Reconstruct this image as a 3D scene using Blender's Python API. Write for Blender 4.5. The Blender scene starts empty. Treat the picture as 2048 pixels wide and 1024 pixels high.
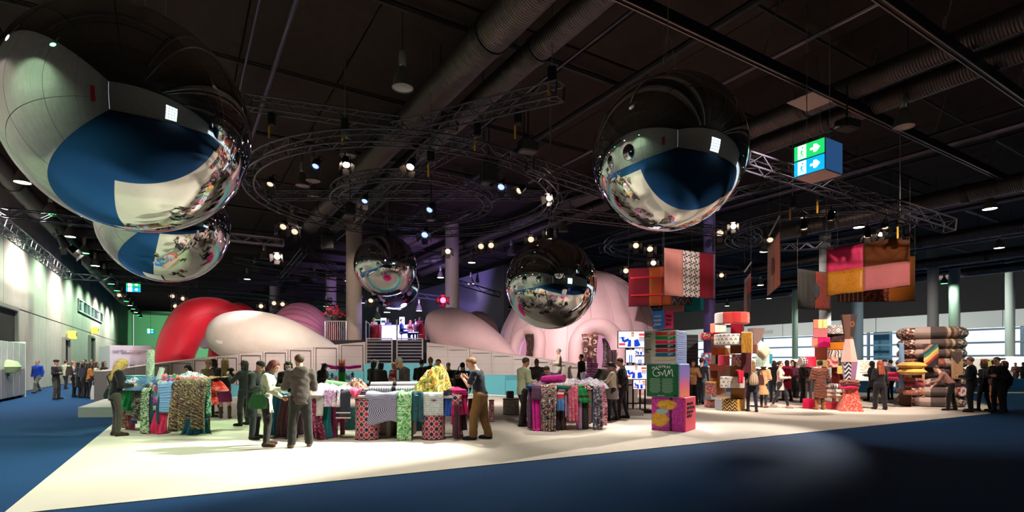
import bpy, math, random
import numpy as np
from mathutils import Vector, Matrix, noise as mn
R = random.Random(7)
SC = bpy.context.scene
COL = SC.collection
V3 = Vector
pi = math.pi
# ---------------------------------------------------------------- camera
F, HZ, EYE = 1080.0, 725.0, 1.63          # focal length in px, horizon row, eye height
PHI = math.radians(31.6)                  # the hall's long axis is turned this far to the left
cd = bpy.data.cameras.new('camera'); cam = bpy.data.objects.new('camera', cd); COL.objects.link(cam)
cam.location = (0, 0, EYE); cam.rotation_euler = (pi/2, 0, 0)
cd.sensor_width = 36; cd.lens = 36*F/2048; cd.shift_y = (HZ-512)/2048; cd.clip_end = 400
SC.camera = cam
# ---------------------------------------------------------------- view, world
SC.view_settings.view_transform = 'Standard'; SC.view_settings.look = 'None'
SC.view_settings.gamma = 1.0; SC.view_settings.use_curve_mapping = False
SC.view_settings.exposure = 0.55
W = bpy.data.worlds.new('sky'); SC.world = W; W.use_nodes = True
bg = W.node_tree.nodes['Background']; bg.inputs[0].default_value = (0.80, 0.90, 1.0, 1); bg.inputs[1].default_value = 1.15
SC.cycles.max_bounces = 6; SC.cycles.diffuse_bounces = 3; SC.cycles.glossy_bounces = 4
SC.cycles.transparent_max_bounces = 8; SC.cycles.sample_clamp_indirect = 3.0; SC.cycles.caustics_reflective = False; SC.cycles.caustics_refractive = False

def P(x, y, Y): return V3(((x-1024)/F*Y, Y, EYE+(HZ-y)/F*Y))   # a point seen at pixel x, y standing Y metres deep
def FP(x, y): return P(x, y, EYE*F/(y-HZ))                      # floor point under pixel x, y
def FX(x, Y, z=0): return V3(((x-1024)/F*Y, Y, z))
UAX = V3((-math.sin(PHI), math.cos(PHI), 0)); VAX = V3((math.cos(PHI), math.sin(PHI), 0))
def H(l, s, z=0): return VAX*l + UAX*s + V3((0, 0, z))          # hall coordinates: l across, s along

# ---------------------------------------------------------------- lights
def lamp_light(kind, loc, power, color, size=.2, aim=None, angle=60, blend=.4, parent=None, name='light'):
    d = bpy.data.lights.new(name, kind); d.energy = power; d.color = color
    if kind == 'SPOT': d.spot_size = math.radians(angle); d.spot_blend = blend; d.shadow_soft_size = size
    elif kind == 'AREA': d.size = size
    else: d.shadow_soft_size = size
    o = bpy.data.objects.new(name, d); COL.objects.link(o); o.location = loc
    if aim is not None: o.rotation_euler = (V3(aim)-V3(loc)).to_track_quat('-Z', 'Y').to_euler()
    return o
WARM = (1.0, .80, .62); WHITE = (1.0, .93, .84); GREEN = (.30, 1.0, .45); PINK = (1.0, .45, .62); VIOL = (.45, .30, 1.0)
GW = (.66, 1.0, .56)
# stage spots of the trusses, then unseen added fills: position, aim, watts, colour, beam angle
STAGE_AND_FILLS = [((3.2, 12.8, 7.6), (-4.4, 8.5, 0), 7600, (1, .98, .88), 39),
         ((3.2, 12.8, 7.5), (-8.4, 10.4, 0), 4200, GW, 40),
         ((12.6, 21.0, 7.5), (4.3, 11.6, .3), 13000, (1, .92, .84), 23),
         ((-2.5, 15.2, 7.8), (-2.6, 10.4, .6), 1500, WHITE, 34),
         ((-8.0, 17.5, 7.8), (-7.5, 12.6, .8), 2000, GW, 46),
         ((1.0, 17.6, 7.8), (2.0, 12.6, .6), 2700, (1, .90, .80), 28),
         ((-6.0, 15.6, 7.8), (-5.2, 10.8, .9), 1300, (1, .95, .85), 44),
         ((-4.0, 16.5, 7.6), (-8.5, 26.0, 1.7), 3200, (1, .82, .78), 60),
         ((-2.0, 16.5, 7.6), (.6, 24.0, 1.6), 3200, (1, .86, .80), 60),
         ((-4.0, 20.8, 7.6), (-4.5, 21.0, 0), 900, WHITE, 90),
         ((-9.0, 19.5, 7.6), (-14.0, 28.5, 4.2), 1800, (1, .74, .66), 40),
         ((-7.0, 21.0, 7.6), (-12.0, 28.0, 3.2), 1700, (1, .88, .78), 46),
         ((1.5, 19.5, 7.6), (0.0, 27.0, 3.0), 1100, (1, .84, .82), 50),
         ((3.0, 21.0, 7.4), (5.0, 27.0, 3.2), 1250, (1, .82, .84), 62),
         ((6.5, 21.5, 8.2), (8.8, 30.5, 6.2), 1500, (1, .88, .88), 20),
         ((5.0, 19.0, 7.4), (8.0, 18.5, 2.2), 1700, (1, .84, .76), 50),
         ((9.5, 13.5, 7.6), (8.2, 18.6, 2.4), 3000, (1, .86, .76), 44),
         ((12.5, 13.5, 7.6), (12.0, 19.0, 2.3), 3100, (1, .82, .74), 52),
         ((15.0, 14.5, 7.6), (15.8, 20.5, 2.0), 1700, (1, .84, .74), 46),
         ((12.4, 12.0, 6.6), (14.8, 22.0, 6.6), 2300, (1, .84, .70), 30),
         ((7.0, 14.0, 7.6), (8.0, 24.0, 6.4), 2200, (1, .84, .80), 36),
         ((-2.6, 5.4, 8.6), (-2.6, 11.6, .9), 1000, (1, .96, .90), 27),  # this and the next rows: unseen floods added to lift fabric fronts and sign cubes
         ((-6.0, 6.4, 8.6), (-7.8, 12.4, .8), 1200, (.95, 1, .88), 26),
         ((2.0, 6.8, 8.6), (1.4, 13.0, .8), 1200, (1, .92, .86), 22),
         ((5.2, 7.0, 8.6), (3.8, 12.8, 1.8), 950, (1, .94, .90), 24),
         ((-.6, 10.6, 8.8), (-.9, 9.9, 0), 900, (1, .93, .82), 66),  # broad unseen fill added over the floor, another in the next row
         ((9.0, 15.4, 8.6), (9.2, 15.8, 0), 1000, (1, .86, .76), 84),
         ((3.6, 17.0, 7.8), (3.4, 13.6, 0), 2200, (1, .93, .85), 26),
         ((-9.0, 24.5, 8.5), (-21.5, 35.5, 3.0), 2600, (1, .86, .86), 30),  # unseen spot added to lighten the red arch and its opening
         ((11.6, 21.5, 7.6), (15.0, 28.0, 6.3), 1500, (1, .86, .76), 34),  # unseen spot added to brighten the net and orange banner
         ((-9.0, 26.0, 7.6), (-23.5, 33.0, 1.6), 2600, (.98, .92, 1), 30),  # unseen spot added to lift the info wall
         ((-13.0, 18.5, 7.6), (-22.6, 24.5, 1.3), 1500, (1, 1, .95), 34)]  # unseen spot added to lift the white cabinets
for loc, aim, pw, colr, ang in STAGE_AND_FILLS: lamp_light('SPOT', loc, pw, colr, .25 if loc[1] < 9 else .12, aim, ang, .6)
lamp_light('SPOT', (-7, 40, 6), 3600, VIOL, .3, (-8, 50, 11), 110, .6)
lamp_light('SPOT', (-2, 29, 6.6), 420, VIOL, .3, (-2, 33, 11), 100, .6)
lamp_light('SPOT', (-8.0, 24, 7.4), 900, (1, .86, .74), .2, (-9.6, 33, 5.2), 40, .6)  # unseen warm spots, here and next row, added for the beige columns
lamp_light('SPOT', (-4.0, 26, 7.4), 800, (1, .80, .70), .2, (-4.1, 37, 6.2), 36, .6)
lamp_light('POINT', (-6.4, 33.6, 4.5), 170, (.42, .40, 1.0), .3)  # unseen blue point added to spread the bar's glow
lamp_light('SPOT', (-7.5, 27.5, 7.6), 420, (1, .9, .95), .2, (-6.6, 34, 3.6), 30, .6)  # unseen spot added for the people on the deck
lamp_light('SPOT', (4.9, 29.5, 5.6), 260, (1, .55, .62), .3, (4.9, 30, 0), 150, .6)
for s_, col_ in ((104, (.25, 1, .42)), (108, (.4, 1, .5))): lamp_light('SPOT', H(1 if s_ < 106 else 12, s_, 8.5), 5000, col_, .3, H(2 if s_ < 106 else 10, 124, 3.5), 120, .7)

# ---------------------------------------------------------------- materials
def c(r, g, b):
    f = lambda u: (u/255/12.92) if u <= 10 else ((u/255+.055)/1.055)**2.4
    return (f(r), f(g), f(b), 1.0)
class G:
    """small node-graph helper around one material"""
    def __init__(s, name):
        s.m = bpy.data.materials.new(name); s.m.use_nodes = True; s.t = s.m.node_tree
        s.b = s.t.nodes['Principled BSDF']; s.out = s.t.nodes['Material Output']; s.cache = {}
    def put(s, sock, v):
        if v is None: return
        if isinstance(v, bpy.types.NodeSocket): s.t.links.new(v, sock)
        else: sock.default_value = v
    def node(s, ty, **kw):
        n = s.t.nodes.new(ty)
        for k, v in kw.items(): setattr(n, k, v)
        return n
    def co(s, kind='UV'):
        if kind not in s.cache: s.cache[kind] = s.node('ShaderNodeTexCoord').outputs[kind]
        return s.cache[kind]
    def map(s, vec, scale=(1, 1, 1), loc=(0, 0, 0), rot=(0, 0, 0)):
        n = s.node('ShaderNodeMapping'); s.put(n.inputs[0], vec); n.inputs[1].default_value = loc
        n.inputs[2].default_value = rot; n.inputs[3].default_value = scale; return n.outputs[0]
    def noise(s, vec, scale=5, detail=2, rough=.5, dist=0):
        n = s.node('ShaderNodeTexNoise'); s.put(n.inputs['Vector'], vec); n.inputs['Scale'].default_value = scale
        n.inputs['Detail'].default_value = detail; n.inputs['Roughness'].default_value = rough; n.inputs['Distortion'].default_value = dist
        return n.outputs[0]
    def voro(s, vec, scale=5, out='Distance', rnd=1.0, feat='F1'):
        n = s.node('ShaderNodeTexVoronoi', feature=feat); s.put(n.inputs['Vector'], vec); n.inputs['Scale'].default_value = scale
        n.inputs['Randomness'].default_value = rnd; return n.outputs[out]
    def wave(s, vec, scale=5, dist=0, kind='BANDS', dirn='X', detail=2, dscale=1):
        n = s.node('ShaderNodeTexWave', wave_type=kind)
        if kind == 'BANDS': n.bands_direction = dirn
        s.put(n.inputs[0], vec); n.inputs['Scale'].default_value = scale; n.inputs['Distortion'].default_value = dist
        n.inputs['Detail'].default_value = detail; n.inputs['Detail Scale'].default_value = dscale; return n.outputs['Fac']
    def ma(s, op, a, b=None, cc=None):
        n = s.node('ShaderNodeMath', operation=op); s.put(n.inputs[0], a); s.put(n.inputs[1], b); s.put(n.inputs[2], cc); return n.outputs[0]
    def sep(s, vec):
        n = s.node('ShaderNodeSeparateXYZ'); s.put(n.inputs[0], vec); return n.outputs
    def mix(s, fac, a, b):
        n = s.node('ShaderNodeMix', data_type='RGBA'); s.put(n.inputs[0], fac); s.put(n.inputs[6], a); s.put(n.inputs[7], b); return n.outputs[2]
    def ramp(s, fac, stops, mode='CONSTANT'):
        n = s.node('ShaderNodeValToRGB'); cr = n.color_ramp; cr.interpolation = mode; s.put(n.inputs[0], fac)
        while len(cr.elements) < len(stops): cr.elements.new(.5)
        for e, (p, col) in zip(cr.elements, stops): e.position = p; e.color = col
        return n.outputs[0]
    def pal(s, fac, cols, lo=.0, hi=1.0, mode='CONSTANT'):
        k = len(cols); return s.ramp(fac, [(lo+(hi-lo)*i/k if mode == 'CONSTANT' else lo+(hi-lo)*i/max(1, k-1), cc) for i, cc in enumerate(cols)], mode)
    def bump(s, h, strength=.3, dist=.01):
        n = s.node('ShaderNodeBump'); n.inputs['Strength'].default_value = strength; n.inputs['Distance'].default_value = dist
        s.put(n.inputs['Height'], h); s.put(s.b.inputs['Normal'], n.outputs[0])
    def done(s, color=None, rough=.7, metal=0, sheen=0, spec=.4):
        s.put(s.b.inputs['Base Color'], color); s.put(s.b.inputs['Roughness'], rough); s.put(s.b.inputs['Metallic'], metal)
        s.b.inputs['Specular IOR Level'].default_value = spec
        if sheen: s.b.inputs['Sheen Weight'].default_value = sheen
        return s.m
_mc = {}
def M(col, rough=.65, metal=0, name=None, grain=.06, gs=60, spec=.4, bump=0, kind='Object'):
    key = (tuple(col), rough, metal, grain, gs, bump, name)
    if key in _mc: return _mc[key]
    g = G(name or 'surface_%02x%02x%02x' % tuple(int(v) for v in col)); cc = c(*col)
    if grain:
        nz = g.noise(g.co(kind), gs, 3); d = tuple(min(1, v*(1-grain*2.5)) for v in cc[:3])+(1,); l = tuple(min(1, v*(1+grain*2)) for v in cc[:3])+(1,)
        if bump: g.bump(nz, bump, .01)
        m = g.done(g.ramp(nz, [(.3, d), (.7, l)], 'LINEAR'), rough, metal, spec=spec)
    else: m = g.done(cc, rough, metal, spec=spec)
    _mc[key] = m; return m
def EM(col, strength, name='glow'):
    key = ('em', tuple(col), strength)
    if key in _mc: return _mc[key]
    g = G(name); g.b.inputs['Base Color'].default_value = c(*col); g.b.inputs['Emission Color'].default_value = c(*col); g.b.inputs['Emission Strength'].default_value = strength
    _mc[key] = g.m; return g.m
def cloth(col, weave=220, rough=.85, sheen=.2, var=.12, kind='Object', fold=True):
    """plain woven cloth with a fine thread relief"""
    key = ('cl', tuple(col), weave, rough, kind)
    if key in _mc: return _mc[key]
    g = G('cloth_%02x%02x%02x' % tuple(int(v) for v in col)); v = g.co(kind); cc = c(*col)
    n1 = g.noise(v, weave*.25, 2); n2 = g.noise(v, 5, 3)
    a = g.ramp(n1, [(.3, tuple(q*(1-var) for q in cc[:3])+(1,)), (.7, tuple(min(1, q*(1+var)) for q in cc[:3])+(1,))], 'LINEAR')
    if fold: g.bump(g.ma('ADD', n2, g.ma('MULTIPLY', n1, .15)), .35, .03)
    m = g.done(a, rough, 0, sheen, spec=.25); _mc[key] = m; return m

# ---------------------------------------------------------------- mesh building
class MB:
    def __init__(s): s.v = []; s.f = []; s.uv = []; s.mi = []
    def add(s, vs, fs, uvs=None, mi=0):
        o = len(s.v); s.v.extend([tuple(v) for v in vs])
        for i, f in enumerate(fs):
            s.f.append(tuple(o+k for k in f)); s.mi.append(mi if isinstance(mi, int) else mi[i])
            s.uv.append(uvs[i] if uvs is not None else None)
        return s
    def box(s, ce, size, rz=0, mi=0, bev=0, mat=None, taper=1.0):
        hx, hy, hz = size[0]/2, size[1]/2, size[2]/2
        cr, sr = math.cos(rz), math.sin(rz); ce = V3(ce)
        def w(x, y, z):
            p = V3((x*cr-y*sr, x*sr+y*cr, z))
            return (mat @ V3((x, y, z)) if mat else p) + ce
        if bev <= 0:
            q = [(a*hx*(taper if k > 0 else 1), b*hy*(taper if k > 0 else 1), k*hz) for k in (-1, 1) for b in (-1, 1) for a in (-1, 1)]
            fs = [(0, 1, 5, 4), (3, 2, 6, 7), (2, 0, 4, 6), (1, 3, 7, 5), (4, 5, 7, 6), (2, 3, 1, 0)]
            dims = [(size[0], size[2]), (size[0], size[2]), (size[1], size[2]), (size[1], size[2]), (size[0], size[1]), (size[0], size[1])]
            uvs = [[(0, 0), (a, 0), (a, b), (0, b)] for a, b in dims]
            s.add([w(*p) for p in q], fs, uvs, mi)
        else:
            b_ = min(bev, hx*.9, hy*.9, hz*.9); vs = []; idx = {}
            def gv(p):
                if p not in idx: idx[p] = len(vs); vs.append(w(*p))
                return idx[p]
            fs = []; uvs = []; mis = []
            H3 = (hx, hy, hz)
            for ax in range(3):
                for sg in (-1, 1):
                    a1, a2 = (ax+1) % 3, (ax+2) % 3
                    quad = []
                    for (p, q) in ((-1, -1), (1, -1), (1, 1), (-1, 1)):
                        co = [0, 0, 0]; co[ax] = sg*H3[ax]; co[a1] = p*(H3[a1]-b_); co[a2] = q*(H3[a2]-b_); quad.append(tuple(co))
                    if sg < 0: quad = quad[::-1]
                    fs.append([gv(p) for p in quad])
                    if ax == 2: uvs.append([(p[0], p[1]) for p in quad])
                    elif ax == 1: uvs.append([(p[0], p[2]+hz) for p in quad])
                    else: uvs.append([(p[1], p[2]+hz) for p in quad])
            for ax in range(3):          # edge chamfers along axis ax
                a1, a2 = (ax+1) % 3, (ax+2) % 3
                for s1 in (-1, 1):
                    for s2 in (-1, 1):
                        def pt(e, onfirst):
                            co = [0, 0, 0]; co[ax] = e*(H3[ax]-b_)
                            co[a1] = s1*(H3[a1] if onfirst else H3[a1]-b_); co[a2] = s2*(H3[a2]-b_ if onfirst else H3[a2]); return tuple(co)
                        quad = [pt(-1, 1), pt(1, 1), pt(1, 0), pt(-1, 0)]
                        if s1*s2 > 0: quad = quad[::-1]
                        fs.append([gv(p) for p in quad]); uvs.append([(0, 0)]*4)
            for sx in (-1, 1):
                for sy in (-1, 1):
                    for sz in (-1, 1):
                        t = [(sx*hx, sy*(hy-b_), sz*(hz-b_)), (sx*(hx-b_), sy*hy, sz*(hz-b_)), (sx*(hx-b_), sy*(hy-b_), sz*hz)]
                        if sx*sy*sz < 0: t = t[::-1]
                        fs.append([gv(p) for p in t]); uvs.append([(0, 0)]*3)
            s.add(vs, fs, uvs, mi)
        return s
    def tube(s, pts, r, n=8, caps=True, mi=0, up=None, closed=False):
        pts = [V3(p) for p in pts]; k = len(pts); rs = r if isinstance(r, (list, tuple)) else [r]*k
        vs = []; fs = []; uvs = []; L = 0; prev = None; Ls = []
        for i, p in enumerate(pts):
            if i: L += (p-pts[i-1]).length
            Ls.append(L)
            if closed: d = pts[(i+1) % k]-pts[i-1]
            else: d = pts[min(k-1, i+1)]-pts[max(0, i-1)]
            d.normalize()
            if prev is None:
                a = V3((0, 0, 1)) if abs(d.z) < .9 else V3((1, 0, 0))
                e1 = d.cross(a).normalized()
            else: e1 = (prev-d*prev.dot(d)).normalized()
            prev = e1; e2 = d.cross(e1)
            for j in range(n):
                t = 2*pi*j/n; vs.append(p+(e1*math.cos(t)+e2*math.sin(t))*rs[i])
        m = k if closed else k-1
        for i in range(m):
            i2 = (i+1) % k
            for j in range(n):
                j2 = (j+1) % n; fs.append((i*n+j, i*n+j2, i2*n+j2, i2*n+j))
                u0, u1 = 2*pi*rs[i]*j/n, 2*pi*rs[i]*(j+1)/n; l1 = Ls[i2] if i2 else Ls[i]
                uvs.append([(u0, Ls[i]), (u1, Ls[i]), (u1, l1), (u0, l1)])
        if caps and not closed:
            fs.append(tuple(range(n))[::-1]); fs.append(tuple((k-1)*n+j for j in range(n)))
            for q in (0, k-1): uvs.append([(rs[q]*math.cos(2*pi*j/n), rs[q]*math.sin(2*pi*j/n)) for j in range(n)])
        return s.add(vs, fs, uvs, mi)
    def lathe(s, prof, n=24, ce=(0, 0, 0), mi=0, a0=0, a1=2*pi, mat=None):
        full = abs(a1-a0-2*pi) < 1e-6; m = n if full else n+1; vs = []; fs = []; uvs = []; ce = V3(ce)
        for (r, z) in prof:
            for j in range(m):
                t = a0+(a1-a0)*j/n; p = V3((r*math.cos(t), r*math.sin(t), z)); vs.append((mat @ p if mat else p)+ce)
        L = 0; rr = max(p[0] for p in prof)
        for i in range(len(prof)-1):
            dl = math.hypot(prof[i+1][0]-prof[i][0], prof[i+1][1]-prof[i][1])
            for j in range(n):
                j2 = (j+1) % m; fs.append((i*m+j, i*m+j2, (i+1)*m+j2, (i+1)*m+j))
                u0, u1 = rr*(a1-a0)*j/n, rr*(a1-a0)*(j+1)/n; uvs.append([(u0, L), (u1, L), (u1, L+dl), (u0, L+dl)])
            L += dl
        return s.add(vs, fs, uvs, mi)
    def grid(s, fn, nu, nv, mi=0, uvf=None):
        vs = [fn(i/nu, j/nv) for j in range(nv+1) for i in range(nu+1)]; fs = []; uvs = []
        uvf = uvf or (lambda u, v: (u, v))
        for j in range(nv):
            for i in range(nu):
                a = j*(nu+1)+i; fs.append((a, a+1, a+nu+2, a+nu+1))
                uvs.append([uvf(i/nu, j/nv), uvf((i+1)/nu, j/nv), uvf((i+1)/nu, (j+1)/nv), uvf(i/nu, (j+1)/nv)])
        return s.add(vs, fs, uvs, mi)
    def mesh(s, name, mats, smooth=False, off=(0, 0, 0)):
        me = bpy.data.meshes.new(name); ox, oy, oz = off
        me.from_pydata([(v[0]-ox, v[1]-oy, v[2]-oz) for v in s.v], [], s.f)
        mats = mats if isinstance(mats, (list, tuple)) else [mats]
        for m in mats: me.materials.append(m)
        if len(mats) > 1: me.polygons.foreach_set('material_index', s.mi)
        flat = []
        for f, u in zip(s.f, s.uv):
            if u is None or len(u) != len(f): u = [(s.v[k][0]-ox, s.v[k][2]-oz) for k in f]
            for a in u: flat.extend(a)
        lay = me.uv_layers.new(name='UVMap'); lay.data.foreach_set('uv', flat)
        if smooth:
            me.polygons.foreach_set('use_smooth', [True]*len(me.polygons))
            if smooth != 'all': me.set_sharp_from_angle(angle=math.radians(40))
        me.update(); return me
    def build(s, name, mats, parent=None, smooth=False, world=True, off=None, **tags):
        """link as one object; with world=True the points are world points, kept where they are"""
        if off is None: off = parent_off(parent) if (world and parent is not None) else (0, 0, 0)
        o = bpy.data.objects.new(name, s.mesh(name, mats, smooth, off)); COL.objects.link(o)
        if parent is not None: o.parent = parent
        else: o.location = off
        tag(o, **tags); return o
def parent_off(p):
    off = V3((0, 0, 0))
    while p is not None: off += p.location; p = p.parent
    return off
def tag(o, label=None, cat=None, group=None, kind=None):
    if label: o['label'] = label
    if cat: o['category'] = cat
    if group: o['group'] = group
    if kind: o['kind'] = kind
    return o
def thing(name, label, cat, loc=(0, 0, 0), rz=0, group=None, kind=None):
    o = bpy.data.objects.new(name, None); COL.objects.link(o); o.location = loc; o.rotation_euler = (0, 0, rz); o.empty_display_size = .1
    return tag(o, label, cat, group, kind)
def dup(root, loc=None, rot=None, label=None, group=None, scale=None):
    def cp(o, par):
        q = o.copy(); COL.objects.link(q)
        if par is not None: q.parent = par
        for ch in o.children: cp(ch, q)
        return q
    q = cp(root, None)
    if loc is not None: q.location = loc
    if rot is not None: q.rotation_euler = rot
    if scale is not None: q.scale = scale if isinstance(scale, (tuple, list)) else (scale,)*3
    if label: q['label'] = label
    if group: q['group'] = group
    return q
def setmat(o, m):
    for sl in o.material_slots: sl.link = 'OBJECT'; sl.material = m
ORD = ['first', 'second', 'third', 'fourth', 'fifth', 'sixth', 'seventh', 'eighth', 'ninth', 'tenth', 'eleventh', 'twelfth', 'thirteenth', 'fourteenth',
       'fifteenth', 'sixteenth', 'seventeenth', 'eighteenth', 'nineteenth', 'twentieth', 'twenty-first', 'twenty-second', 'twenty-third', 'twenty-fourth', 'twenty-fifth', 'twenty-sixth']
# ================================================================ the hall
ZC = 11.2; LW, RW, BW, FW = -7.4, 73.0, -15.0, 124.0
g = G('blue_carpet'); v = g.co('Object'); n1 = g.noise(v, 60, 3, .7); n2 = g.noise(v, .6, 3)
g.bump(n1, .5, .01)
CARPET = g.done(g.mix(g.ma('MULTIPLY', n2, .35), g.ramp(n1, [(.3, c(12, 44, 78)), (.7, c(24, 66, 108))], 'LINEAR'), c(26, 68, 110)), .95, spec=.15)
g = G('white_carpet'); v = g.co('Object'); n1 = g.noise(v, 80, 3, .7); n2 = g.noise(v, .5, 4)
g.bump(n1, .3, .006)
WCARPET = g.done(g.ramp(g.ma('ADD', g.ma('MULTIPLY', n1, .3), g.ma('MULTIPLY', n2, .7)), [(.3, c(196, 187, 172)), (.7, c(214, 206, 192))], 'LINEAR'), .9, spec=.15)
def hquad(l0, s0, l1, s1, z): return [H(l0, s0, z), H(l1, s0, z), H(l1, s1, z), H(l0, s1, z)]
def slab(q, z0, z1, name, m, **kw):
    b = MB(); n = len(q); lo = [V3((p[0], p[1], z0)) for p in q]; hi = [V3((p[0], p[1], z1)) for p in q]
    b.add(lo+hi, [tuple(range(n))[::-1], tuple(range(n, 2*n))]+[(i, (i+1) % n, n+(i+1) % n, n+i) for i in range(n)])
    return b.build(name, m, **kw)
slab(hquad(LW-1, BW-1, RW+1, FW+1, 0), -.3, 0, 'floor', CARPET, kind='structure', label='dark blue carpet floor of the exhibition hall')
pA, pB = FP(12, 1024), FP(79, 1024); dA = (FP(215, 857)-pA).normalized(); dB = (FP(1980, 828)-pB).normalized()
# corner where the two stage edges meet, nearer than the frame
den = dA.x*dB.y-dA.y*dB.x; t = ((pB.x-pA.x)*dB.y-(pB.y-pA.y)*dB.x)/den; corner = pA+dA*t
slab([corner, FP(1980, 828), FP(1990, 812), FP(1900, 790), corner+dB*24+dA*26, corner+dA*38], -.01, .012, 'floor_stage', WCARPET, kind='structure', label='white carpet area laid out as a wedge on the blue floor')
SWHITE = M((206, 204, 194), .7, grain=.03)
q = [FP(156, 835), FP(215, 834), FP(300, 822), FP(300, 806), FP(215, 818)]
pl = slab([FP(156, 835), FP(300, 834), FP(330, 805), FP(215, 812)], 0, .3, 'low_plinth', SWHITE, label='low pale plinth with a pointed corner on the blue carpet', cat='plinth')

# ceiling: dark panels with recessed joints
g = G('ceiling_dark'); nz = g.noise(g.co('Object'), 3, 3)
CEIL = g.done(g.ramp(nz, [(.3, c(44, 34, 30)), (.7, c(54, 42, 37))], 'LINEAR'), .9, spec=.2)
CEILB = M((14, 12, 12), .9, grain=0)
ce = slab(hquad(LW-1, BW-1, RW+1, FW+1, 0), ZC+.12, ZC+.4, 'ceiling', CEILB, kind='structure', label='black hall ceiling with panels and services')
pm = MB().box((0, 0, 0), (2.96, 5.9, .12), bev=.02).mesh('ceiling_panel', CEIL)
for i in range(14):
    for j in range(11):
        o = bpy.data.objects.new('ceiling_panel', pm); COL.objects.link(o); o.parent = ce
        o.location = H(LW+1.5+3*i, BW+13+6*j, ZC+.06); o.rotation_euler = (0, 0, -PHI if False else PHI)
# rear part of the ceiling, too far for single panels to be told apart
slab(hquad(LW+42, BW+10, RW, BW+76, 0), ZC, ZC+.12, 'ceiling_rear', CEIL, parent=ce)
slab(hquad(LW, BW+76, RW, FW, 0), ZC, ZC+.12, 'ceiling_rear', CEIL, parent=ce)
slab(hquad(LW, BW, RW, BW+10, 0), ZC, ZC+.12, 'ceiling_rear', CEIL, parent=ce)

# left wall: precast panels, proud of a backing slab
g = G('precast_wall'); v = g.co('Object'); nz = g.noise(v, 1.2, 4); n2 = g.noise(g.map(v, (3, 3, .25)), 2, 3)
WALLM = g.done(g.ramp(g.ma('ADD', g.ma('MULTIPLY', nz, .5), g.ma('MULTIPLY', n2, .5)), [(.3, c(168, 164, 152)), (.7, c(190, 186, 174))], 'LINEAR'), .85, spec=.2)
WGAP = M((70, 66, 62), .9, grain=0)
def wallslab(l0, s0, l1, s1, z0, z1, name, m, **kw): return slab(hquad(l0, s0, l1, s1, 0), z0, z1, name, m, **kw)
wl = wallslab(LW-.5, BW, LW-.06, FW, 0, ZC, 'wall_left', WGAP, kind='structure', label='long concrete panel wall down the left side of the hall')
low = MB().box((0, 0, 2.25), (.06, 4.94, 4.46), bev=.015).mesh('wall_panel', WALLM); upp = MB().box((0, 0, 7.85), (.06, 4.94, 6.64), bev=.015).mesh('wall_panel', WALLM)
for k in range(27):
    for me in (low, upp):
        o = bpy.data.objects.new('wall_panel', me); COL.objects.link(o); o.parent = wl; o.location = H(LW-.03, BW+2.5+5*k+.8, 0); o.rotation_euler = (0, 0, PHI)
GREENW = M((150, 205, 165), .9, grain=.02)
wallslab(LW, FW-.05, 30, FW+.4, 0, ZC, 'wall_back', M((176, 180, 170), .9, grain=.03), kind='structure', label='pale end wall at the far end of the hall')
wallslab(LW, BW-.4, RW, BW, 0, ZC, 'wall_near', WALLM, kind='structure', label='pale wall behind the viewer')
# partition behind the dome
wallslab(22, 37, 22.4, FW, 0, 9.4, 'wall_partition', M((92, 92, 98), .85, grain=.04), kind='structure', label='grey partition wall behind the pink dome')

DOORD = M((46, 40, 42), .6, grain=.04); FRAMEM = M((150, 146, 138), .6, grain=.02)
def wall_door(i, s0, s1, h, m, label):
    d = thing('door_%d' % i, label, None, H(LW, (s0+s1)/2, 0), 0, kind='structure')
    b = MB(); b.box((0, 0, h/2), (.10, s1-s0, h), bev=.02); nb = b.build('leaf', m, d, world=False); nb.rotation_euler = (0, 0, PHI)
    for k, (y, z, sy, sz) in enumerate(((-(s1-s0)/2-.12, h/2+.1, .24, h+.2), ((s1-s0)/2+.12, h/2+.1, .24, h+.2), (0, h+.12, s1-s0+.5, .24))):
        f = MB().box((.04, y, z), (.3, sy, sz), bev=.02).build('frame', FRAMEM, d, world=False); f.rotation_euler = (0, 0, PHI)
    f = MB().box((.09, (s1-s0)*.36, 1.05), (.06, .08, .3), bev=.01).build('handle', M((120, 120, 120), .3, .8, grain=0), d, world=False); f.rotation_euler = (0, 0, PHI)
    return d
def s_at(x, l): # where the ray at column x meets the plane l, as hall s
    a = (x-1024)/F; Y = l/(a*math.cos(PHI)+math.sin(PHI)); X = a*Y; return -X*math.sin(PHI)+Y*math.cos(PHI)
wall_door(1, s_at(0, LW)-4, s_at(27, LW), 4.3, DOORD, 'tall dark gate opening above the white cabinets')
wall_door(2, s_at(125, LW), s_at(134, LW), 3.3, DOORD, 'brown door under a yellow sign box in the left wall')
wall_door(3, s_at(177, LW), s_at(186, LW), 4.0, DOORD, 'tall grey door recess further along the left wall')
YEL = EM((236, 224, 90), .55, 'yellow_sign')
for x, z in ((133, 3.75), (181, 4.75)):
    s = s_at(x, LW); t = thing('sign_box', 'yellow sign box above the %s door in the left wall' % ('brown' if x < 150 else 'tall grey'), 'sign', H(LW+.35, s, z))
    b = MB().box((0, 0, 0), (.5, .55, .62), bev=.02).build('box', YEL, t, world=False); b.rotation_euler = (0, 0, PHI)
    b = MB().box((.255, 0, .05), (.01, .3, .3)).build('pictogram', M((50, 60, 30), .6, grain=0), t, world=False); b.rotation_euler = (0, 0, PHI)
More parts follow.
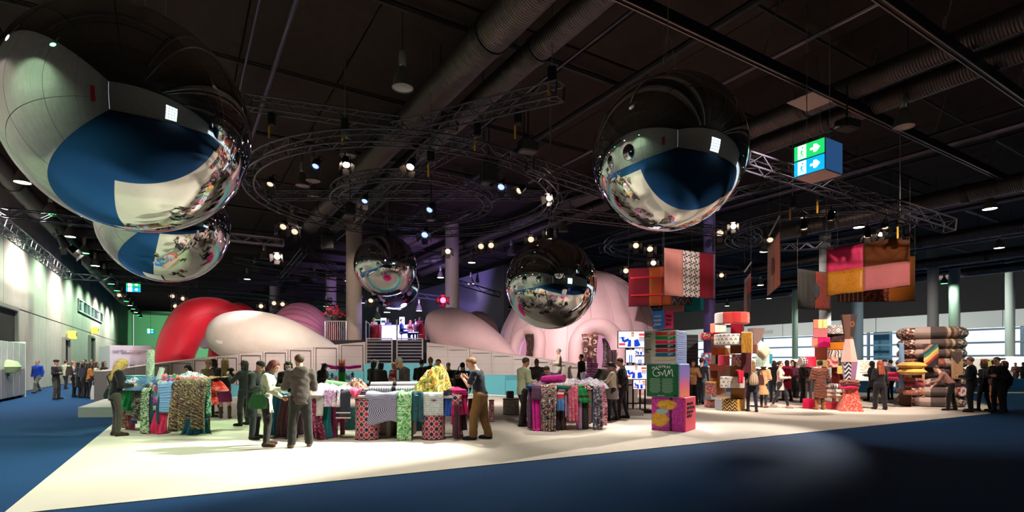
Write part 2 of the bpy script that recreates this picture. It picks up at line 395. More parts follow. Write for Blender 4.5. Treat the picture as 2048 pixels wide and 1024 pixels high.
# strip window with seven panes
g = G('dark_glass'); GLASSD = g.done(c(60, 84, 92), .08, spec=.7)
w1 = thing('window_1', 'strip of small dark windows high in the left wall', None, H(LW, (s_at(155, LW)+s_at(203, LW))/2, 6.55), kind='structure')
Lw = s_at(203, LW)-s_at(155, LW)
for z in (-.5, .5):
    b = MB().box((.05, 0, z), (.16, Lw, .1)).build('window_frame', M((210, 210, 205), .5, grain=0), w1, world=False); b.rotation_euler = (0, 0, PHI)
for k in range(8):
    b = MB().box((.05, -Lw/2+Lw*k/7, 0), (.16, .12 if k != 3 else .5, .92)).build('window_frame', M((210, 210, 205), .5, grain=0), w1, world=False); b.rotation_euler = (0, 0, PHI)
    if k < 7: b = MB().box((.02, -Lw/2+Lw*(k+.5)/7, 0), (.04, Lw/7-.1, .92)).build('pane', GLASSD, w1, world=False); b.rotation_euler = (0, 0, PHI)

# wall behind the viewer: a tall window and a red notice, seen in the mirror balls
w2 = thing('window_2', 'tall gridded window in the wall behind the viewer', None, H(16, BW+.1, 4.5), kind='structure')
WP = EM((206, 226, 232), 1.6, 'daylit_pane')
for i in range(4):
    for j in range(5): MB().box(H(-2.4+1.6*i, 0, -2.6+1.3*j), (1.45, .05, 1.15), PHI).build('pane', WP, w2, world=False)
MB().box((0, 0, 0), (6.7, .04, 6.8), PHI).build('window_frame', M((60, 66, 70), .5, grain=0), w2, world=False)
MB().box(H(LW+.05, -4, 5.2), (.1, 1.7, 3.4), PHI, bev=.02).build('red_banner', M((196, 30, 24), .7, grain=.02), label='tall red banner on the left wall behind the viewer', cat='banner')

# right: window facade. band, mullions, panes
wr = thing('wall_right', 'white parapet band and window front on the far right side', None, H(RW, 50, 0), kind='structure')
BANDM = M((196, 196, 192), .7, grain=.03); STEEL = M((92, 108, 122), .45, .3, grain=.03)
def hbox(l, s, z, sl, ss, sz, name, m, par, bev=0, **kw): return MB().box(H(l, s, z), (sl, ss, sz), PHI, bev=bev).build(name, m, par, **kw)
for k in range(12): hbox(RW-.2, -9+12*k, 6.2, .3, 11.92, 1.75, 'band_panel', BANDM, wr, .02)
hbox(RW, 54, 9.15, .5, 140, 4.1, 'upper_wall', M((34, 30, 30), .9, grain=.02), wr)
hbox(RW, 54, .6, .4, 140, 1.2, 'sill_wall', M((150, 150, 148), .8, grain=.02), wr)
for k in range(29): hbox(RW, -14+4.8*k, 3.3, .34, .22, 4.2, 'mullion', STEEL, wr)
for z in (5.15, 3.75, 2.35): hbox(RW-.05, 54, z, .3, 138, .2, 'transom', STEEL, wr)
g = G('window_glass'); tr = g.node('ShaderNodeBsdfTransparent'); tr.inputs[0].default_value = (.93, .97, 1, 1); gl = g.node('ShaderNodeBsdfGlossy'); gl.inputs['Roughness'].default_value = .03
mx = g.node('ShaderNodeMixShader'); mx.inputs[0].default_value = .06; g.put(mx.inputs[1], tr.outputs[0]); g.put(mx.inputs[2], gl.outputs[0]); g.put(g.out.inputs[0], mx.outputs[0]); GLASS = g.m
pmesh = MB().box((0, 0, 0), (.03, 4.56, 1.2)).mesh('pane', GLASS)
for k in range(28):
    for z in (4.45, 3.05, 1.75):
        o = bpy.data.objects.new('pane', pmesh); COL.objects.link(o); o.parent = wr; o.location = H(RW+.02, -11.6+4.8*k, z)-H(RW, 50, 0); o.rotation_euler = (0, 0, PHI)
hbox(RW-.36, 51, 6.05, .05, 9, .5, 'band_sign', M((170, 168, 160), .6, grain=.02), wr)
# outside: staircase and a pale yard, seen through the panes
ob = thing('outside_stair', 'dark steel zigzag stair outside the windows at far right', 'stair', H(RW+5, 18, 0))
for k in range(6):
    a = H(RW+5, 14+(k % 2)*7, .6+k*1.15); b2 = H(RW+5, 14+((k+1) % 2)*7, .6+(k+1)*1.15)
    MB().tube([a, b2], .16, 6).build('stringer', M((40, 46, 54), .5, .4, grain=0), ob)
    MB().tube([a+V3((0, 0, 1)), b2+V3((0, 0, 1))], .06, 5).build('handrail', M((40, 46, 54), .5, .4, grain=0), ob)
slab(hquad(RW+.5, BW, RW+30, FW, 0), -.4, -.02, 'ground_outside', M((196, 200, 200), .9, grain=.02), kind='structure')
hbox(RW+4, 29.5, 3.4, .4, 1.0, 2.6, 'outdoor_banner', M((196, 60, 90), .6, grain=.02), None, label='pink red banner hanging outside the window front', cat='banner')
hbox(RW+2.5, 33.5, 3, .8, 1.8, 6, 'column_outside', M((70, 120, 140), .6, grain=.02), None, kind='structure', label='blue column outside the windows')

# columns
CONC = M((172, 154, 142), .75, grain=.04); CONG = M((150, 150, 146), .75, grain=.04)
def column(px, Y, r, m, label):
    b = MB().lathe([(r, 0), (r, ZC)], 28, FX(px, Y)); b2 = FX(px, Y)
    o = b.build('column', m, smooth=True, off=tuple(b2), label=label, kind='structure')
    MB().lathe([(r+.02, 0), (r+.02, .12), (r, .14)], 28).build('collar', M((90, 86, 84), .6, grain=0), o, smooth=True, world=False)
    return o
column(708, 33, .47, CONC, 'tall beige round column beside the stair')
column(904, 37, .47, CONC, 'tall beige round column behind the pink blob')
column(551, 62, .62, CONC, 'distant round column behind the white inflatable'); column(662, 52, .5, CONC, 'distant round column behind the flower vase')
column(1419, 25.5, .27, M((86, 74, 128), .7, grain=.03), 'purple round column behind the fabric boxes')
column(1650, 34, .33, CONG, 'pale round column behind the tall box totem'); column(1715, 44, .4, M((96, 116, 126), .7, grain=.03), 'blue grey round column behind the spinning top totem')
column(1866, 44, .38, CONG, 'pale green round column behind the tube stack'); column(1909, 49, .42, CONG, 'grey round column behind the tube stack')
column(1590, 60, .3, M((140, 168, 150), .7, grain=.03), 'green round column by the windows'); column(2020, 50, .36, M((150, 158, 150), .7, grain=.03), 'pale round column by the windows at far right')

# ---------------------------------------------------------------- services under the ceiling
g = G('spiral_duct'); wv = g.wave(g.map(g.co('UV'), (0, 1, 0)), 4.2, 0, dirn='Y'); g.bump(wv, .6, .03); DUCT = g.done(c(92, 80, 76), .42, .75)
def duct(l, z, r, s0, s1, label):
    t = thing('ventilation_duct', label, 'duct', H(l, s0, z))
    s = s0
    while s < s1:
        e = min(s1, s+6); MB().tube([H(l, s, z), H(l, e-.05, z)], r, 22).build('duct_section', DUCT, t, smooth=True)
        MB().tube([H(l, e-.16, z), H(l, e+.06, z)], r+.03, 22).build('flange', M((60, 54, 52), .4, .7, grain=0), t, smooth=True); s = e
    for k in range(int((s1-s0)/6)): MB().tube([H(l, s0+3+6*k, z+r*.9), H(l, s0+3+6*k, ZC+.1)], .015, 4).build('hanger', CEILB, t)
duct(6.7, 9.9, .47, -6, 34, 'largest spiral duct running overhead above the circular trusses')
duct(8.15, 10.0, .34, -6, 34, 'slimmer spiral duct beside the largest overhead duct')
duct(17.2, 9.9, .33, -8, 46, 'left one of two spiral ducts above the exit sign cube')
duct(18.7, 9.8, .33, -8, 46, 'right one of two spiral ducts above the exit sign cube')
duct(-6.3, 9.6, .4, 14, 90, 'dark duct along the top of the left wall')
for k, l in enumerate((30.0, 41.0, 52.0, 62.0)): duct(l, 9.2+.25*k, .4, 4, 70, '%s duct over the right hall counted from the exit sign cube' % ORD[k])
PIPE = M((96, 86, 100), .35, .7, grain=0); BEAM = M((34, 30, 32), .5, .4, grain=0)
def pipe(a, b, r, label, m=PIPE):
    t = MB().tube([a, b], r, 8); o = t.build('ceiling_pipe', m, smooth=True, off=tuple(a), label=label, cat='pipe')
    n = max(2, int((b-a).length/8)); d = (b-a)/n
    for k in range(n): MB().tube([a+d*(k+.5)+V3((0, 0, r)), V3((a.x+d.x*(k+.5), a.y+d.y*(k+.5), ZC+.1))], .012, 4).build('hanger', CEILB, o)
pipe(H(2.45, -6, 10.6), H(2.45, 26, 10.6), .07, 'steel pipe near the big mirror ball running down the hall')
pipe(H(1.7, 1, 10.7), H(1.7, 26, 10.7), .035, 'thin conduit beside the steel pipe near the big mirror ball')
pipe(H(1.7, 8, 10.7), H(-7, 8, 10.7), .035, 'thin cross conduit above the big mirror ball')
pipe(H(9.7, -6, 10.5), H(9.7, 40, 10.5), .04, 'thin conduit right of the two central ducts')
pipe(H(12.2, -6, 10.6), H(12.2, 40, 10.6), .12, 'dark pipe above the right mirror ball', BEAM)
pipe(H(14.7, -6, 10.5), H(14.7, 50, 10.5), .06, 'brown pipe between right ball and twin ducts')
for k, l in enumerate((22.5, 25.5, 28, 33.5, 36.5, 39, 44, 47.5, 50.5, 55.5, 59, 66)):
    pipe(H(l, 0, 9.6+.5*(k % 3)), H(l, 74, 9.6+.5*(k % 3)), .07+.05*(k % 2), '%s long pipe over the right hall' % ORD[k], PIPE if k % 2 else BEAM)
for k, s in enumerate((3.6, 8.6, 13.5, 18.6, 24, 30, 36, 42, 48, 54, 60)):
    a, b = H(LW+.2, s, 10.9), H(RW-1, s, 10.9)
    MB().tube([a, b], .05 if k % 2 else .09, 6).build('cross_conduit', BEAM, off=tuple(a), label='%s dark cross rail under the ceiling from the viewer' % ORD[k], cat='rail')
# joists of the far left ceiling, narrow bars seen as dark lines
for k in range(16):
    a, b = H(-7, 46+4.6*k, 10.3), H(16, 46+4.6*k, 10.3)
    MB().box((a+b)/2, (23, .16, .5), PHI).build('ceiling_beam', M((64, 54, 52), .8, grain=0), kind='structure', label='dark ceiling beam across the far left hall')
# black track beams crossing the right side
def track(s, l0, l1, z, label):
    t = thing('lighting_track', label, 'track', H((l0+l1)/2, s, z))
    MB().box(H((l0+l1)/2, s, z), (l1-l0, .16, .26), PHI).build('channel', M((16, 16, 18), .5, .3, grain=0), t)
    for d in (-.06, .06): MB().box(H((l0+l1)/2, s+d, z-.145), (l1-l0, .03, .03), PHI).build('rail', M((140, 120, 112), .3, .8, grain=0), t)
    for k in range(int((l1-l0)/5)):
        p = H(l0+2.5+5*k, s, z+.13); MB().tube([p, p+V3((.5, 0, ZC-z-.1))], .018, 5).build('suspension_wire', M((150, 140, 132), .4, .6, grain=0), t)
        MB().tube([p+V3((.02, 0, .05)), p+V3((.09, 0, .4))], .035, 6).build('turnbuckle', M((150, 140, 132), .4, .6, grain=0), t)
track(8.6, 5.5, 46, 9.5, 'black suspended light track passing right of the right mirror ball')
track(5.6, 8, 46, 9.35, 'black suspended light track nearest the top right corner')
# pale square panel under the twin ducts, black boxes
MB().box(P(1619, 204, 15.4), (1.0, .75, .02), PHI).build('acoustic_panel', M((190, 160, 150), .8, grain=.02), label='pale square panel hung flat under the twin ducts', cat='panel')
# ================================================================ trusses, lamps, mirror balls, signs
TRUSS = M((66, 63, 72), .34, .65, grain=0)
def truss(a, b, size, label, step=.42, r=.026):
    a, b = V3(a), V3(b); t = thing('lighting_truss', label, 'truss', (a+b)/2)
    d = (b-a).normalized(); sd = d.cross(V3((0, 0, 1))).normalized(); up = sd.cross(d)
    cs = [(i, j) for i in (-1, 1) for j in (-1, 1)]; off = lambda i, j: sd*(i*size/2)+up*(j*size/2)
    for i, j in cs: MB().tube([a+off(i, j), b+off(i, j)], r, 6).build('chord', TRUSS, t, smooth=True)
    L = (b-a).length; n = max(2, int(L/step)); m = MB()
    for k in range(n):
        p, q = a+d*(L*k/n), a+d*(L*(k+1)/n); s = 1 if k % 2 else -1
        for (u, w) in (((-1, s), (-1, -s)), ((1, s), (1, -s)), ((s, -1), (-s, -1)), ((s, 1), (-s, 1))): m.tube([p+off(*u), q+off(*w)], r*.5, 3, caps=False)
    for e in (a, b):
        for (u, w) in (((-1, -1), (1, -1)), ((1, -1), (1, 1)), ((1, 1), (-1, 1)), ((-1, 1), (-1, -1))): m.tube([e+off(*u), e+off(*w)], r, 4)
    m.build('lacing', TRUSS, t, kind='stuff'); return t
def ring_truss(ce, rad, size, label, n=72, a0=0, a1=2*pi):
    ce = V3(ce); t = thing('ring_truss', label, 'truss', ce); full = a1-a0 > 6.28
    pt = lambda k, i, j: ce+V3((math.cos(a0+(a1-a0)*k/n)*(rad+i*size/2), math.sin(a0+(a1-a0)*k/n)*(rad+i*size/2), j*size/2))
    for i in (-1, 1):
        for j in (-1, 1): MB().tube([pt(k, i, j) for k in range(n if full else n+1)], .026, 6, closed=full).build('chord', TRUSS, t, smooth=True)
    m = MB()
    for k in range(n):
        s = 1 if k % 2 else -1
        for (u, w) in (((-1, s), (-1, -s)), ((1, s), (1, -s)), ((s, -1), (-s, -1)), ((s, 1), (-s, 1))): m.tube([pt(k, *u), pt(k+1, *w)], .013, 3, caps=False)
    m.build('lacing', TRUSS, t, kind='stuff'); return t
RC = V3((-4.0, 20.9, 8.0))
ring_truss(RC, 5.6, .36, 'large circular black truss hanging over the fabric tables', 84)
ring_truss(RC+V3((.1, .4, 0)), 2.95, .32, 'small circular black truss inside the large ring', 56)
truss(P(495, 205, 17.5), P(800, 250, 17.0), .38, 'straight truss from the big ball towards the ring centre')
truss(P(790, 262, 17), P(1120, 182, 13.4), .38, 'straight truss rising right below the large duct, with open end')
truss(RC+V3((-5.4, 0, .1)), RC+V3((5.4, 0, .1)), .3, 'straight truss spanning the circle left to right')
truss(P(715, 440, 24), P(905, 250, 16), .3, 'straight truss crossing the small ring diagonally')
truss(P(960, 270, 17), P(700, 420, 25), .3, 'second diagonal truss under the small ring')
truss(P(1060, 330, 17), P(1250, 395, 19.5), .38, 'truss from the large ring towards the right ball')
truss(P(1100, 425, 22), P(1500, 470, 24), .36, 'truss passing below the right ball')
truss(P(1490, 320, 15.5), P(1900, 452, 18), .38, 'straight truss under the exit sign cube with open right end')
truss(P(1120, 395, 19), P(1290, 350, 20), .3, 'short truss slanting up behind the right ball')
truss(P(1360, 415, 20), P(1580, 360, 20), .3, 'short truss slanting up to the exit sign cube')
ring_truss(V3((13.7, 24.5, 7.6)), 3.6, .32, 'circular black truss above the hanging fabric banners', 60)
ring_truss(P(1360, 487, 30), 4.0, .3, 'distant circular truss behind the striped banners', 48)
for k, (x0, y0, Y0, x1, y1, Y1) in enumerate(((470, 520, 36, 700, 560, 36), (480, 560, 40, 700, 545, 40), (560, 575, 45, 690, 580, 45), (420, 585, 42, 700, 610, 42), (610, 500, 34, 560, 560, 42),
                                             (610, 495, 34, 670, 545, 36), (720, 530, 40, 900, 520, 40), (830, 590, 44, 905, 600, 44), (900, 480, 40, 1010, 500, 40), (900, 560, 40, 1000, 590, 40),
                                             (1200, 500, 34, 1420, 470, 34), (1270, 520, 38, 1480, 540, 38), (590, 600, 46, 520, 645, 50), (660, 600, 46, 610, 640, 50))):
    truss(P(x0, y0, Y0), P(x1, y1, Y1), .34, '%s background truss counted from the far left rig' % ORD[k], .6, .03)
truss(H(-5.9, 22.5, 7.0), H(-5.9, 43, 7.0), .42, 'long truss running along the left concrete wall')
truss(H(-5.9, 43, 7.0), H(1.0, 43, 7.0), .34, 'cross truss at the far end of the wall truss')
truss(H(-7, 26.3, 7.05), H(4, 26.3, 7.05), .3, 'thin cross truss passing behind the big mirror ball')
# vertical hoist masts in the far left
for k, (x, y0, y1, Y) in enumerate(((352, 560, 625, 40), (367, 555, 630, 40))):
    truss(P(x, y1, Y), P(x, y0, Y)+V3((.01, 0, 0)), .4, '%s vertical truss mast above the red arch' % ('left' if k == 0 else 'right'))
# chain hoists from ceiling to trusses
HOIST = M((22, 22, 24), .5, .4, grain=0); YSTRAP = M((206, 150, 40), .6, grain=0)
for k, (x, y, Y) in enumerate(((543, 238, 17.5), (1104, 150, 13.6), (1036, 235, 15.5), (862, 312, 16), (955, 260, 16.2), (1585, 405, 19), (1640, 388, 17), (775, 470, 26), (1100, 470, 18), (690, 250, 17), (1800, 440, 18))):
    p = P(x, y, Y); t = thing('chain_hoist', '%s chain hoist between ceiling and truss counted from the big ball' % ORD[k], 'hoist', p)
    MB().box(p, (.22, .2, .42), bev=.04).build('motor', HOIST, t)
    MB().tube([p+V3((0, 0, .2)), V3((p.x, p.y, ZC))], .015, 5).build('chain', M((140, 130, 120), .4, .7, grain=0), t)
    MB().box(p-V3((.08, 0, .42)), (.06, .05, .4), 0, bev=.02).build('strap', YSTRAP, t)

# ---- bell pendants
ALU = M((150, 142, 132), .35, .7, grain=0); BELLM = M((120, 112, 100), .4, .5, grain=0)
LENSW, LENSG, LENSO = EM((255, 244, 230), 14, 'lit_lens'), EM((70, 255, 130), 9, 'green_lens'), M((190, 180, 172), .25, .6, grain=.08, gs=30)
def make_pendant():
    t = thing('pendant_lamp', 'x', 'lamp', (0, 0, -50))
    MB().lathe([(.0, .98), (.09, .98), (.1, .95), (.1, .62), (.08, .58), (.0, .58)], 14).build('ballast', ALU, t, True, False)
    MB().lathe([(.06, .6), (.09, .55), (.16, .44), (.235, .24), (.27, .03), (.285, 0), (.262, .01), (.225, .22), (.15, .42), (.0, .5)], 24).build('reflector', BELLM, t, True, False)
    MB().lathe([(.0, .045), (.15, .035), (.262, .02)], 24).build('lens', LENSO, t, True, False)
    MB().tube([(0, 0, .95), (0, 0, 2.25)], .012, 5).build('cable', HOIST, t, False, False)
    return t
PEND = make_pendant()
def pendant(p, mode, label, group=None, light=0, lcol=None):
    q = dup(PEND, p, None, label, group)
    for ch in q.children:
        if ch.name.startswith('lens'): setmat(ch, {'w': LENSW, 'g': LENSG, 'o': LENSO}[mode])
    if light:
        lo = lamp_light('SPOT', V3(p)-V3((0, 0, .02)), light, lcol or ((.66, 1, .74) if mode == 'g' else (1, .93, .88)), .22, V3(p)-V3((0, 0, 5))+VAX*(-1.6 if light != 1100 else 2.5), 140, .8)
for k in range(19):
    s = 6.6+5.3*k; m = 'gwgwwgwgwgggwgwgwgg'[k] if k < 19 else 'w'
    if k in (0, 2): m = 'g'
    pendant(H(-5.2, s, 8.6), m, '%s %s bell lamp counted from the viewer along the left wall' % (ORD[k], 'green' if m == 'g' else 'white'), 'bell lamps along the left wall', 900 if k < 4 else ((2700 if m == 'w' else 1500) if k < 16 else 0))
for k in range(9):
    s = 8.3+5.6*k; m = 'w' if k in (8,) else 'o'
    pendant(H(5.1, s, 9.0 if k != 1 else 9.0), m, '%s bell lamp from the viewer in the row by the large duct' % ORD[k], 'unlit bell lamps by the large duct')
for r_, l in enumerate((18.4, 31.6, 45.0, 58.0)):
    for k in range(12):
        s = 2.0+5.6*k+(r_ % 2)*2
        m = 'o' if l < 20 else R.choice('wwgwg')
        if l < 20 and k > 5: m = 'w'
        pendant(H(l, s, 9.0-.35*(k % 2)), m, '%s %s bell lamp of the %s row across the right hall' % (ORD[k], {'w': 'white', 'g': 'green', 'o': 'unlit'}[m], ORD[r_]), 'bell lamps of the right hall', 1100 if (m != 'o' and (k % 3 == 0 or l > 50) and l > 30) else 0)
for k, (x, y, Y) in enumerate(((626, 362, 22), (605, 372, 22.6), (628, 560, 48), (692, 563, 49), (652, 613, 50), (755, 640, 40), (774, 625, 42), (838, 622, 45), (980, 615, 46), (942, 568, 46), (1040, 560, 44))):
    pendant(P(x, y, Y), 'wwowggwwgww'[k] if k > 1 else 'o', '%s small far bell lamp counted along the distant middle of the hall' % ORD[k], 'far bell lamps')

# ---- theatre spotlights with barn doors
BLACK = M((14, 14, 15), .45, .3, grain=0)
SPOTLENS = EM((255, 226, 196), .75, 'spot_lens'); LENSHOT = EM((255, 230, 204), 24, 'hot_lens'); DOORIN = M((56, 50, 46), .5, .4, grain=0)
def make_spot():
    t = thing('stage_spotlight', 'x', 'spotlight', (0, 0, -52))
    MB().lathe([(.0, .34), (.08, .34), (.12, .28), (.13, .1), (.15, .0), (.15, -.12), (.135, -.12), (.13, -.02), (.0, -.02)], 16).build('housing', BLACK, t, True, False)
    MB().lathe([(.0, -.07), (.08, -.075), (.125, -.06)], 16).build('lens', SPOTLENS, t, True, False)
    for k in range(4):
        a = k*pi/2; m = Matrix.Rotation(a, 3, 'Z') @ Matrix.Rotation(math.radians(32), 3, 'Y')
        pts = [V3((0, -.14, 0)), V3((0, .14, 0)), V3((0, .10 if k % 2 else .18, -.24)), V3((0, -.10 if k % 2 else -.18, -.24))]
        q = [Matrix.Rotation(a, 3, 'Z') @ (V3((.15, 0, -.12))+Matrix.Rotation(-math.radians(30), 3, 'Y') @ p) for p in pts]
        q2 = [Matrix.Rotation(a, 3, 'Z') @ (V3((.162, 0, -.12))+Matrix.Rotation(-math.radians(30), 3, 'Y') @ p) for p in pts]
        MB().add(q+q2, [(0, 1, 2, 3), (7, 6, 5, 4), (0, 4, 5, 1), (1, 5, 6, 2), (2, 6, 7, 3), (3, 7, 4, 0)], None, [0, 1, 1, 1, 1, 1]).build('barn_door', [DOORIN, BLACK], t, False, False)
    MB().tube([(-.18, 0, .1), (-.18, 0, .42), (.18, 0, .42), (.18, 0, .1)], .016, 5).build('yoke', BLACK, t, False, False)
    MB().tube([(0, 0, .42), (0, 0, .6)], .03, 6).build('clamp', BLACK, t, False, False)
    return t
SPOT = make_spot()
# pixel, depth, aim point
SPX = [(692, 326, 17, (-3, 12, 0)), (822, 330, 16, (-4.5, 11, 0)), (1040, 380, 18, (-6, 11, 0)), (1100, 395, 20, (-5, 9, 0)), (632, 330, 18, (-7, 12, 0)), (567, 452, 25, (-9, 15, 0)), (590, 462, 25, (-8, 14, 0)),
       (555, 512, 28, (-9, 15, 0)), (462, 622, 34, (-9, 20, 0)), (345, 592, 40, (-12, 20, 0)), (366, 597, 40, (-13, 20, 0)), (351, 612, 40, (-14, 22, 0)), (522, 612, 38, (-10, 20, 0)), (548, 606, 38, (-9, 20, 0)),
       (565, 608, 38, (-7, 20, 0)), (896, 502, 30, (-3, 14, 0)), (982, 490, 28, (0, 12, 0)), (962, 492, 28, (-1, 12, 0)), (1098, 465, 24, (1, 12, 0)), (1062, 478, 26, (0, 12, 0)), (1272, 490, 27, (3, 15, 0)),
       (1300, 497, 27, (4, 15, 0)), (1307, 525, 29, (3, 15, 0)), (1252, 541, 30, (2, 15, 0)), (1467, 452, 23, (3.4, 11, .8)), (1440, 465, 24, (5, 14, 0)), (1443, 550, 36, (8, 20, 0)), (1608, 454, 20, (9, 17, 0)),
       (1662, 435, 19.5, (10, 17, 0)), (1735, 468, 20, (12, 18, 0)), (1762, 465, 20, (9, 18, 0)), (1812, 465, 20.5, (14, 19, 0)), (128, 487, 24, (-20, 30, 0)), (160, 510, 30, (-18, 30, 0)), (238, 590, 44, (-18, 30, 0)),
       (985, 350, 17, (-3, 10, 0)), (1003, 372, 17, (-2, 10, 0)), (860, 418, 19, (-5, 12, 0)), (730, 400, 20, (-6, 14, 0)), (1540, 478, 26, (9, 18, 0)), (1770, 452, 19.6, (11, 17, 0)), (850, 468, 24, (-4, 15, 0)),
       (541, 366, 19, (-8, 13, 0)), (742, 600, 33, (-8, 24, 0)), (886, 600, 28, (-1.5, 12, 1))]
for k, (x, y, Y, aim) in enumerate(SPX):
    p = P(x, y, Y); rot = (V3(aim)-p).to_track_quat('-Z', 'Y').to_euler()
    row, i = divmod(k, 15)
    q = dup(SPOT, p, rot, '%s black barn door spotlight of the %s rig, hung from the trusses' % (ORD[i], ('central ring', 'middle and right', 'outer right and left')[row]), 'barn door spotlights', scale=.85 if Y < 24 else 1.15)
    if k in (4, 35, 37, 38, 36, 41):
        for ch in q.children:
            if ch.name.startswith('lens'): setmat(ch, EM((150, 170, 255), 1.5, 'dim_lens'))
    if k in (0, 1, 3, 7, 24, 29, 30):
        for ch in q.children:
            if ch.name.startswith('lens'): setmat(ch, LENSHOT)
    if k == 44:
        for ch in q.children:
            if ch.name.startswith('lens'): setmat(ch, EM((255, 40, 70), 18, 'red_lens'))
for o in list(PEND.children)+list(SPOT.children)+[PEND, SPOT]: bpy.data.objects.remove(o)
# moving heads and speakers as dark bodies
for k, (x, y, Y, w, h) in enumerate(((978, 345, 17, .5, .75), (1056, 295, 16, .55, .3), (655, 483, 27, .6, .75), (1048, 292, 15.6, .3, .35), (1694, 250, 15.5, .6, .28), (1440, 300, 19, .5, .5), (700, 420, 22, .4, .5), (862, 425, 20, .3, .6))):
    p = P(x, y, Y); t = thing('rig_speaker', '%s black loudspeaker box hung in the rig' % ORD[k], 'speaker', p)
    MB().box(p, (w, .4, h), .4, bev=.04).build('cabinet', BLACK, t); MB().box(p+V3((.08, -.19, -.02)), (w*.8, .06, h*.8), .4).build('grille', M((34, 32, 34), .8, grain=.1, gs=200), t)
    MB().tube([p+V3((0, 0, h/2)), p+V3((0, 0, h/2+1.0))], .02, 5).build('bracket', BLACK, t)

# ---- mirror balls
g = G('mirror_foil'); v = g.co('Object'); sp = g.sep(v)
nz = g.noise(v, 1.6, 2); scr = g.noise(g.map(v, (3, 3, 40)), 6, 4, .8)
g.bump(nz, .012, .012)
FOIL = g.done(g.ramp(scr, [(.2, c(214, 214, 214)), (.5, c(236, 236, 234))], 'LINEAR'), .025, 1.0)
def ball(px, py, r, Y, label):
    p = P(px, py, Y); t = thing('mirror_ball', label, 'ball', p)
    prof = [(max(0.0, r*math.sin(a)), -r*math.cos(a)) for a in np.linspace(0, pi, 65)]
    MB().lathe(prof, 128).build('foil_skin', FOIL, t, 'all', False)
    MB().lathe([(.0, r+.05), (.09, r+.05), (.11, r+.01), (.14, r-.02)], 20).build('collar', ALU, t, True, False)
    for a in (0, 2.1, 4.2):
        MB().tube([(.2*math.cos(a), .2*math.sin(a), r-.03), (0.03*math.cos(a), 0.03*math.sin(a), r+.9)], .007, 4).build('cable', ALU, t, False, False)
    MB().tube([(0, 0, r+.9), (0, 0, max(r+1, ZC-p.z))], .009, 4).build('cable', ALU, t, False, False)
    return t
ball(268, 247, 1.5, 7.62, 'largest mirror ball hanging nearest at upper left')
ball(331, 447, 1.5, 13.9, 'mirror ball partly hidden behind and below the largest one')
ball(1336, 309, 1.5, 10.8, 'large mirror ball hanging alone before the right ceiling')
ball(1102, 568, 1.5, 17.9, 'mirror ball hanging in front of the pink dome')
ball(771, 531, 1.5, 26.4, 'small mirror ball hanging between the two beige columns')
ball(790, 572, 1.5, 33.6, 'smallest mirror ball peeking out behind another over the bar')

# ---- emergency exit signs
EGRN, EBLU, EWHT = EM((24, 190, 96), 1.0, 'exit_green'), EM((10, 160, 220), 1.0, 'exit_blue'), EM((240, 255, 250), 1.15, 'exit_white')
def exit_pict(par, x0, z0, w, h, y, blue):
    """lit face: running person on white and an arrow"""
    MB().box((x0+w/2, y, z0+h/2), (w, .02, h)).build('lit_panel', EBLU if blue else EGRN, par, False, False)
    MB().box((x0+w*.27, y-.013, z0+h*.5), (w*.28, .008, h*.92)).build('door_mark', EWHT, par, False, False)
    m = MB(); cx = x0+w*.27; u = h*.9; yy = y-.02; mm = EBLU if blue else EGRN
    pts = lambda L: [(cx+a*u, yy, z0+h*.05+b*u) for a, b in L]
    for L, r in (((( .02, .62), (-.02, .38)), .05), (((.0, .38), (.09, .24), (.1, .06)), .034), (((-.02, .38), (-.06, .2), (-.2, .1)), .034), (((.02, .6), (.16, .5), (.22, .52)), .026), (((.0, .6), (-.1, .5), (-.16, .38)), .026)):
        m.tube(pts(L), r*u, 6)
    m.tube([(cx+.06*u, yy-.004, z0+h*.05+.80*u), (cx+.06*u, yy+.006, z0+h*.05+.80*u)], .07*u, 10)
    m.build('running_figure', mm, par, False, False)
    ax = x0+w*.7; az = z0+h*.5; k = h*.36
    q = [(-.9, -.22), (.1, -.22), (-.25, -.75), (.3, -.75), (1.0, 0), (.3, .75), (-.25, .75), (.1, .22), (-.9, .22)]
    f = [(ax+a*k, y-.016, az+b*k) for a, b in q]; bk = [(ax+a*k, y-.006, az+b*k) for a, b in q]
    MB().add(f+bk, [(0, 1, 7, 8), (2, 3, 4), (4, 5, 6), (2, 4, 6), (2, 6, 7, 1)]+[(i, (i+1) % 9, 9+(i+1) % 9, 9+i) for i in range(9)]).build('arrow', EWHT, par, False, False)
ex = thing('exit_sign_cube', 'hanging lit emergency exit cube with green and blue arrow panels', 'sign', P(1636, 322, 14.2), math.radians(31))
ex.rotation_euler = (0, 0, math.radians(-58.4))
a_ = .82
MB().box((0, 0, 0), (a_, a_, a_), bev=.015).build('housing', M((110, 124, 150), .35, .1, grain=0), ex, False, False)
MB().box((0, 0, -a_/2-.006), (a_*.97, a_*.97, .01)).build('base_plate', M((196, 150, 140), .6, grain=0), ex, False, False)
MB().box((a_/2+.004, 0, 0), (.008, a_*.95, a_*.95)).build('side_panel', EM((60, 110, 170), .28, 'dim_blue'), ex, False, False)
exit_pict(ex, -a_/2+.02, .02, a_-.04, a_/2-.04, -a_/2-.01, False); exit_pict(ex, -a_/2+.02, -a_/2+.02, a_-.04, a_/2-.04, -a_/2-.01, True)
for sx in (-.3, .3): MB().tube([(sx, 0, a_/2), (sx, 0, ZC-ex.location.z)], .012, 5).build('suspension_rod', ALU, ex, False, False)
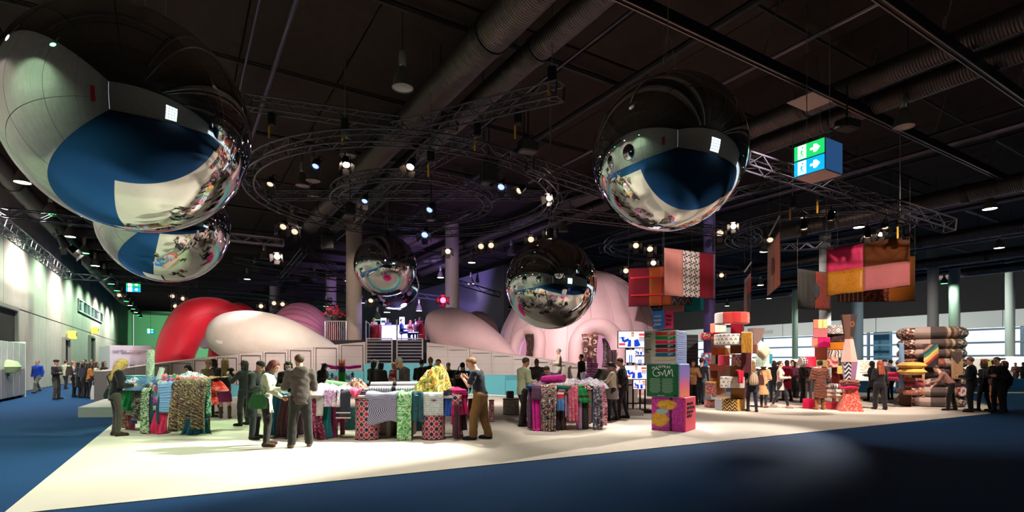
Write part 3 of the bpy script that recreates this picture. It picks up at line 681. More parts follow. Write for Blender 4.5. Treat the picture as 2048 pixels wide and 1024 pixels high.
for k, (x, y, Y, w, two) in enumerate(((267, 574, 44, 1.0, True), (301, 662, 88, 1.1, True), (315, 682, 105, 1.0, False))):
    e2 = thing('exit_sign', '%s small lit exit sign counted down the left wall' % ORD[k], 'sign', P(x, y, Y), math.radians(20))
    hh = .8 if two else .55
    MB().box((0, .06, 0), (w+.06, .12, hh+.06), bev=.01).build('housing', BLACK, e2, False, False)
    if two: exit_pict(e2, -w/2, .01, w, hh/2-.02, -.02, False); exit_pict(e2, -w/2, -hh/2, w, hh/2-.02, -.02, True)
    else: exit_pict(e2, -w/2, -hh/2, w, hh, -.02, False)
    MB().tube([(0, .05, hh/2), (0, .05, ZC-e2.location.z)], .02, 5).build('suspension_rod', BLACK, e2, False, False)
# ================================================================ inflatables
def inflat(col, name, rough=.55):
    g = G(name); v = g.co('Object'); n1 = g.noise(v, 2.2, 4); n2 = g.noise(v, 40, 2); cc = c(*col)
    g.bump(g.ma('ADD', n1, g.ma('MULTIPLY', n2, .05)), .25, .08)
    return g.done(g.ramp(n1, [(.3, tuple(q*.93 for q in cc[:3])+(1,)), (.7, cc)], 'LINEAR'), rough, 0, .15, .35)
IRED, IWHT, IPNK, IMAU = inflat((206, 28, 46), 'red_nylon', .5), inflat((222, 212, 198), 'white_nylon'), inflat((214, 178, 180), 'pink_nylon'), inflat((206, 128, 160), 'mauve_nylon')
SEAM = M((120, 60, 66), .7, grain=0); SEAMW = M((196, 180, 168), .7, grain=0); SEAMP = M((206, 168, 170), .7, grain=0)
def spine(keys, n=48):
    """smooth sampled (point, radius) list through key rows of px, py, depth, radius in px"""
    ks = [(P(x, y, Y), r*Y/F) for x, y, Y, r in keys]; out = []
    for i in range(n+1):
        t = i/n*(len(ks)-1); k = min(int(t), len(ks)-2); f = t-k
        p0, p1, p2, p3 = (ks[max(0, k-1)], ks[k], ks[k+1], ks[min(len(ks)-1, k+2)])
        cr = lambda a, b, cc, d: .5*((2*b)+(cc-a)*f+(2*a-5*b+4*cc-d)*f*f+(3*b-a-3*cc+d)*f**3)
        out.append((V3([cr(p0[0][j], p1[0][j], p2[0][j], p3[0][j]) for j in range(3)]), max(.01, cr(p0[1], p1[1], p2[1], p3[1]))))
    return out
def blob(name, keys, m, seam, label, n=48, k=32, seams=(), base=None):
    sp = spine(keys, n); b = base or FX(keys[0][0], keys[0][2]); t = thing(name, label, 'inflatable', b)
    MB().tube([p for p, r in sp], [r for p, r in sp], k).build('skin', m, t, smooth='all')
    for a in seams:      # welded seams running along the body
        pts = []; prev = None
        for i, (p, r) in enumerate(sp):
            d = (sp[min(n, i+1)][0]-sp[max(0, i-1)][0]).normalized()
            e1 = d.cross(V3((0, 0, 1)) if abs(d.z) < .95 else V3((1, 0, 0))).normalized() if prev is None else (prev-d*prev.dot(d)).normalized()
            prev = e1; e2 = d.cross(e1); pts.append(p+(e1*math.cos(a)+e2*math.sin(a))*r*1.002)
        MB().tube(pts, .012, 4).build('seam', seam, t)
    return t
blob('inflatable_arch', [(338, 790, 33, 34), (347, 722, 33, 34), (363, 674, 33.2, 36), (390, 636, 33.4, 37), (428, 624, 33.7, 29), (460, 636, 34, 27), (486, 668, 34.4, 28), (500, 780, 34.8, 28)], IRED, SEAM, 'red inflatable tube arch bending down behind the ramp', 56, 36, (.6, 2.2, 3.6, 5.2))
blob('inflatable_arch', [(440, 780, 38, 26), (448, 690, 38, 26), (466, 636, 38, 26), (490, 638, 38.2, 24), (512, 690, 38.4, 24), (516, 780, 38.6, 24)], IRED, SEAM, 'darker red inflatable hump behind the red tube arch', 40, 28, (1.2, 4.0))
wb = blob('inflatable_bulb', [(421, 668, 29.5, 1), (424, 668, 29.5, 22), (436, 669, 29.5, 36), (462, 671, 29.5, 48), (500, 676, 29.5, 55), (545, 683, 29.7, 54), (590, 692, 30, 46), (630, 700, 30.3, 33), (660, 708, 30.6, 22), (680, 716, 30.8, 8), (686, 720, 31, 1)], IWHT, SEAMW, 'large white inflatable teardrop lying above the left ramp', 64, 44, (.5, 1.6, 2.6, 3.8), base=FX(540, 29.5))
dsk = V3(P(441, 672, 28.25)); m = Matrix.Rotation(math.radians(-52), 3, 'Z') @ Matrix.Rotation(pi/2, 3, 'X')
dd = (V3((0, 0, EYE))-dsk).normalized(); qd = (dd+V3((-.75, 0, .1))).normalized().to_track_quat('Z', 'Y').to_matrix()
MB().lathe([(.0, .06), (.3, .05), (.42, .02), (.45, -.05)], 28, dsk, mat=qd).build('valve_disc', M((246, 240, 226), .5, grain=.01), wb, smooth=True)
blob('inflatable_bulb', [(850, 652, 29.6, 1), (853, 652, 29.6, 16), (866, 652, 29.6, 32), (888, 658, 29.6, 45), (915, 668, 29.5, 49), (948, 680, 29.2, 44), (980, 693, 28.6, 33), (1008, 706, 27.8, 20), (1030, 716, 27.2, 6), (1036, 719, 27.0, 1)], IPNK, SEAMP, 'large pink inflatable teardrop lying above the right ramp', 60, 44, (.4, 1.4, 2.4, 3.6), base=FX(920, 30))
blob('inflatable_bulb', [(926, 650, 33, 1), (930, 652, 33, 18), (948, 654, 33, 33), (968, 664, 33, 30), (984, 690, 33, 16), (988, 700, 33, 1)], IPNK, SEAMP, 'small pink inflatable bump behind the large pink teardrop', 30, 30, (1.0, 2.2))
blob('inflatable_bulb', [(400, 690, 36, 1), (404, 688, 36, 12), (420, 676, 36, 22), (446, 668, 36, 26), (476, 668, 36, 1)], inflat((206, 196, 226), 'lilac_nylon'), SEAMW, 'small lilac inflatable between red arch and white teardrop', 24, 24, ())
# ribbed mauve dome behind the white teardrop
mp = P(602, 690, 38); dm = thing('inflatable_dome', 'mauve ribbed inflatable dome behind the white teardrop', 'inflatable', V3((mp.x, mp.y, 0)))
for k in range(15):
    a = pi*(k+.5)/15-pi/2; pts = []; rr = []
    for j in range(17):
        b_ = pi*j/16; pts.append(mp+V3((2.02*math.cos(b_), math.sin(a)*math.sin(b_)*2.2, math.cos(a)*math.sin(b_)*2.7))); rr.append(.02+.27*math.sin(b_)**.7)
    MB().tube(pts, rr, 12).build('rib', IMAU, dm, smooth='all')
# the pink dome with arched openings
DC = FX(1160, 31.5); DRX, DZ = 5.05, 6.9
def dome_pt(a, h, rib=24):
    # a: azimuth, h: 0 at floor .. 1 at the top
    ph = h*pi/2; r = DRX*math.cos(ph)**.80 if h < 1 else 0
    lob = 1+.022*abs(math.sin(a*rib/2))*math.cos(ph); z = DZ*math.sin(ph)
    ring = 1+.006*abs(math.sin(h*pi*7))
    return V3((r*lob*ring*math.cos(a), r*lob*ring*math.sin(a), z))
dome = thing('inflatable_igloo', 'huge pink inflatable dome with arched openings', 'inflatable', DC)
ARCH = []
for px, hw, top in ((1054, .62, 668), (1197, .82, 664), (1306, .7, 690)):
    a = (px-1024)/F                      # ray against the dome's plan circle
    # solve |(aY, Y)-DC| = DRX*.93 for the near side
    Rr = DRX*.96; A = a*a+1; B = -2*(a*DC.x+DC.y); C_ = DC.x**2+DC.y**2-Rr*Rr; disc = max(0, B*B-4*A*C_); Y = (-B-math.sqrt(disc))/(2*A)
    az = math.atan2(Y-DC.y, a*Y-DC.x); ztop = EYE+(HZ-top)/F*Y; ARCH.append((az, hw/DRX, ztop))
NU, NV = 240, 66; bm_ = MB(); vs = [dome_pt(2*pi*i/NU, j/NV*.995) for j in range(NV+1) for i in range(NU)]; fs = []
for j in range(NV):
    for i in range(NU):
        i2 = (i+1) % NU; cen = (vs[j*NU+i]+vs[(j+1)*NU+i2])/2; az = math.atan2(cen.y, cen.x); cut = False
        for (a0, ha, zt) in ARCH:
            d = (az-a0+pi) % (2*pi)-pi; zr = zt-ha*DRX
            if abs(d) < ha and (cen.z < zr or (d/ha)**2+((cen.z-zr)/(ha*DRX))**2 < 1): cut = True
        if not cut: fs.append((j*NU+i, j*NU+i2, (j+1)*NU+i2, (j+1)*NU+i))
fs.append(tuple(NV*NU+i for i in range(NU)))
bm_.add(vs, fs); sk = bm_.build('skin', IPNK, dome, smooth='all', world=False)
for k in range(24):
    a = 2*pi*k/24; ok = [dome_pt(a, j/30*.995)*1.004 for j in range(31)]; ok = [p for p in ok if all(not (abs((a-a0+pi) % (2*pi)-pi) < ha*1.5 and p.z < zt+.4) for a0, ha, zt in ARCH)]
    if len(ok) > 3: MB().tube(ok, .02, 4).build('seam', SEAMP, dome, world=False)
for (a0, ha, zt) in ARCH:
    hw = ha*DRX; zr = zt-hw; path = []
    def onwall(d, z):
        h = math.asin(min(1, z/DZ))/(pi/2); return dome_pt(a0+d, h)
    rim = hw*.52
    for z in np.linspace(0, zr, 6): path.append(onwall(-(hw+rim*.7)/DRX, max(z, .01)))
    for t in np.linspace(0, pi, 17)[1:-1]: path.append(onwall(-(hw+rim*.7)/DRX*math.cos(t), zr+(hw+rim*.7)*math.sin(t)))
    for z in np.linspace(zr, 0, 6): path.append(onwall((hw+rim*.7)/DRX, max(z, .01)))
    MB().tube(path, rim, 18).build('arch_rim', IPNK, dome, smooth='all', world=False)
# patterned lengths hanging inside the openings
def curtain(x, yt, yb, Y, w, m, label, folds=4):
    b = MB(); n = 26; h = (yb-yt)/F*Y
    def fn(u, v): return P(x, yt, Y)+V3((w*(u-.5)*(1-.25*math.sin(v*pi)), .09*math.sin(u*2*pi*folds+v), -h*v))
    o = b.grid(fn, n, 10, uvf=lambda u, v: (u*w, v*h)).build('hanging_cloth', m, smooth='all', off=tuple(P(x, yb, Y)), label=label, cat='cloth')
    so = o.modifiers.new('thick', 'SOLIDIFY'); so.thickness = .02
    return o

# ================================================================ curved ramp, bench ring, stairs, bar deck
AC, AR = V3((-5.65, 18.3, 0)), 9.8
def arcY(x, r=AR):
    a = (x-1024)/F; A = a*a+1; B = -2*(a*AC.x+AC.y); C_ = AC.x**2+AC.y**2-r*r; d = B*B-4*A*C_
    return (-B+math.sqrt(max(0, d)))/(2*A)
g = G('dotted_panel'); v = g.co('UV'); vo = g.voro(v, 16, rnd=.2); n1 = g.noise(v, 4, 2); sp = g.sep(v)
lines = g.ma('LESS_THAN', g.ma('FRACT', g.ma('MULTIPLY', sp[1], 2.6)), .03)
col = g.ramp(vo, [(.0, c(222, 214, 206)), (.16, c(186, 172, 167)), (.4, c(198, 184, 177))], 'CONSTANT')
col = g.mix(g.ma('MULTIPLY', lines, .55), col, c(110, 96, 92))
RAMPM = g.done(g.mix(g.ma('MULTIPLY', n1, .25), col, c(190, 180, 174)), .8, spec=.2)
FRM = M((196, 186, 176), .5, grain=.02); FRMD = M((120, 106, 100), .6, grain=.02); TURQ = M((96, 178, 188), .7, grain=.03)
LX = [214, 236, 268, 304, 340, 385, 430, 478, 526, 576, 627, 678, 731]; RX = [853, 895, 939, 983, 1024, 1064, 1101, 1134, 1161, 1186, 1208, 1228, 1244]
def ramp_top(x): return 1.3+(2.70-1.3)*((x-214)/(731-214)) if x < 800 else 2.68-(2.68-1.15)*((x-853)/(1244-853))
def ramp(xs, label):
    t = thing('curved_ramp', label, 'ramp', FX((xs[0]+xs[-1])/2, arcY((xs[0]+xs[-1])/2)))
    for i in range(len(xs)-1):
        b = MB(); n = 5; pts = []
        for k in range(n+1):
            x = xs[i]+(xs[i+1]-xs[i])*(k/n*.985+.0075); Y = arcY(x); Y2 = arcY(x, AR+.6); pts.append((FX(x, Y), FX(x, Y)+(FX(x, Y)-AC).normalized()*.6, ramp_top(x)))
        vs = []; fs = []; uvs = []; L = (pts[0][0]-pts[-1][0]).length
        for p, q, z in pts: vs += [p, V3((p.x, p.y, z)), V3((q.x, q.y, z)), q]
        for k in range(n):
            a = 4*k; z0, z1 = pts[k][2], pts[k+1][2]; u0, u1 = L*k/n, L*(k+1)/n
            fs += [(a, a+4, a+5, a+1), (a+1, a+5, a+6, a+2), (a+2, a+6, a+7, a+3)]; uvs += [[(u0, 0), (u1, 0), (u1, z1), (u0, z0)], [(u0, 0), (u1, 0), (u1, 1.6), (u0, 1.6)], [(u0, 0), (u1, 0), (u1, z1), (u0, z0)]]
        fs += [(0, 1, 2, 3), (4*n+3, 4*n+2, 4*n+1, 4*n)]; uvs += [[(0, 0)]*4]*2
        b.add(vs, fs, uvs); seg = b.build('wall_panel', RAMPM, t)
        # raised frame on the panel face
        x0, x1 = xs[i]+(xs[i+1]-xs[i])*.10, xs[i]+(xs[i+1]-xs[i])*.90
        zt = min(ramp_top(x0), ramp_top(x1))-.06; r_ = AR-.03; pa, pb = FX(x0, arcY(x0, r_)), FX(x1, arcY(x1, r_)); zb = max(.2, zt-1.7)
        A, B, C2, D = V3((pa.x, pa.y, zt)), V3((pb.x, pb.y, zt)), V3((pb.x, pb.y, zb)), V3((pa.x, pa.y, zb))
        for (e, f_) in ((A, B), (B, C2), (C2, D), (D, A)): MB().tube([e, f_], .022, 6).build('frame', FRMD if xs[0] < 800 and i > 2 else FRM, seg)
    return t
ramp(LX, 'grey dotted curved ramp wall with framed panels on the left of the stair')
ramp(RX, 'grey dotted curved ramp wall with framed panels on the right of the stair')
# turquoise bench ring before the ramp, stepped
def bench(x0, x1, z, label, r=AR-1.0, m=TURQ):
    b = MB(); n = 10; vs = []; fs = []
    for k in range(n+1):
        x = x0+(x1-x0)*k/n; p = FX(x, arcY(x, r)); q = p+(p-AC).normalized()*.9
        vs += [p, V3((p.x, p.y, z)), V3((q.x, q.y, z)), q]
    for k in range(n):
        a = 4*k; fs += [(a, a+4, a+5, a+1), (a+1, a+5, a+6, a+2), (a+2, a+6, a+7, a+3)]
    fs += [(0, 1, 2, 3), (4*n+3, 4*n+2, 4*n+1, 4*n)]
    ce = FX((x0+x1)/2, arcY((x0+x1)/2, r)); o = b.add(vs, fs).build('bench_wall', m, off=tuple(ce), label=label, cat='bench')
    cap = MB(); pts = [FX(x0+(x1-x0)*k/n, arcY(x0+(x1-x0)*k/n, r-.03))+V3((0, 0, .06)) for k in range(n+1)]
    cap.tube(pts, .05, 6).build('kick_rail', M((220, 220, 216), .4, grain=0), o, world=False, off=tuple(ce)); return o
bench(430, 545, .62, 'low turquoise bench wall behind the woman taking a photo')
bench(546, 640, .9, 'turquoise bench wall behind the man in the hoodie')
bench(641, 727, 1.2, 'turquoise bench wall left of the stair railing')
bench(728, 868, 1.58, 'tallest turquoise bench wall below the stair railing')
bench(869, 937, 1.25, 'turquoise bench wall right of the stair railing')
bench(938, 1010, 1.02, 'turquoise bench wall behind the man in brown trousers')
bench(1011, 1080, .78, 'turquoise bench wall behind the blurred man')
bench(1081, 1150, .5, 'lowest turquoise bench wall behind the right table', m=M((150, 146, 140), .7, grain=.02))
# small figures stuck on the turquoise wall
for k, (x, y) in enumerate(((664, 752), (672, 757), (692, 754), (698, 756), (705, 750), (655, 750))):
    p = P(x, y, arcY(x, AR-1.06)); m = MB(); u = .16
    for L in (((0, .5), (0, -.1)), ((0, .3), (.5, .1)), ((0, .3), (-.5, .15)), ((0, -.1), (.35, -.6)), ((0, -.1), (-.3, -.6))): m.tube([p+V3((a*u, 0, b*u)) for a, b in L], .03, 5)
    m.tube([p+V3((0, -.02, .62*u)), p+V3((0, .04, .62*u))], .045, 8)
    m.build('wall_figure', M(((60, 40, 50), (150, 60, 50), (40, 50, 70), (90, 50, 60), (30, 30, 40), (110, 70, 70))[k], .8, grain=0), off=tuple(p), label='%s tiny cut-out figure stuck on the turquoise wall by the striped puppet' % ORD[k], cat='figure', group='figures on the turquoise wall')
# stair between the two ramps
NAVY = M((24, 20, 44), .7, grain=.03); RAIL = M((206, 196, 190), .35, .5, grain=0); DECKZ = 2.92
SX0, SX1 = P(731, 0, 28.2).x, P(853, 0, 28.2).x
st = thing('staircase', 'dark blue staircase rising to the bar deck', 'stair', ((SX0+SX1)/2, 29, 0))
for k in range(10):
    z = 1.2+(DECKZ-1.2)*(k+1)/10; MB().box(((SX0+SX1)/2, 28.6+.24*k, z/2), (SX1-SX0, .235, z-.0), bev=.015).build('step', NAVY, st)
def railing(x0, x1, Y, zb, zt, nbar, label, nvert=0, glass=False):
    t = thing('railing', label, 'railing', (((x0+x1)/2), Y, zb))
    for x in (x0, x1): MB().tube([(x, Y, zb), (x, Y, zt)], .035, 8).build('post', RAIL, t, smooth=True)
    MB().tube([(x0, Y, zt), (x1, Y, zt)], .035, 8).build('handrail', RAIL, t, smooth=True)
    for k in range(nbar): z = zb+(zt-zb)*(k+.3)/nbar; MB().tube([(x0, Y, z), (x1, Y, z)], .022, 6).build('bar', RAIL, t, smooth=True)
    for k in range(nvert): x = x0+(x1-x0)*(k+1)/(nvert+1); MB().tube([(x, Y, zb), (x, Y, zt)], .018, 6).build('baluster', RAIL, t, smooth=True)
    if glass: MB().box(((x0+x1)/2, Y, (zb+zt)/2), (abs(x1-x0), .02, (zt-zb)*.9)).build('glass_panel', GLASS, t)
    return t
xs_ = [P(x, 0, 27.9).x for x in (733, 784, 794, 845, 852)]
railing(xs_[0], xs_[1], 27.9, 1.55, 2.86, 8, 'left barred railing across the dark stair')
railing(xs_[2], xs_[3], 27.9, 1.55, 2.86, 8, 'right barred railing across the dark stair')
# bar deck
DK = M((46, 34, 40), .6, grain=.03)
deck = MB().box((-6.2, 39.9, DECKZ/2), (9.8, 17.6, DECKZ)).build('bar_deck', DK, kind='structure', label='raised dark deck carrying the bar behind the stair')
def sit(x, Y): return V3((P(x, 0, Y).x, Y, DECKZ))
for k, (xa, xb) in enumerate(((650, 692), (852, 862))):
    p, q = sit(xa, 32), sit(xb, 32); railing(p.x, q.x, 32, DECKZ, DECKZ+1.15, 0, ('white baluster railing before the red flower vase', 'short railing at the right end of the bar deck')[k], 9 if k == 0 else 3)
t = thing('glass_balustrade', 'sloping glass balustrade left of the bar counter', 'balustrade', sit(735, 31.6))
for (xa, Ya, xb, Yb) in ((732, 31.4, 744, 35.6),):
    p, q = sit(xa, Ya), sit(xb, Yb); d = (q-p)
    MB().add([p, q, q+V3((0, 0, 1.1)), p+V3((0, 0, 1.1))]+[w+V3((.03, 0, 0)) for w in (p, q, q+V3((0, 0, 1.1)), p+V3((0, 0, 1.1)))], [(0, 1, 2, 3), (7, 6, 5, 4), (0, 4, 5, 1), (2, 6, 7, 3)]).build('glass_panel', GLASS, t)
    MB().tube([p+V3((0, 0, 1.12)), q+V3((0, 0, 1.12))], .03, 6).build('handrail', RAIL, t)
    for w in (p, (p+q)/2, q): MB().tube([w, w+V3((0, 0, 1.12))], .025, 6).build('post', RAIL, t)
MB().tube([sit(794, 31.4)-V3((0, 0, .1)), sit(794, 31.4)+V3((0, 0, 1.2))], .05, 8).build('deck_post', RAIL, smooth=True, label='pale post standing on the deck edge before the bar', cat='post')
bar = thing('bar_counter', 'glowing blue white bar counter on the deck', 'counter', sit(800, 35.4))
bx0, bx1 = sit(758, 35.4).x, sit(838, 35.4).x
MB().box(((bx0+bx1)/2, 35.5, DECKZ+.55), (bx1-bx0, .6, 1.1), bev=.03).build('glow_front', EM((176, 180, 255), 3.2, 'bar_glow'), bar)
MB().box(((bx0+bx1)/2, 35.45, DECKZ+1.13), (bx1-bx0+.2, .8, .06), bev=.015).build('counter_top', M((236, 236, 240), .3, grain=0), bar)
for k, (x, y0, y1, w) in enumerate(((767, 636, 652, 11), (804, 634, 650, 10))):
    p = P(x, y1, 36.6); h = (y1-y0)/F*36.6; t = thing('menu_board', '%s lit white board standing behind the bar' % ('left' if k == 0 else 'right'), 'sign', p)
    MB().box(p+V3((0, 0, h/2)), (w/F*36.6, .08, h), bev=.01).build('panel', EM((230, 236, 255), 1.6, 'board_glow'), t)
    if k == 0: MB().box(p+V3((0, -.05, h*.55)), (w/F*30, .01, h*.3)).build('print', M((120, 170, 190), .6, grain=.2, gs=9), t)
    MB().tube([p-V3((0, 0, p.z-DECKZ)), p], .03, 6).build('stand', RAIL, t)
MB().box(P(800, 668, 42), (24, .3, 1.0)).build('back_bar', M((60, 66, 92), .6, grain=.05), label='dim low wall behind the bar', cat='wall')
RED = M((150, 26, 44), .6, grain=.04)
for k, x in enumerate((752, 848)):
    t = thing('armchair', 'red tub chair at the %s end of the bar' % ('left', 'right')[k], 'chair', sit(x, 33.2))
    MB().lathe([(.0, .42), (.3, .44), (.33, .40), (.3, .12), (.0, .1)], 20).build('seat', RED, t, True, False)
    MB().lathe([(.33, .1), (.36, .9), (.32, 1.05), (.28, .9), (.26, .4)], 20, a0=-.3 if k else -2.4+pi/2, a1=pi*.9).build('backrest', RED, t, True, False)
    for a in range(4): MB().tube([(.22*math.cos(a*pi/2), .22*math.sin(a*pi/2), 0), (.22*math.cos(a*pi/2), .22*math.sin(a*pi/2), .12)], .02, 6).build('leg', BLACK, t, False, False)
for k, x in enumerate((803, 821, 832)):
    t = thing('bar_stool', '%s white bar stool on the deck counted from the left' % ORD[k], 'stool', sit(x, 34.0), group='bar stools')
    MB().lathe([(.0, .60), (.18, .62), (.2, .58), (.0, .56)], 16).build('seat', M((226, 226, 232), .4, grain=0), t, True, False)
    MB().tube([(0, 0, .02), (0, 0, .57)], .03, 8).build('pole', ALU, t, True, False); MB().lathe([(.2, .0), (.19, .02), (.0, .03)], 16).build('base', ALU, t, True, False)
# red flowers on the deck
fv = thing('flower_arrangement', 'tall red flower arrangement in a vase on the deck beside the column', 'flowers', sit(667, 32.6))
MB().lathe([(.0, 0), (.28, 0), (.34, .5), (.3, 1.0), (.22, 1.2), (.2, 1.18), (.0, 1.0)], 18).build('vase', M((110, 30, 44), .5, grain=.2, gs=12), fv, True, False)
FRED, FPNK, FLG = M((190, 34, 60), .7, grain=.1), M((214, 90, 110), .7, grain=.1), M((50, 60, 40), .8, grain=.1)
for k in range(70):
    a = R.random()*2*pi; el = R.random()**.6; L = .42+R.random()*.6; d = V3((math.cos(a)*(1-el*.75), math.sin(a)*(1-el*.75), .35+el)).normalized()*L
    MB().tube([(0, 0, 1.1), V3((0, 0, 1.15))+d*.6, V3((0, 0, 1.15))+d], .007, 3).build('stem', FLG, fv, False, False)
    MB().lathe([(.0, -.02), (.05, .0), (.075, .05), (.05, .08), (.0, .05)], 6, V3((0, 0, 1.15))+d).build('blossom', FRED if k % 3 else FPNK, fv, False, False)

# ---- far left partition with text, cabinets
t = thing('info_wall', 'white partition wall with columns of printed text behind the group', 'partition', FX(250, 33))
pa, pc, pb = FX(199, 36), FX(219.5, 33), FX(306, 34.5); zt = 1.63+33/F*33
IW = M((214, 204, 214), .7, grain=.01)
def vpanel(a, b, z0, z1, th, name, m, par):
    d = (b-a).normalized(); n = V3((d.y, -d.x, 0)); ce = (a+b)/2; ang = math.atan2(d.y, d.x)
    return MB().box(ce+V3((0, 0, (z0+z1)/2))-n*th/2, ((b-a).length, th, z1-z0), ang, bev=.01).build(name, m, par)
vpanel(pa, pc, 0, zt+.05, .2, 'side_panel', M((196, 198, 200), .7, grain=.01), t); vpanel(pc, pb, 0, zt+.05, .2, 'front_panel', IW, t)
def words(txt, p, h, ang, m, par, name='lettering', align='LEFT', ext=.004, tilt=pi/2, font_shear=0):
    cu = bpy.data.curves.new(name, 'FONT'); cu.body = txt; cu.size = h; cu.extrude = ext; cu.align_x = align; cu.resolution_u = 3; cu.space_line = .85; cu.shear = font_shear
    tmp = bpy.data.objects.new('tmp', cu); COL.objects.link(tmp); bpy.context.view_layer.update(); ev = tmp.evaluated_get(bpy.context.evaluated_depsgraph_get())
    me = bpy.data.meshes.new_from_object(ev); bpy.data.objects.remove(tmp); me.materials.clear(); me.materials.append(m); o = bpy.data.objects.new(name, me); COL.objects.link(o)
    o.location = V3(p)-(parent_off(par) if par else V3()); o.rotation_euler = (tilt, 0, ang)
    if par: o.parent = par
    if len(txt) > 1: o['kind'] = 'stuff'
    return o
dI = (pb-pc).normalized(); aI = math.atan2(dI.y, dI.x); nI = V3((dI.y, -dI.x, 0)); LI = (pb-pc).length
INK, INKO, INKG = M((60, 50, 70), .7, grain=0), M((196, 140, 110), .7, grain=0), M((150, 140, 156), .7, grain=0)
for k, (txt, m) in enumerate((('MAXIMUM\nGLAM', INK), ('Pure\nspiritual', INK), ('Global\nadventure', INKO), ('Hypnotic\nlife', INKG), ('Encouraging', INKG))):
    p0 = pc+dI*(LI*(.06+.19*k))+nI*.03; words(txt, p0+V3((0, 0, zt-.33)), .105 if k in (0, 4) else .15, aI, m, t)
    for j in range(7):
        if j == 3: continue
        MB().box(p0+dI*(LI*.075)+V3((0, 0, zt-.95-.13*j)), (LI*(.14 if j % 3 else .10), .012, .035), aI).build('text_line', M((176, 164, 180), .7, grain=0), t)
    if k > 0: MB().box(p0+dI*(LI*.07)+V3((0, 0, 1.35)), (LI*.11, .02, .28), aI).build('printed_picture', M(((110, 90, 110), (90, 96, 150), (170, 140, 130), (120, 120, 130))[k-1], .6, grain=.3, gs=6), t)
cb = thing('display_cabinet', 'row of white glazed display cabinets against the left wall', 'cabinet', FX(28, 24))
CW, CGRY, CGLS = M((222, 220, 212), .5, grain=.01), M((150, 148, 150), .6, grain=.02), M((206, 208, 204), .2, grain=.05, gs=2)
for k in range(6):
    s0, s1 = s_at(51-12*k-12, -6.25), s_at(51-12*k, -6.25); sc = (s0+s1)/2; L = s1-s0
    hb = lambda l, z, sl, sz, nm, m, ss=L-.04, so=0, par=cb: MB().box(H(l, sc+so, z), (sl, ss, sz), PHI, bev=.012).build(nm, m, par)
    body = hb(-6.75, 1.3, .9, 2.4, 'carcass', CW); hb(-6.28, .72, .05, 1.2, 'door', CGRY); gd = hb(-6.28, 1.93, .05, 1.2, 'glass_door', CGLS)
    MB().box(H(-6.23, sc-L*.42, 1.2), (.05, .04, .3), PHI).build('handle', ALU, gd)
    for z in (.06,): MB().tube([H(-6.35, sc-.03, z), H(-6.35, sc+.03, z)], .06, 10).build('caster', BLACK, cb)
hbx = MB().box(H(-6.75, s_at(51, -6.25)+.06, 1.3), (1.0, .06, 2.62), PHI, bev=.01).build('end_panel', CW, cb)
MB().lathe([(.0, 0), (.3, .05), (.42, .3), (.3, .52), (.0, .6)], 16, H(-6.2, s_at(14, -6.25), 1.15)).build('green_ball_bag', M((170, 190, 140), .7, grain=.1), smooth=True, off=tuple(H(-6.2, s_at(14, -6.25), 1.15)), label='pale green rounded bag on the cabinet at far left', cat='bag')
# striped puppet figure
pp = P(684, 770, 19.5); pu = thing('puppet_post', 'striped cloth puppet with a crown and long pink arms', 'puppet', V3((pp.x, pp.y, 0)))
zz = [.0, .95, 1.28, 1.48, 1.6]; cols = [(196, 40, 120), (30, 150, 50), (70, 40, 110), (200, 90, 60)]
for k in range(4): MB().lathe([(.0, zz[k]), (.14-.01*k, zz[k]), (.145-.01*k, zz[k+1]), (.0, zz[k+1])], 16).build('body_band', cloth(cols[k]), pu, True, False)
for sx, yy in ((-1, .62), (1, .40), (-.55, .30), (1.0, .50)):
    MB().tube([(0, 0, 1.48), (.25*sx, -.05, 1.44+.1*(yy-.4)), (.5*sx, -.08, 1.45+.25*(yy-.35)), (.72*sx, -.1, 1.42+.5*(yy-.3))], [.05, .05, .048, .02], 8).build('arm', cloth((206, 40, 150)), pu, 'all', False)
for k in range(5): a = 2*pi*k/5; MB().tube([(.08*math.cos(a), .08*math.sin(a), 1.58), (.12*math.cos(a), .12*math.sin(a), 1.76)], [.04, .004], 5).build('crown_point', cloth((220, 120, 60)), pu, True, False)
# ================================================================ patterned cloth
def pm_(name, fn, rough=.8, sheen=.15, metal=0, bump=None, kind='UV'):
    g = G(name); col = fn(g, g.co(kind)); nz = g.noise(g.co(kind), 9, 3); g.bump(nz if bump is None else bump(g, g.co(kind)), .3, .02)
    return g.done(col, rough, metal, sheen, spec=.3)
def L(*a): return [c(*x) for x in a]
def p_marble(cols, sc=6, dist=1.5, det=3):
    return lambda g, v: g.pal(g.noise(v, sc, det, .55, dist), L(*cols), .28, .74)
def p_cells(cols, sc=20, rnd=1.0): # each small tuft its own colour
    return lambda g, v: g.pal(g.sep(g.voro(v, sc, 'Color', rnd))[0], L(*cols), 0, 1)
def p_rings(cols, sc=7, rnd=1.0):
    return lambda g, v: g.pal(g.ma('FRACT', g.ma('MULTIPLY', g.voro(v, sc, rnd=rnd), 2.2)), L(*cols), 0, 1)
def p_stripes(cols, sc=6, dirn=0, dist=0):
    def f(g, v):
        x = g.sep(v)[dirn]
        if dist: x = g.ma('ADD', x, g.ma('MULTIPLY', g.noise(v, 3, 2), dist))
        return g.pal(g.ma('FRACT', g.ma('MULTIPLY', x, sc)), L(*cols), 0, 1)
    return f
def p_chev(a, b, sx=6, sy=10, duty=.5):
    def f(g, v):
        s = g.sep(v); t = g.ma('ADD', g.ma('MULTIPLY', s[1], sy), g.ma('MULTIPLY', g.ma('ABSOLUTE', g.ma('SUBTRACT', g.ma('FRACT', g.ma('MULTIPLY', s[0], sx)), .5)), 2.0))
        return g.mix(g.ma('GREATER_THAN', g.ma('FRACT', t), duty), c(*a), c(*b))
    return f
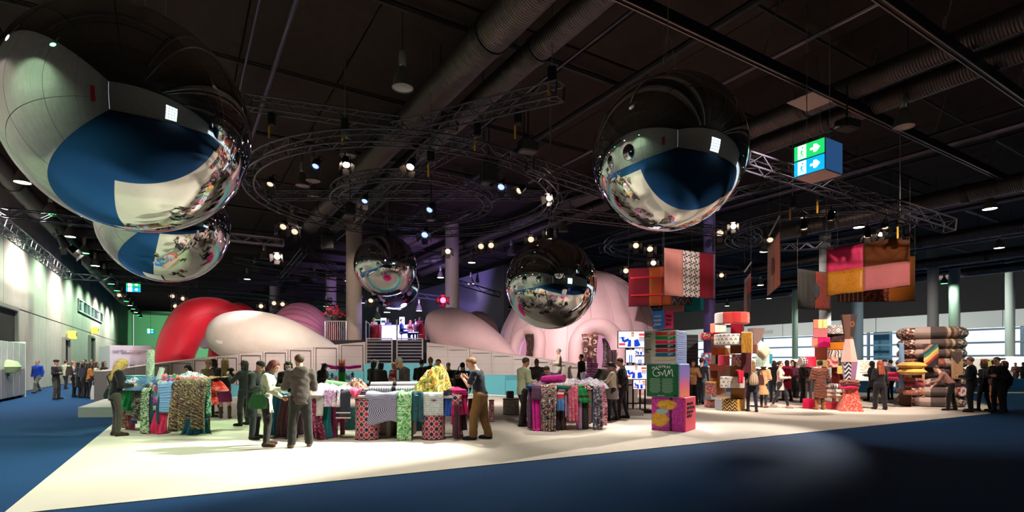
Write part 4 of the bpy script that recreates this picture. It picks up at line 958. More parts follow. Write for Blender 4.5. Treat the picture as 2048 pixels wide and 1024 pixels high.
def p_lattice(a, b, cc, sc=9):
    """interlaced circles on a square grid"""
    def f(g, v):
        s = g.sep(v); u = g.ma('MULTIPLY', s[0], sc); w = g.ma('MULTIPLY', s[1], sc)
        k = g.ma('MULTIPLY', g.ma('SINE', g.ma('MULTIPLY', u, 2*pi)), g.ma('SINE', g.ma('MULTIPLY', w, 2*pi)))
        k2 = g.ma('ADD', g.ma('COSINE', g.ma('MULTIPLY', u, 4*pi)), g.ma('COSINE', g.ma('MULTIPLY', w, 4*pi)))
        base = g.mix(g.ma('GREATER_THAN', k, .0), c(*a), c(*b)); ln = g.ma('LESS_THAN', g.ma('ABSOLUTE', g.ma('SUBTRACT', k2, .35)), .35)
        dot = g.ma('GREATER_THAN', k2, 1.6); base = g.mix(ln, base, c(*cc)); return g.mix(dot, base, c(200, 70, 70))
    return f
def p_moire(a, b):
    def f(g, v):
        s = g.sep(v)
        def rings(cx, cy, sc): 
            d = g.ma('SQRT', g.ma('ADD', g.ma('POWER', g.ma('SUBTRACT', s[0], cx), 2), g.ma('POWER', g.ma('MULTIPLY', g.ma('SUBTRACT', s[1], cy), 1.6), 2)))
            return g.ma('SINE', g.ma('MULTIPLY', d, sc))
        m = g.ma('GREATER_THAN', s[1], .50); r1 = rings(.62, .28, 170); r2 = rings(.25, -.35, 190)
        w = g.ma('ADD', g.ma('MULTIPLY', m, r2), g.ma('MULTIPLY', g.ma('SUBTRACT', 1, m), r1)); return g.mix(g.ma('GREATER_THAN', w, 0), c(*a), c(*b))
    return f
def p_tri(a, b, sc=5):
    """triangles around pale hexagons"""
    def f(g, v):
        s = g.sep(v); u = g.ma('FRACT', g.ma('MULTIPLY', s[0], sc)); w = g.ma('FRACT', g.ma('MULTIPLY', s[1], sc))
        us, ws = g.ma('SUBTRACT', u, .5), g.ma('SUBTRACT', w, .5); x, y = g.ma('ABSOLUTE', us), g.ma('ABSOLUTE', ws); inside = g.ma('LESS_THAN', g.ma('ADD', x, y), .44)
        t = g.ma('GREATER_THAN', g.ma('MULTIPLY', us, g.ma('MULTIPLY', ws, g.ma('SUBTRACT', x, y))), 0); ck = g.mix(t, c(*b), c(*a)); return g.mix(inside, ck, c(*b))
    return f
def p_vmarks(bgc, fg, sx=7, sy=9):
    def f(g, v):
        s = g.sep(v); row = g.ma('FLOOR', g.ma('MULTIPLY', s[1], sy)); u = g.ma('FRACT', g.ma('ADD', g.ma('MULTIPLY', s[0], sx), g.ma('MULTIPLY', row, .5))); w = g.ma('FRACT', g.ma('MULTIPLY', s[1], sy))
        x = g.ma('ABSOLUTE', g.ma('SUBTRACT', u, .5)); d = g.ma('ABSOLUTE', g.ma('ADD', g.ma('SUBTRACT', w, .75), g.ma('MULTIPLY', x, 1.6)))
        k = g.ma('MULTIPLY', g.ma('LESS_THAN', d, .14), g.ma('LESS_THAN', x, .27)); return g.mix(k, c(*bgc), c(*fg))
    return f
def p_diam(a, b, cc, sc=6):
    def f(g, v):
        s = g.sep(v); x = g.ma('ABSOLUTE', g.ma('SUBTRACT', g.ma('FRACT', g.ma('MULTIPLY', s[0], sc)), .5)); y = g.ma('ABSOLUTE', g.ma('SUBTRACT', g.ma('FRACT', g.ma('MULTIPLY', s[1], sc)), .5))
        return g.ramp(g.ma('ADD', x, y), [(0, c(*cc)), (.14, c(*a)), (.34, c(*b)), (.44, c(*a)), (.56, c(*b)), (.66, c(*a)), (.86, c(*cc))])
    return f
def p_check(a, b, sc=12, w=.25):
    def f(g, v):
        s = g.sep(v); k = g.ma('MAXIMUM', g.ma('LESS_THAN', g.ma('FRACT', g.ma('MULTIPLY', s[0], sc)), w), g.ma('LESS_THAN', g.ma('FRACT', g.ma('MULTIPLY', s[1], sc)), w)); return g.mix(k, c(*a), c(*b))
    return f
def p_fur(cols, sc=30):
    return lambda g, v: g.pal(g.noise(g.map(v, (1, .18, 1)), sc, 4, .7, .6), L(*cols), .25, .78, 'LINEAR')
def p_tweed(cols):
    def f(g, v):
        w = g.map(v, (1, 1, 1), rot=(0, 0, .6)); cell = g.sep(g.voro(g.map(w, (26, 52, 1)), 1, 'Color'))[0]; band = g.wave(w, 4.5, 1.5, dirn='Y')
        return g.pal(g.ma('FRACT', g.ma('ADD', g.ma('MULTIPLY', cell, .62), g.ma('MULTIPLY', band, .38))), L(*cols), 0, 1)
    return f
XF = {}
def X(name, fn, **k):
    XF[name] = pm_(name, fn, **k); return XF[name]
X('tweed', p_tweed([(28, 26, 48), (92, 34, 46), (176, 160, 84), (40, 60, 50), (214, 206, 160), (96, 64, 60), (150, 150, 70)]))
X('mint_braid', p_rings([(178, 206, 160), (196, 220, 178), (140, 170, 124), (60, 80, 60)], 13), bump=lambda g, v: g.voro(v, 13))
X('denim_dark', p_marble([(34, 66, 82), (40, 76, 92), (30, 58, 74)], 3))
X('sky_ruffle', p_stripes([(120, 170, 214), (150, 196, 232), (96, 150, 204), (168, 208, 240)], 9, 1, .12))
X('pompom', p_cells([(200, 60, 110), (60, 70, 150), (206, 206, 150), (70, 140, 90), (170, 90, 180), (180, 190, 140)], 16))
X('green_lace', p_rings([(160, 214, 180), (34, 60, 60), (80, 140, 110), (190, 214, 200), (90, 60, 110)], 8))
X('white_pink', p_marble([(226, 226, 230), (196, 160, 190), (230, 220, 226), (130, 150, 180), (240, 236, 236)], 7))
X('red_sequin', p_cells([(206, 24, 34), (232, 60, 60), (180, 16, 28), (240, 120, 110), (214, 30, 40)], 46), rough=.35)
X('coral_blanket', p_marble([(206, 42, 84), (214, 50, 92), (196, 36, 76)], 20))
X('teal_damask', p_marble([(16, 60, 70), (22, 76, 84), (14, 50, 62), (26, 86, 92)], 9, 2.5))
X('purple_swirl', p_stripes([(206, 60, 110), (60, 24, 50), (226, 100, 120), (40, 20, 44), (196, 70, 130), (80, 30, 60)], 9, 0, .55))
X('lattice', p_lattice((36, 26, 62), (160, 40, 58), (226, 196, 190), 4.6))
X('moire', p_moire((186, 184, 208), (34, 32, 62)), rough=.5)
X('jungle', p_marble([(24, 60, 40), (60, 128, 70), (120, 176, 116), (206, 226, 190), (84, 150, 84), (40, 96, 58), (206, 140, 80)], 5, 2.0))
X('newsprint', lambda g, v: g.mix(g.ma('MULTIPLY', g.ma('LESS_THAN', g.ma('FRACT', g.ma('MULTIPLY', g.sep(v)[1], 26)), .42), g.ma('GREATER_THAN', g.noise(g.map(v, (7, 26, 1)), 2.2, 2), .46)), c(206, 210, 206), c(150, 156, 156)))
X('pleat_plum', p_stripes([(60, 16, 34), (86, 22, 46), (44, 12, 28)], 14, 0))
X('dark_denim_roll', p_stripes([(26, 28, 40), (40, 44, 62), (30, 32, 48)], 60, 0))
X('lilac_fold', p_marble([(232, 206, 232), (206, 150, 204), (240, 230, 240), (226, 180, 150), (214, 170, 220)], 5, 2))
X('orange_fold', p_marble([(232, 130, 60), (240, 190, 150), (226, 100, 50), (240, 220, 200)], 5, 2))
X('tropic', p_marble([(30, 60, 20), (110, 160, 40), (196, 210, 90), (214, 110, 40), (70, 110, 40), (226, 226, 150), (150, 60, 30)], 9, 2.2))
X('frill_rust', p_marble([(120, 50, 44), (206, 150, 130), (70, 30, 30), (226, 190, 170)], 14, 2))
X('magenta_satin', p_marble([(196, 30, 140), (214, 40, 150), (180, 24, 126)], 3), rough=.3)
X('paisley', p_rings([(40, 44, 44), (206, 196, 180), (150, 50, 70), (60, 110, 80), (226, 214, 200), (190, 90, 90), (30, 30, 36)], 7))
X('plum_plain', p_marble([(86, 50, 78), (100, 62, 92), (74, 42, 68)], 5), rough=.5)
X('dark_floral', p_marble([(16, 14, 16), (20, 18, 20), (90, 34, 34), (18, 16, 18), (40, 24, 30)], 9, 1))
X('pink_sequin', p_cells([(214, 90, 120), (226, 120, 140), (196, 70, 104), (236, 160, 170), (206, 84, 112)], 40), rough=.4)
X('green_scarf', p_stripes([(14, 140, 64), (20, 156, 74), (60, 40, 34), (16, 146, 70)], 4.2, 1))
X('glitter_grey', p_cells([(60, 50, 60), (150, 140, 150), (90, 80, 92), (214, 206, 214), (44, 36, 46)], 60), rough=.35)
X('rose_lace', p_rings([(214, 140, 150), (232, 190, 190), (196, 110, 124), (120, 60, 80)], 12))
X('mesh_mauve', p_check((150, 96, 130), (190, 140, 170), 40))
X('redwhite', p_stripes([(206, 50, 60), (226, 190, 190), (70, 130, 180), (206, 70, 70)], 5, 1))
X('blue_pleat', p_stripes([(60, 120, 180), (90, 150, 206), (50, 104, 164)], 12, 0))
X('tribal', p_stripes([(206, 60, 90), (60, 80, 170), (226, 120, 90), (40, 44, 120), (220, 160, 180), (90, 60, 140)], 7, 1, .03))
X('greywhite', p_marble([(222, 216, 220), (180, 170, 190), (230, 226, 226), (150, 120, 150)], 6, 2))
X('green_glass', p_cells([(14, 150, 66), (30, 176, 90), (10, 120, 54)], 7), rough=.25)
X('brocade', p_rings([(120, 116, 90), (176, 170, 140), (60, 56, 50), (96, 80, 100)], 10))

# ---------------------------------------------------------------- cloth shapes
def drape(a, b, drop, m, label, inward=.35, folds=5, amp=.035, flare=0, name='fabric_length', nu=56, cat='fabric', group=None, ph=None, narrow=0, lift=.02, floor=None, thick=.008, skew=0, ragged=0, r=.05):
    """a length of cloth laid over an edge a-b and hanging down; floor = height where it starts to pool"""
    a, b = V3(a), V3(b); w = (b-a).length; t = (b-a)/w; n = V3((t.y, -t.x, 0)).normalized(); arc = r*pi/2; ph = R.random()*6 if ph is None else ph
    Ltot = inward+arc+drop; nv = max(10, int(Ltot/.06))
    flr = -1 if floor is None else floor
    def fn(u, v):
        s = v*Ltot; dn = max(0., s-inward-arc)
        if dn > 0 and ragged: dn *= 1+ragged*math.sin(u*5+ph)
        x = (u-.5)*w
        k = min(1, dn/.45); x *= (1+flare*dn/max(drop, .01))*(1-narrow*math.sin(min(1, dn/max(drop, .01))*pi)); x += skew*dn
        f = amp*(math.sin(2*pi*folds*u+ph)+.45*math.sin(2*pi*folds*1.9*u+ph*2+1.5*v))*(.15+.85*k)
        fl = .012*math.sin(9*u+ph)*math.sin(5*v+ph)
        if s < inward: out = -(inward-s)-r; z = lift+.02*math.sin(7*u+ph)+.012*math.sin(11*v*3+ph)
        elif s < inward+arc: q = (s-inward)/r; out = -r+r*math.sin(q); z = lift-(r-r*math.cos(q))
        else: out = 0; z = lift-r-dn
        if z+a.z < flr+.01: ex = flr+.01-(z+a.z); z = flr+.012+.018*(1+math.sin(8*u+9*ex+ph))-a.z; out += ex*.75; x *= 1+.5*ex
        p = a+t*(w/2+x)+n*(out+f*(1 if s > inward else .2)+fl+amp*1.2*k)
        p.z = (a.z+(b.z-a.z)*u)+z; return p
    o = MB().grid(fn, nu, nv, uvf=lambda u, v: (u*w, (1-v)*Ltot)).build(name, m, smooth='all', off=tuple((a+b)/2), label=label, cat=cat, group=group)
    so = o.modifiers.new('thickness', 'SOLIDIFY'); so.thickness = thick; return o
def heap(p, sx, sy, h, m, label, rz=0, seed=0, rough=.32, name='crumpled_fabric', cat='fabric', peak=(0, 0), group=None, nn=34):
    """a loosely crumpled mound of cloth"""
    p = V3(p); cr, sr = math.cos(rz), math.sin(rz)
    def fn(u, v):
        a = u*2*pi; rr = v; x, y = math.cos(a)*rr, math.sin(a)*rr
        q = V3((x*1.7+seed*3.1, y*1.7-seed, seed)); f1 = 1-abs(mn.noise(q*1.3))*2; f2 = 1-abs(mn.noise(q*3+V3((7, 1, 3))))*2
        z = max(0, (1-rr**2.4))*(.62+rough*f1+rough*.55*f2)*h
        k = 1+.16*mn.noise(V3((math.cos(a)*1.5, math.sin(a)*1.5, seed*2+rr)))
        x2, y2 = x*k*sx+peak[0]*z, y*k*sy+peak[1]*z
        return p+V3((x2*cr-y2*sr, x2*sr+y2*cr, max(.004, z if rr < .98 else .004)))
    b = MB().grid(fn, nn+14, nn//2+5, uvf=lambda u, v: (u*(sx+sy)*2.2, v*max(sx, sy)))
    o = b.build(name, m, smooth='all', off=tuple(p), label=label, cat=cat, group=group); return o
CARD = M((170, 140, 110), .8, grain=.05)
def roll(a, b, r, m, label, core=.35, name='fabric_roll', group=None, band=None):
    a, b = V3(a), V3(b); t = thing(name, label, 'fabric roll', (a+b)/2, group=group); d = (b-a).normalized()
    q = Matrix.Identity(3); q = d.to_track_quat('Z', 'Y').to_matrix(); Lh = (b-a).length/2; rc = r*core
    MB().lathe([(rc, -Lh), (r*.97, -Lh), (r, -Lh+.015), (r, Lh-.015), (r*.97, Lh), (rc, Lh), (rc, -Lh)], 28, (0, 0, 0), mat=q).build('wound_cloth', m, t, True, False)
    MB().lathe([(rc*.99, -Lh-.02), (rc*.99, Lh+.02), (rc*.75, Lh+.02), (rc*.75, -Lh-.02), (rc*.99, -Lh-.02)], 18, (0, 0, 0), mat=q).build('core_tube', CARD, t, True, False)
    if band: MB().lathe([(r*1.01, -.04), (r*1.03, -.03), (r*1.03, .03), (r*1.01, .04)], 24, (0, 0, 0), mat=q).build('tie_band', band, t, True, False)
    return t
def folded(ce, w, d, h, m, label, rz=0, layers=5, name='folded_fabric', group=None, tilt=0):
    """a cloth folded flat in layers with rounded front folds"""
    t = MB(); ce = V3(ce); cr, sr = math.cos(rz), math.sin(rz); lh = h/layers
    for k in range(layers):
        jx, jy = .012*math.sin(k*2.3), .012*math.cos(k*1.7); n = 8; pr = [(-d/2, lh*.04), (d/2-lh/2, lh*.04)]+[(d/2-lh/2+lh*.46*math.sin(pi*i/n), lh/2-lh*.46*math.cos(pi*i/n)) for i in range(n+1)]+[(-d/2, lh*.96)]
        vs = []; m_ = len(pr)
        for sx in (-w/2, w/2):
            for (yy, zz) in pr: x, y = sx+jx, -yy+jy; vs.append(ce+V3((x*cr-y*sr, x*sr+y*cr, zz+lh*k+tilt*x)))
        fs = [(i, (i+1) % m_, m_+(i+1) % m_, m_+i) for i in range(m_)]+[tuple(range(m_))[::-1], tuple(range(m_, 2*m_))]
        t.add(vs, fs, [[(0, i*.05), (0, i*.05+.05), (w, i*.05+.05), (w, i*.05)] for i in range(m_)]+[[(0, 0)]*m_]*2)
    return t.build(name, m, smooth=True, off=tuple(ce), label=label, cat='fabric', group=group)
def table(name, ce, w, d, h, rz, m, label, legs=M((196, 186, 176), .6, grain=.02), ins=.38):
    t = thing(name, label, 'table', ce, rz)
    MB().box((0, 0, h-.03), (w, d, .06), bev=.012).build('tabletop', m, t, False, False)
    for sx in (-1, 1):
        for sy in (-1, 1): MB().box((sx*(w/2-ins), sy*(d/2-.3), (h-.06)/2), (.09, .09, h-.06), bev=.01).build('leg', legs, t, False, False)
    return t
PNKT = M((206, 150, 146), .7, grain=.03)
def edge(x0, x1, Y0, Y1, z): return FX(x0, Y0, z), FX(x1, Y1, z)

# ---------------------------------------------------------------- table A, left
zA = .98
tA = table('fabric_table', V3((-8.2, 13.3, 0)), 2.2, 1.0, zA, math.radians(-22), PNKT, 'pinkish left table buried under hanging fabrics')
drape(*edge(346, 414, 12.15, 12.05, zA+.20), .92, X('tweed2', p_tweed([(26, 26, 50), (92, 34, 46), (40, 50, 62), (170, 156, 84), (96, 60, 60), (30, 30, 52), (206, 196, 150), (116, 48, 58), (60, 64, 50)])), 'large dark tweed throw with yellow and maroon checks hanging off the left table', .55, 3, .05, .10, floor=0, lift=.08, thick=.02, ragged=.03, r=.22)
drape(*edge(398, 422, 12.1, 12.2, zA+.16), .64, XF['green_lace'], 'green and white lace cloth hanging at the right of the tweed throw', .4, 2, .03, .1, lift=.1, r=.18)
drape(*edge(392, 420, 12.25, 12.35, zA+.02), .94, XF['tweed'], 'second tweed length under the green lace cloth', .3, 3, .03, .1, floor=0)
drape(*edge(372, 416, 12.0, 12.1, .35), .33, cloth((16, 78, 96)), 'teal cloth trailing on the floor below the tweed throw', .05, 4, .04, .5, floor=0)
drape(*edge(318, 344, 12.3, 12.2, zA+.12), .62, XF['sky_ruffle'], 'sky blue ruffled cloth hanging in short tiers', .4, 3, .03, .12, lift=.06, thick=.02)
drape(*edge(298, 330, 12.35, 12.3, zA+.12), .58, XF['pompom'], 'cloth with coloured pompoms and a fringe beside the blue ruffle', .4, 3, .03, .1, lift=.07, thick=.02)
drape(*edge(290, 326, 12.4, 12.3, zA+.10), .84, XF['denim_dark'], 'dark petrol cloth hanging beside the mint braid', .4, 2, .05, -.1, lift=.05)
drape(*edge(286, 300, 12.3, 12.25, zA+.03), .98, XF['mint_braid'], 'thick mint green braided cloth reaching the floor', .35, 1, .03, .35, floor=0, thick=.03)
drape(*edge(311, 338, 12.32, 12.25, .62), .62, XF['coral_blanket'], 'raspberry red blanket hanging to the floor under the blue ruffle', .1, 3, .05, .1, floor=0, thick=.015, skew=-.12)
drape(*edge(268, 286, 12.7, 12.5, zA+.08), .78, XF['brocade'], 'grey brocade length with a pale hem', .35, 2, .03, 0, lift=.05)
drape(*edge(246, 268, 12.9, 12.7, zA+.06), .54, XF['green_glass'], 'shiny bright green satin hanging beside the woman in black', .3, 3, .05, .35, lift=.06)
drape(*edge(238, 262, 13.2, 13.0, .8), .72, XF['frill_rust'], 'brown frilled skirt cloth hanging at the back left corner', .1, 6, .03, .1)
drape(*edge(263, 276, 12.85, 12.7, .72), .5, cloth((40, 60, 140)), 'royal blue cloth hanging low at the left table', .1, 1, .02)
drape(*edge(252, 264, 12.95, 12.85, .74), .34, cloth((196, 180, 160)), 'beige cloth strip under the green satin', .1, 1, .02)
drape(*edge(254, 272, 13.0, 12.85, .5), .44, cloth((140, 40, 70)), 'dark pink cloth strip hanging low behind the blue cloth', .05, 1, .02)
drape(*edge(410, 432, 12.3, 12.9, zA+.16), .42, XF['red_sequin'], 'bright red sequined cloth bulging off the right end of the left table', .5, 2, .05, .15, lift=.12, thick=.02, r=.2)
heap(FX(384, 12.7, zA), .5, .5, .42, XF['white_pink'], 'white and pink cloth heap on top of the left table', seed=3)
heap(FX(420, 12.7, zA), .34, .45, .40, XF['red_sequin'], 'red sequin heap on the right end of the left table', seed=4, rough=.15)
heap(FX(300, 12.9, zA), .55, .5, .30, cloth((84, 120, 160)), 'grey blue cloth heap on the left table', seed=5)
heap(FX(352, 12.8, zA), .4, .45, .36, XF['pompom'], 'multicoloured tufted cloth heap in the middle of the left table', seed=6)
heap(FX(264, 13.1, zA), .36, .4, .30, XF['white_pink'], 'pink and grey cloth heap at the left end of the left table', seed=8)
folded(FX(280, 13.3, zA+.14), .55, .4, .2, X('teal_stripe', p_stripes([(26, 150, 150), (230, 240, 240), (40, 80, 190), (30, 170, 150)], 3.2, 1)), 'folded teal, white and blue striped cloth on the left table', .5, 4)
roll(FX(299.5, 12.9, zA+.05), FX(301.5, 13.0, 1.93), .085, X('sage_print', p_marble([(190, 206, 180), (150, 170, 150), (214, 220, 204), (120, 140, 120)], 9)), 'tall pale green printed roll standing upright on the left table')
roll(FX(312, 12.9, zA+.05), FX(324.5, 13.0, 1.5), .06, cloth((214, 218, 210)), 'white cloth roll leaning on the left table')
MB().lathe([(.06, -.02), (.1, .0), (.1, .05), (.02, .07), (.0, .07)], 18).build('roll_cap', cloth((30, 60, 130)), None, True, False, off=tuple(FX(324.8, 13.0, 1.52)), label='blue cap on the end of the leaning white roll', cat='cap')
roll(FX(330, 12.9, zA+.25), FX(341, 12.9, 1.27), .05, cloth((226, 190, 190)), 'short pink roll lying up on the left table')
drape(FX(323, 12.7, 1.33), FX(330, 12.7, 1.3), .2, cloth((220, 110, 140)), 'pink strip of cloth flung over the left table heap', .1, 1, .02)

# ---------------------------------------------------------------- table B, centre
zB = .94
LEGC = cloth((150, 40, 58))
tB = table('fabric_table', FX(800, 11.75), 2.7, 1.0, zB, 0, M((200, 190, 180), .6, grain=.02), 'long central table on patterned drums with rolls on top', M((96, 84, 80), .7, grain=0), 1.15)
tB2 = table('fabric_table', FX(668, 11.9), .62, 1.1, zB, 0, M((200, 190, 180), .6, grain=.02), 'short left wing of the central table under pastel folds', M((120, 30, 80), .7, grain=0), .2)
def drum(x0, x1, Y, h, m, label, name='patterned_drum', top=None, z=0):
    r = (x1-x0)/2/F*Y; ce = FX((x0+x1)/2, Y, z); t = thing(name, label, 'pedestal', ce)
    MB().lathe([(.0, .0), (r, .0), (r, h), (r-.02, h+.01), (.0, h+.01)], 40).build('cloth_cover', m, t, True, False)
    MB().tube([(r*1.003*math.cos(2*pi*k/40), r*1.003*math.sin(2*pi*k/40), .015) for k in range(40)], .014, 5, closed=True).build('bottom_hem', M((60, 30, 40), .7, grain=0), t, False, False)
    MB().tube([(r*1.003*math.cos(2*pi*k/40), r*1.003*math.sin(2*pi*k/40), h-.012) for k in range(40)], .012, 5, closed=True).build('top_hem', M((60, 30, 40), .7, grain=0), t, False, False); return t
drum(711.5, 760, 11.45, zB-.08, XF['lattice'], 'left drum wrapped in red and navy circle print under the central table')
drum(844, 890, 11.45, zB-.08, XF['lattice'], 'right drum wrapped in red and navy circle print under the central table')
drum(622, 640, 11.9, zB-.08, XF['lattice'], 'drum in circle print half hidden behind the man in the hoodie')
drum(905, 926, 12.0, zB-.08, XF['lattice'], 'far right drum in circle print behind the plum pleats')
drum(688, 716, 13.1, .55, XF['teal_damask'], 'low teal damask pouf behind the central table', 'pouf')
drum(822, 850, 12.9, .6, XF['teal_damask'], 'dark teal pouf behind the jungle print length', 'pouf')
MB().box(FX(792, 12.3, .28), (.85, .5, .56), bev=.02).build('grey_chest', M((150, 136, 128), .7, grain=.03), off=tuple(FX(792, 12.3)), label='plain taupe chest under the middle of the central table', cat='box')
yB = 11.22
drape(*edge(731, 794, yB, yB, zB+.03), .58, XF['moire'], 'white and navy moire line cloth hanging from the central table', .12, 1, .012, .02, lift=.03, ragged=.08)
drape(*edge(795, 823, yB-.05, yB-.05, zB+.03), .94, XF['jungle'], 'green jungle leaf print length hanging to the floor', .3, 1, .02, .05, lift=.04)
drape(*edge(820, 846, yB, yB, zB+.05), .58, XF['teal_damask'], 'dark teal damask length next to the jungle print', .3, 2, .03, .15, lift=.04)
drape(*edge(846, 887, yB, yB, zB+.03), .43, XF['newsprint'], 'grey white newspaper print cloth over the right drum', .35, 1, .012, 0, lift=.04)
drape(*edge(886, 904, yB+.1, yB+.1, zB), .4, cloth((28, 70, 150), rough=.5), 'royal blue cloth hanging in a curve at the right end', .2, 1, .04, -.1)
drape(*edge(905, 931, yB+.1, yB+.3, zB+.06), .48, cloth((206, 30, 110)), 'hot pink pleated cloth hanging at the right end of the central table', .4, 3, .04, .3, lift=.06, thick=.02)
drape(*edge(908, 920, yB-.02, yB, zB-.2), .66, XF['pleat_plum'], 'narrow dark plum pleated length hanging at the right end', .04, 3, .02, .05)
drape(*edge(918, 932, yB+.2, yB+.3, .5), .28, XF['pleat_plum'], 'short plum pleated skirt cloth beside the narrow plum length', .04, 4, .02, .2)
drape(*edge(905, 923, yB+.02, yB+.05, zB), .18, XF['lattice'], 'small piece of circle print cloth under the hot pink cloth', .1, 1, .01)
drape(*edge(672, 701, yB, yB, zB+.04), .50, XF['dark_denim_roll'], 'dark denim length with a pale striped border hanging left of the drum', .3, 1, .012, 0, lift=.05)
MB().box(FX(686.5, yB-.04, zB-.35), (.30, .012, .025)).build('woven_border', cloth((226, 200, 190)), off=tuple(FX(686.5, yB-.04, zB-.35)), label='upper pale woven stripe on the dark denim length', cat='ribbon')
MB().box(FX(686.5, yB-.045, zB-.455), (.31, .012, .025)).build('woven_border', cloth((226, 200, 190)), off=tuple(FX(686.5, yB-.045, zB-.455)), label='lower pale woven stripe at the denim hem', cat='ribbon')
drape(*edge(699, 722, yB-.02, yB-.02, zB+.06), .12, cloth((206, 70, 110)), 'raspberry cloth corner hanging in a point over the left drum', .3, 1, .02, -.8, lift=.06)
drape(*edge(646, 664, yB+.35, yB+.3, zB-.1), .84, cloth((16, 110, 116), rough=.4), 'teal satin length falling narrow and flaring at the floor', .1, 3, .04, .5, narrow=.25, floor=0)
drape(*edge(648, 680, yB+.1, yB, zB+.06), .32, XF['lilac_fold'], 'lilac and white satin folds hanging over the table edge', .5, 4, .04, .1, lift=.08, thick=.015)
drape(*edge(624, 648, yB+.2, yB+.1, zB), .42, cloth((206, 200, 196)), 'plain off white cloth hanging left of the lilac satin', .3, 1, .03, 0, lift=.04)
drape(*edge(606, 636, 11.3, 11.4, .86), .9, XF['purple_swirl'], 'pink and black swirl stripe length sweeping onto the floor', .15, 5, .05, .55, floor=0, skew=.12)
drape(*edge(562, 590, 11.6, 11.5, .9), .94, cloth((60, 26, 34), rough=.6), 'dark maroon length pooling on the floor behind the hoodie man', .2, 4, .05, .7, floor=0)
drape(*edge(546, 573, 11.9, 11.8, .95), .98, cloth((26, 96, 124), rough=.45), 'petrol blue satin length behind the woman with the green bag', .2, 4, .05, .2, floor=0)
drape(*edge(664, 692, 12.3, 12.3, .62), .32, cloth((206, 30, 120)), 'magenta cloth seen under the denim length', .1, 1, .01)
drum(552, 606, 12.2, .92, cloth((70, 40, 60)), 'drum covered with dark cloth behind the hoodie man')
heap(FX(650, 11.7, zB), .40, .42, .24, XF['lilac_fold'], 'heap of pastel satin on the left wing of the central table', seed=11)
heap(FX(634, 11.75, zB), .26, .36, .24, XF['orange_fold'], 'orange and white cloth heap at the left end of the central table', seed=12)
heap(FX(690, 11.8, zB), .36, .36, .2, XF['white_pink'], 'white and grey satin heap beside the orange heap', seed=13)
heap(FX(712, 11.9, zB+.06), .3, .24, .22, XF['frill_rust'], 'frilly brown and cream cloth heap behind the raspberry corner', seed=14, rough=.5)
roll(FX(652, 11.95, 1.2), FX(702, 12.05, 1.12), .05, cloth((150, 226, 150)), 'light green roll lying over the pastel heap')
roll(FX(738, 11.5, zB+.11), FX(838, 11.55, zB+.12), .075, X('silver_stripe', p_stripes([(196, 196, 206), (120, 116, 136), (226, 226, 230)], 20, 1), rough=.35, metal=.2), 'front silver striped roll lying along the central table', band=BLACK)
roll(FX(742, 11.7, zB+.2), FX(838, 11.75, zB+.21), .07, cloth((170, 164, 172), rough=.35), 'rear grey roll lying along the central table', band=BLACK)
folded(FX(735, 11.62, zB), .5, .35, .12, XF['moire'], 'folded navy line cloth under the rolls', 0, 4)
heap(FX(862, 11.6, zB+.02), .44, .36, .54, XF['tropic'], 'tall crumpled tropical print cloth on the central table', seed=21, rough=.34, peak=(.25, 0), nn=44)
heap(FX(843, 11.5, zB+.02), .22, .28, .26, XF['tropic'], 'small crumpled orange and green print cloth left of the tall one', seed=22, rough=.3)
heap(FX(880, 11.8, zB+.02), .26, .26, .66, XF['tropic'], 'highest peak of tropical print cloth at the right', seed=24, rough=.25)
heap(FX(896, 11.5, zB), .28, .26, .14, cloth((18, 16, 28)), 'black cloth heap at the right end of the central table', seed=25)
heap(FX(836, 11.42, zB), .18, .2, .14, cloth((150, 176, 196)), 'pale blue grey scarf knotted above the teal length', seed=26)
folded(FX(862, 11.5, zB-.01), .55, .4, .07, XF['newsprint'], 'flat newspaper print cloth folded on the table edge', .05, 3)
folded(FX(918, 11.55, zB), .3, .4, .12, cloth((214, 40, 120)), 'hot pink cloth folded on the table corner', .2, 3)
# small items on the floor round the centre
drum(902, 912, 14.2, .5, cloth((214, 30, 110)), 'small hot pink pouf behind the table end', 'pouf')
drum(936, 950, 16, .55, cloth((130, 20, 36)), 'dark red pouf behind the man in brown trousers', 'pouf')
drum(978, 988, 14.8, .6, XF['rose_lace'], 'pink lace pouf right of the man in brown trousers', 'pouf')
t = drum(1006, 1038, 16.9, .5, X('grey_bark', p_marble([(150, 144, 136), (176, 170, 160), (120, 112, 106), (196, 190, 180)], 16, 1)), 'round grey bark print stool behind the blurred man', 'pouf')
drum(1048, 1062, 16.0, .5, X('grey_bark2', p_marble([(150, 144, 136), (176, 170, 160), (120, 112, 106)], 16, 1)), 'second grey stool hidden by the blurred man', 'pouf')
MB().box(FX(1020, 17, .62), (.22, .16, .22), .3, bev=.02).build('black_bag', M((40, 42, 46), .5, grain=0), off=tuple(FX(1020, 17, .5)), label='small dark bag on the grey bark stool', cat='bag')

